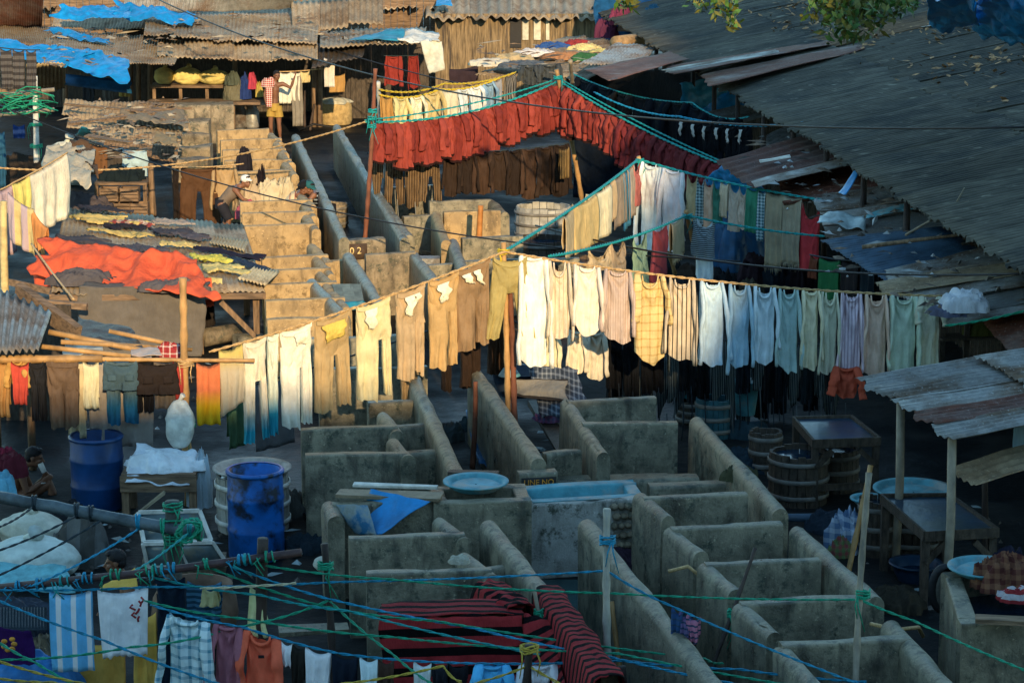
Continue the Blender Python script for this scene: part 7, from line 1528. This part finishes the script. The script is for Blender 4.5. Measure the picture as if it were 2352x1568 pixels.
sack(at(745, 1310, .02), .12, .1, .16, SACK, 'little white plastic bag on the ground near the blue drum', None, 'plastic_bag', 'bag')
# ---------------------------------------------------------------- people
def sj(Y, **k): return {n: aty(v[0], v[1], Y + (v[2] if len(v) > 2 else 0)) for n, v in k.items()}
# squatting man drinking, at the left
Yq = 28.0
J = sj(Yq, pelvis=(34, 1150), chest=(42, 1092), neck=(58, 1064), head=(80, 1050, -.02), lshoulder=(50, 1078, .17), rshoulder=(46, 1080, -.17), relbow=(62, 1132, -.24), rwrist=(98, 1106, -.16), lelbow=(74, 1124, .2), lwrist=(100, 1098, .05),
       rhip=(38, 1152, -.1), lhip=(38, 1152, .1), rknee=(118, 1108, -.12), lknee=(112, 1112, .14), rankle=(124, 1176, -.12), lankle=(118, 1170, .14))
J['rhand'] = J['rwrist'] + V((.1, .02, .06)); J['lhand'] = J['lwrist'] + V((.08, -.04, .1)); J['rpalm'] = V((0, 1, .3)); J['lpalm'] = V((0, -1, .2)); J['rtoe'] = J['rankle'] + V((1, 0, 0)); J['ltoe'] = J['lankle'] + V((1, 0, 0))
t, P, Mx = person(J, 'shirtless man squatting at the left edge and drinking from a white cup', (J['pelvis'].x, Yq, 0), (1, 0, -.12), .010)
wrap_bm([J['pelvis'] + V((-.02, 0, -.1)), J['pelvis'], J['pelvis'] + V((0, 0, .12))], [.17, .18, .16], 18, .9, 3).build('shorts', cloth('2A2A38'), t)
mb = MB(); mb.tube([J['rwrist'] + V((.03 * math.cos(a), .03 * math.sin(a), -.01)) for a in [2 * PI * i / 12 for i in range(13)]], .008, 6); mb.build('bracelet', WHITEP, t)
cup = MB().lathe([(.03, 0), (.036, .12), (.033, .12), (.027, .01), (.005, .01)], J['lwrist'] + V((.03, -.09, .10)), 16, rot=Matrix.Rotation(-.4, 3, 'Y')).build('cup', WHITEP); tag(cup, 'white cup held to the mouth of the squatting man', 'cup')
heap('cloth', aty(10, 1066, Yq + .35), .15, .14, .22, cloth('A01840'), 'crimson cloth over the shoulder of the squatting man', 'cloth', rough=.6); heap('cloth', at(-14, 1140, .4) + V((0, .9, .0)), .2, .2, .3, cloth('6A1A2A'), 'dark red cloth behind the squatting man', 'cloth', rough=.5)
o = MB().box(J['pelvis'] + V((0, 0, -.24)), .34, .3, .18).build('stool', WOOD); tag(o, 'low wooden block under the squatting man', 'stool')
# man in a white vest, head and shoulders over the pipe
Yv = 23.4
J = sj(Yv, pelvis=(312, 1452), chest=(300, 1372), neck=(284, 1322), head=(264, 1290), lshoulder=(292, 1344, .17), rshoulder=(298, 1346, -.17), relbow=(290, 1410, -.22), rwrist=(254, 1420, -.16), lelbow=(280, 1405, .2), lwrist=(244, 1410, .1),
       rhip=(306, 1455, -.1), lhip=(306, 1455, .1), rknee=(238, 1425, -.12), lknee=(236, 1420, .14), rankle=(262, 1478, -.12), lankle=(258, 1476, .14))
J['rpalm'] = V((0, 1, 0)); J['lpalm'] = V((0, -1, 0)); J['rtoe'] = J['rankle'] + V((-1, 0, 0)); J['ltoe'] = J['lankle'] + V((-1, 0, 0))
t, P, Mx = person(J, 'man in a white vest seen in profile behind the front ropes', (J['pelvis'].x, Yv, 0), (-1, -.1, -.05), .010)
wrap_bm([J['pelvis'], J['pelvis'].lerp(J['chest'], .5), J['chest'], J['chest'].lerp(J['neck'], .35)], [.155, .145, .17, .12], 20, .72, 3, .006).build('vest', cloth('C4D4DC'), t); wrap_bm([J['pelvis'] + V((0, 0, -.12)), J['pelvis'], J['pelvis'] + V((0, 0, .06))], [.16, .17, .16], 18, .85, 5).build('trousers', cloth('20242E'), t)
o = tarp_bm(MB(), aty(228, 1352, 21.6), aty(318, 1350, 21.6), aty(310, 1300, 21.7), aty(262, 1330, 21.7), .03, 12, 10, 4).build('yellow_bag', cloth('F0B80C')); tag(o, 'yellow cloth on the pipe in front of the man in the vest', 'cloth')
# man standing at the back in yellow shorts
Ym = 60.2; f0 = at(632, 322); Ym = f0.y
J = sj(Ym, pelvis=(631, 246), chest=(632, 205), neck=(632, 187), head=(636, 174), lshoulder=(615, 193), rshoulder=(650, 193), relbow=(668, 202, -.05), rwrist=(677, 176, -.1), lelbow=(608, 218, -.05), lwrist=(612, 240, -.1),
       lhip=(623, 248), rhip=(639, 248), lknee=(622, 284, -.03), rknee=(641, 286, -.03), lankle=(622, 318), rankle=(644, 320))
J['rtoe'] = J['rankle'] + V((.25, -1, 0)); J['ltoe'] = J['lankle'] + V((-.2, -1, 0)); J['rpalm'] = V((-1, 0, 0)); J['lpalm'] = V((1, 0, 0))
t, P, Mx = person(J, 'shirtless man in yellow shorts standing at the back, one arm raised', (f0.x, f0.y, 0), (.35, -.9, .05), .013)
sb = MB(); wrap_bm([J['pelvis'] + V((0, 0, .1)), J['pelvis'], J['pelvis'] + V((0, 0, -.08))], [.15, .165, .17], 18, .75, 3, .008, sb)
for q in 'lr': wrap_bm([J[q + 'hip'] + V((0, 0, .05)), J[q + 'hip'].lerp(J[q + 'knee'], .55)], [.105, .12], 14, .95, 5, .01, sb)
sb.build('shorts', cloth('B08A14'), t)
o = heap('towel', J['lshoulder'] + V((.02, -.06, -.06)), .17, .16, .22, cloth('B83A2A', 'c', 'D8C8B8', .05, .4), 'red and white cloth on the shoulder of the man in yellow shorts', 'cloth', rough=.7)
o = tarp_bm(MB(), aty(612, 246, Ym - .2), aty(624, 246, Ym - .22), aty(626, 200, Ym - .2), aty(610, 198, Ym - .2), .03, 8, 16, 3).build('towel', cloth('B83A2A', 'c', 'D8C8B8', .05, .4)); tag(o, 'end of the red and white cloth hanging down his chest', 'cloth')
# worker with a white cap, bending behind the pens, and the one with bundles
def bender(x, y, label, face, capc, shirtc, dirn=1, hat='cap'):
    b = at(x, y); Y = b.y; h = lambda dx, z, dy=0: V((b.x + dx * dirn, Y + dy, z * .72))
    J = dict(pelvis=h(-.1, .92), chest=h(.12, 1.22), neck=h(.26, 1.36), head=h(.36, 1.47), lshoulder=h(.17, 1.30, .18), rshoulder=h(.17, 1.30, -.18), lelbow=h(.32, 1.06, .24), relbow=h(.32, 1.06, -.24), lwrist=h(.50, .95, .16), rwrist=h(.50, .95, -.16),
             lhip=h(-.1, .9, .1), rhip=h(-.1, .9, -.1), lknee=h(-.04, .5, .12), rknee=h(.04, .5, -.12), lankle=h(-.1, .06, .12), rankle=h(-.04, .06, -.12))
    J['rpalm'] = V((0, 1, 0)); J['lpalm'] = V((0, -1, 0)); J['rtoe'] = J['rankle'] + V((dirn, 0, 0)); J['ltoe'] = J['lankle'] + V((dirn, 0, 0))
    t, P, Mx = person(J, label, (b.x, Y, 0), face, .014)
    wrap_bm([J['pelvis'] + V((0, 0, -.05)), J['pelvis'].lerp(J['chest'], .4), J['chest'], J['chest'].lerp(J['neck'], .4)], [.17, .155, .18, .12], 20, .75, 3, .008).build('shirt', cloth(shirtc) if isinstance(shirtc, str) else shirtc, t)
    sb = MB(); wrap_bm([J['pelvis'] + V((0, 0, .08)), J['pelvis'] + V((0, 0, -.1))], [.165, .17], 18, .8, 4, .006, sb)
    for q in 'lr': wrap_bm([J[q + 'hip'], J[q + 'knee']], [.11, .085], 12, 1, 5, .008, sb)
    sb.build('trousers', cloth('2A2C36'), t)
    if hat: cb = MB(); ell(cb, P(0, -.01, .055), .092, .108, .08, rot=Mx); ell(cb, P(0, .10, .05), .06, .06, .012, rot=Mx); cb.build(hat, cloth(capc), t)
    return t
bender(524, 545, 'worker with a white cap behind the hanging tan shirt', (.7, -.7, -.1), 'E8E4D8', '7A6A5A')
bender(668, 560, 'worker with a teal head cloth at the right end of the bundles', (.6, -.6, -.4), '1A6A70', cloth('C9B48A', 'v', '9A4A3A', .1, .2))
bender(745, 560, 'worker in a black and white striped shirt bending in the aisle', (-.8, -.4, -.6), '1A1C22', cloth('14161C', 'h', '8A9AA4', .07, .4), -1)
b = at(1270, 700); 
J = {k: V((b.x + v[0], 37.5 + v[1], v[2])) for k, v in dict(pelvis=(0, 0, .32), chest=(0, -.02, .62), neck=(0, -.03, .78), head=(0, -.05, .90), lshoulder=(-.17, 0, .72), rshoulder=(.17, 0, .72), lelbow=(-.24, -.1, .48), relbow=(.24, -.1, .48), lwrist=(-.16, -.28, .42), rwrist=(.16, -.28, .42), lhip=(-.09, 0, .3), rhip=(.09, 0, .3), lknee=(-.14, -.36, .42), rknee=(.14, -.36, .42), lankle=(-.12, -.36, .06), rankle=(.12, -.36, .06)).items()}
b = aty(1270, 640, 37.5); 
for k in J: J[k].x += b.x - at(1270, 700).x
J['rtoe'] = J['rankle'] + V((.1, -1, 0)); J['ltoe'] = J['lankle'] + V((-.1, -1, 0)); t, P, Mx = person(J, 'small shirtless man sitting in the shade beyond the golden rope', (J['pelvis'].x, 37.5, 0), (0, -1, -.1), .014)
wrap_bm([J['pelvis'] + V((0, 0, -.1)), J['pelvis'], J['pelvis'] + V((0, 0, .08))], [.16, .17, .15], 16, .85, 3).build('shorts', cloth('2A2624'), t)
o = MB().box((J['pelvis'].x, 37.55, .11), .4, .3, .22).build('stool', STONE); tag(o, 'low stone under the small sitting man', 'stone')
# bundles between the workers
for x, y, c, l, rx, h in ((575, 482, 'B8A07A', 'beige bundle held up between the two workers', .3, .55), (600, 480, '2A2024', 'dark coat draped among the bundles', .14, .75), (625, 482, 'C9B890', 'cream bundle right of the dark coat', .32, .6), (572, 500, 'B84A5A', 'pink cloth under the beige bundle', .25, .3), (655, 482, 'C4B48C', 'pale yellowish bundle by the teal head cloth', .22, .6), (690, 492, '8A6A50', 'brownish bundle at the corner of the pen', .2, .4)):
    heap('bundle', at(x, y, .5), rx, .25, h, cloth(c), l, rough=.9)
heap('coat', at(560, 395, .9), .16, .2, .5, cloth('25222A'), 'dark coat thrown over the edge of the third pen', 'coat', rough=.6)
cask(at(766, 520), .28, .45, 'stone coloured tub in the far aisle', mat=STONE); heap('bundle', at(738, 560), .3, .3, .3, cloth('8A96A0'), 'white and grey buckets of washing in the far aisle', rough=.8)
# vats and baskets in the middle distance
t = cask(at(1248, 548), .52, .62, 'big grey white vat under the leaning golden pole', mat=plain('grey white vat wood', (.34, .34, .31), .8, .3, 5, .3, 20)); cask(at(1245, 612), .52, .5, 'dark broad vat in front of the grey white one')
cask(at(940, 622), .42, .30, 'stave basket heaped with clay left of the khaki trousers', mat=STONE); heap('clay', at(940, 622, .24), .38, .38, .14, STONE, 'mound filling the stave basket', 'mound', rough=.8)
cask(at(1310, 640), .45, .35, 'pale edged vat near the small sitting man', mat=WOOD)
t = thing('number_stone', 'brown stone with worn pale numbers beside the stave basket', 'sign', at(830, 605)); a, b = pt(790, 550, .85), pt(882, 546, .85); wall_bm(MB(), a, b, .85, .24, rnd=.3, seed=5).build('stone', STONE, t)
n = (b - a).normalized(); fy = V((n.y, -n.x, 0)); fa, fb = a + fy * .124, b + fy * .124
MB().slab(1, 1, lambda u, v: fa.lerp(fb, .04 + .5 * u) + V((0, 0, .52 + .27 * v)), .003, fy).build('painted_panel', plain('brown sign paint', (.07, .045, .03), .7, .3, 9, .2, 30), t)
text('0 2', fa.lerp(fb, .1) + V((0, 0, .62)) + fy * .006, .16, plain('pale letter paint', (.6, .45, .2), .7, .4, 14, 0), t, n)
pole('post', at(1100, 650), aty(1104, 472, at(1100, 650).y), .06, plain('orange painted post', (.42, .17, .04), .6, .3, 5, .3, 20), 'orange painted post in the last sunlight beyond the golden rope', nodes=False, ties=[(.5, RG)])
o = MB().box(at(987, 610, .6), .34, .3, .28).build('metal_box', WHITEP if False else TIN); tag(o, 'small grey metal box right of the stave basket', 'box')
for i, (x0, x1) in enumerate(((788, 798), (806, 818), (824, 838))):
    o = MB().bar(at(x0, 700, .9), at(x1 - 22, 655, 1.0), .16, .04, .004).build('plank', plain('green grey plank', (.16, .19, .16), .8, .3, 5, .4, 20)); tag(o, ('left green grey board across the half lit pen', 'middle green grey board across the half lit pen', 'right green grey board across the half lit pen')[i], 'plank')
tarp_bm(MB(), at(775, 715, .9), at(845, 705, .9), at(835, 690, 1.0), at(790, 692, 1.0), .03, 10, 6, 3).build('teal_sheet', TARPC); tag(COL.objects['teal_sheet'], 'teal sheet below the green grey boards', 'sheet')
# ---------------------------------------------------------------- scraps nobody could count, scattered over roofs and ground
def litter(name, label, spots, n, mats, s0, s1, sd):
    rr = random.Random(sd)
    for mi, m in enumerate(mats):
        mb = MB()
        for i in range(n // len(mats)):
            x0, y0, x1, y1, z = rr.choice(spots); c = at(rr.uniform(x0, x1), rr.uniform(y0, y1), z + rr.uniform(0, .06)); a = rr.random() * 6.3; s_ = rr.uniform(s0, s1); asp = rr.choice((.2, .5, .8, 3.5))
            d1 = V((math.cos(a), math.sin(a), rr.uniform(-.12, .2))) * s_ * asp ** .5; d2 = V((-math.sin(a), math.cos(a), rr.uniform(-.1, .3))) * s_ * asp ** -.5 * .6; u = V((0, 0, rr.uniform(.01, .05)))
            mb.add([c - d1, c - d2 * .8, c + d1, c + d2, c + u], [(0, 1, 4), (1, 2, 4), (2, 3, 4), (3, 0, 4)])
        tag(mb.build(name, m), label + (' of wood', ' of pale plastic', ' of cloth', ' of blue plastic')[mi % 4], 'litter', kind='stuff')
litter('litter', 'loose scraps strewn over the upper left roofs', [(100, 60, 420, 150, 2.3), (140, 225, 430, 300, 1.45), (200, 290, 420, 370, 1.25), (340, 30, 720, 95, 2.6), (1100, 95, 1500, 170, 2.3), (730, 70, 980, 100, 2.3)], 520, (WOOD, plain('scrap plastic', (.3, .25, .17), .6, .3, 5, .3, 20), plain('scrap cloth', (.15, .11, .08), .9, .5, 5, .3, 20)), .05, .2, 5)
litter('litter', 'loose scraps strewn over the right roofs', [(1640, 310, 1980, 430, 2.35), (1800, 420, 2200, 500, 2.15), (2030, 580, 2350, 720, 2.1), (1900, 500, 2250, 640, 2.1)], 150, (WOODD, plain('grey scrap plastic', (.3, .32, .32), .6, .3, 5, .3, 20), plain('scrap cloth', (.15, .11, .08), .9, .5, 5, .3, 20)), .04, .13, 8)
litter('litter', 'wet scraps strewn on the yard floor', [(140, 1180, 700, 1340, .02), (1700, 1100, 2300, 1400, .02), (1100, 620, 1700, 760, .02), (200, 830, 500, 1000, .02), (1240, 950, 1330, 1080, .02)], 320, (WOODD, plain('wet scrap plastic', (.25, .32, .33), .4, .3, 5, .3, 20), plain('wet scrap cloth', (.08, .07, .06), .7, .5, 5, .3, 20)), .03, .11, 13)
for o in bpy.data.objects:
    if '_w' in o: del o['_w']
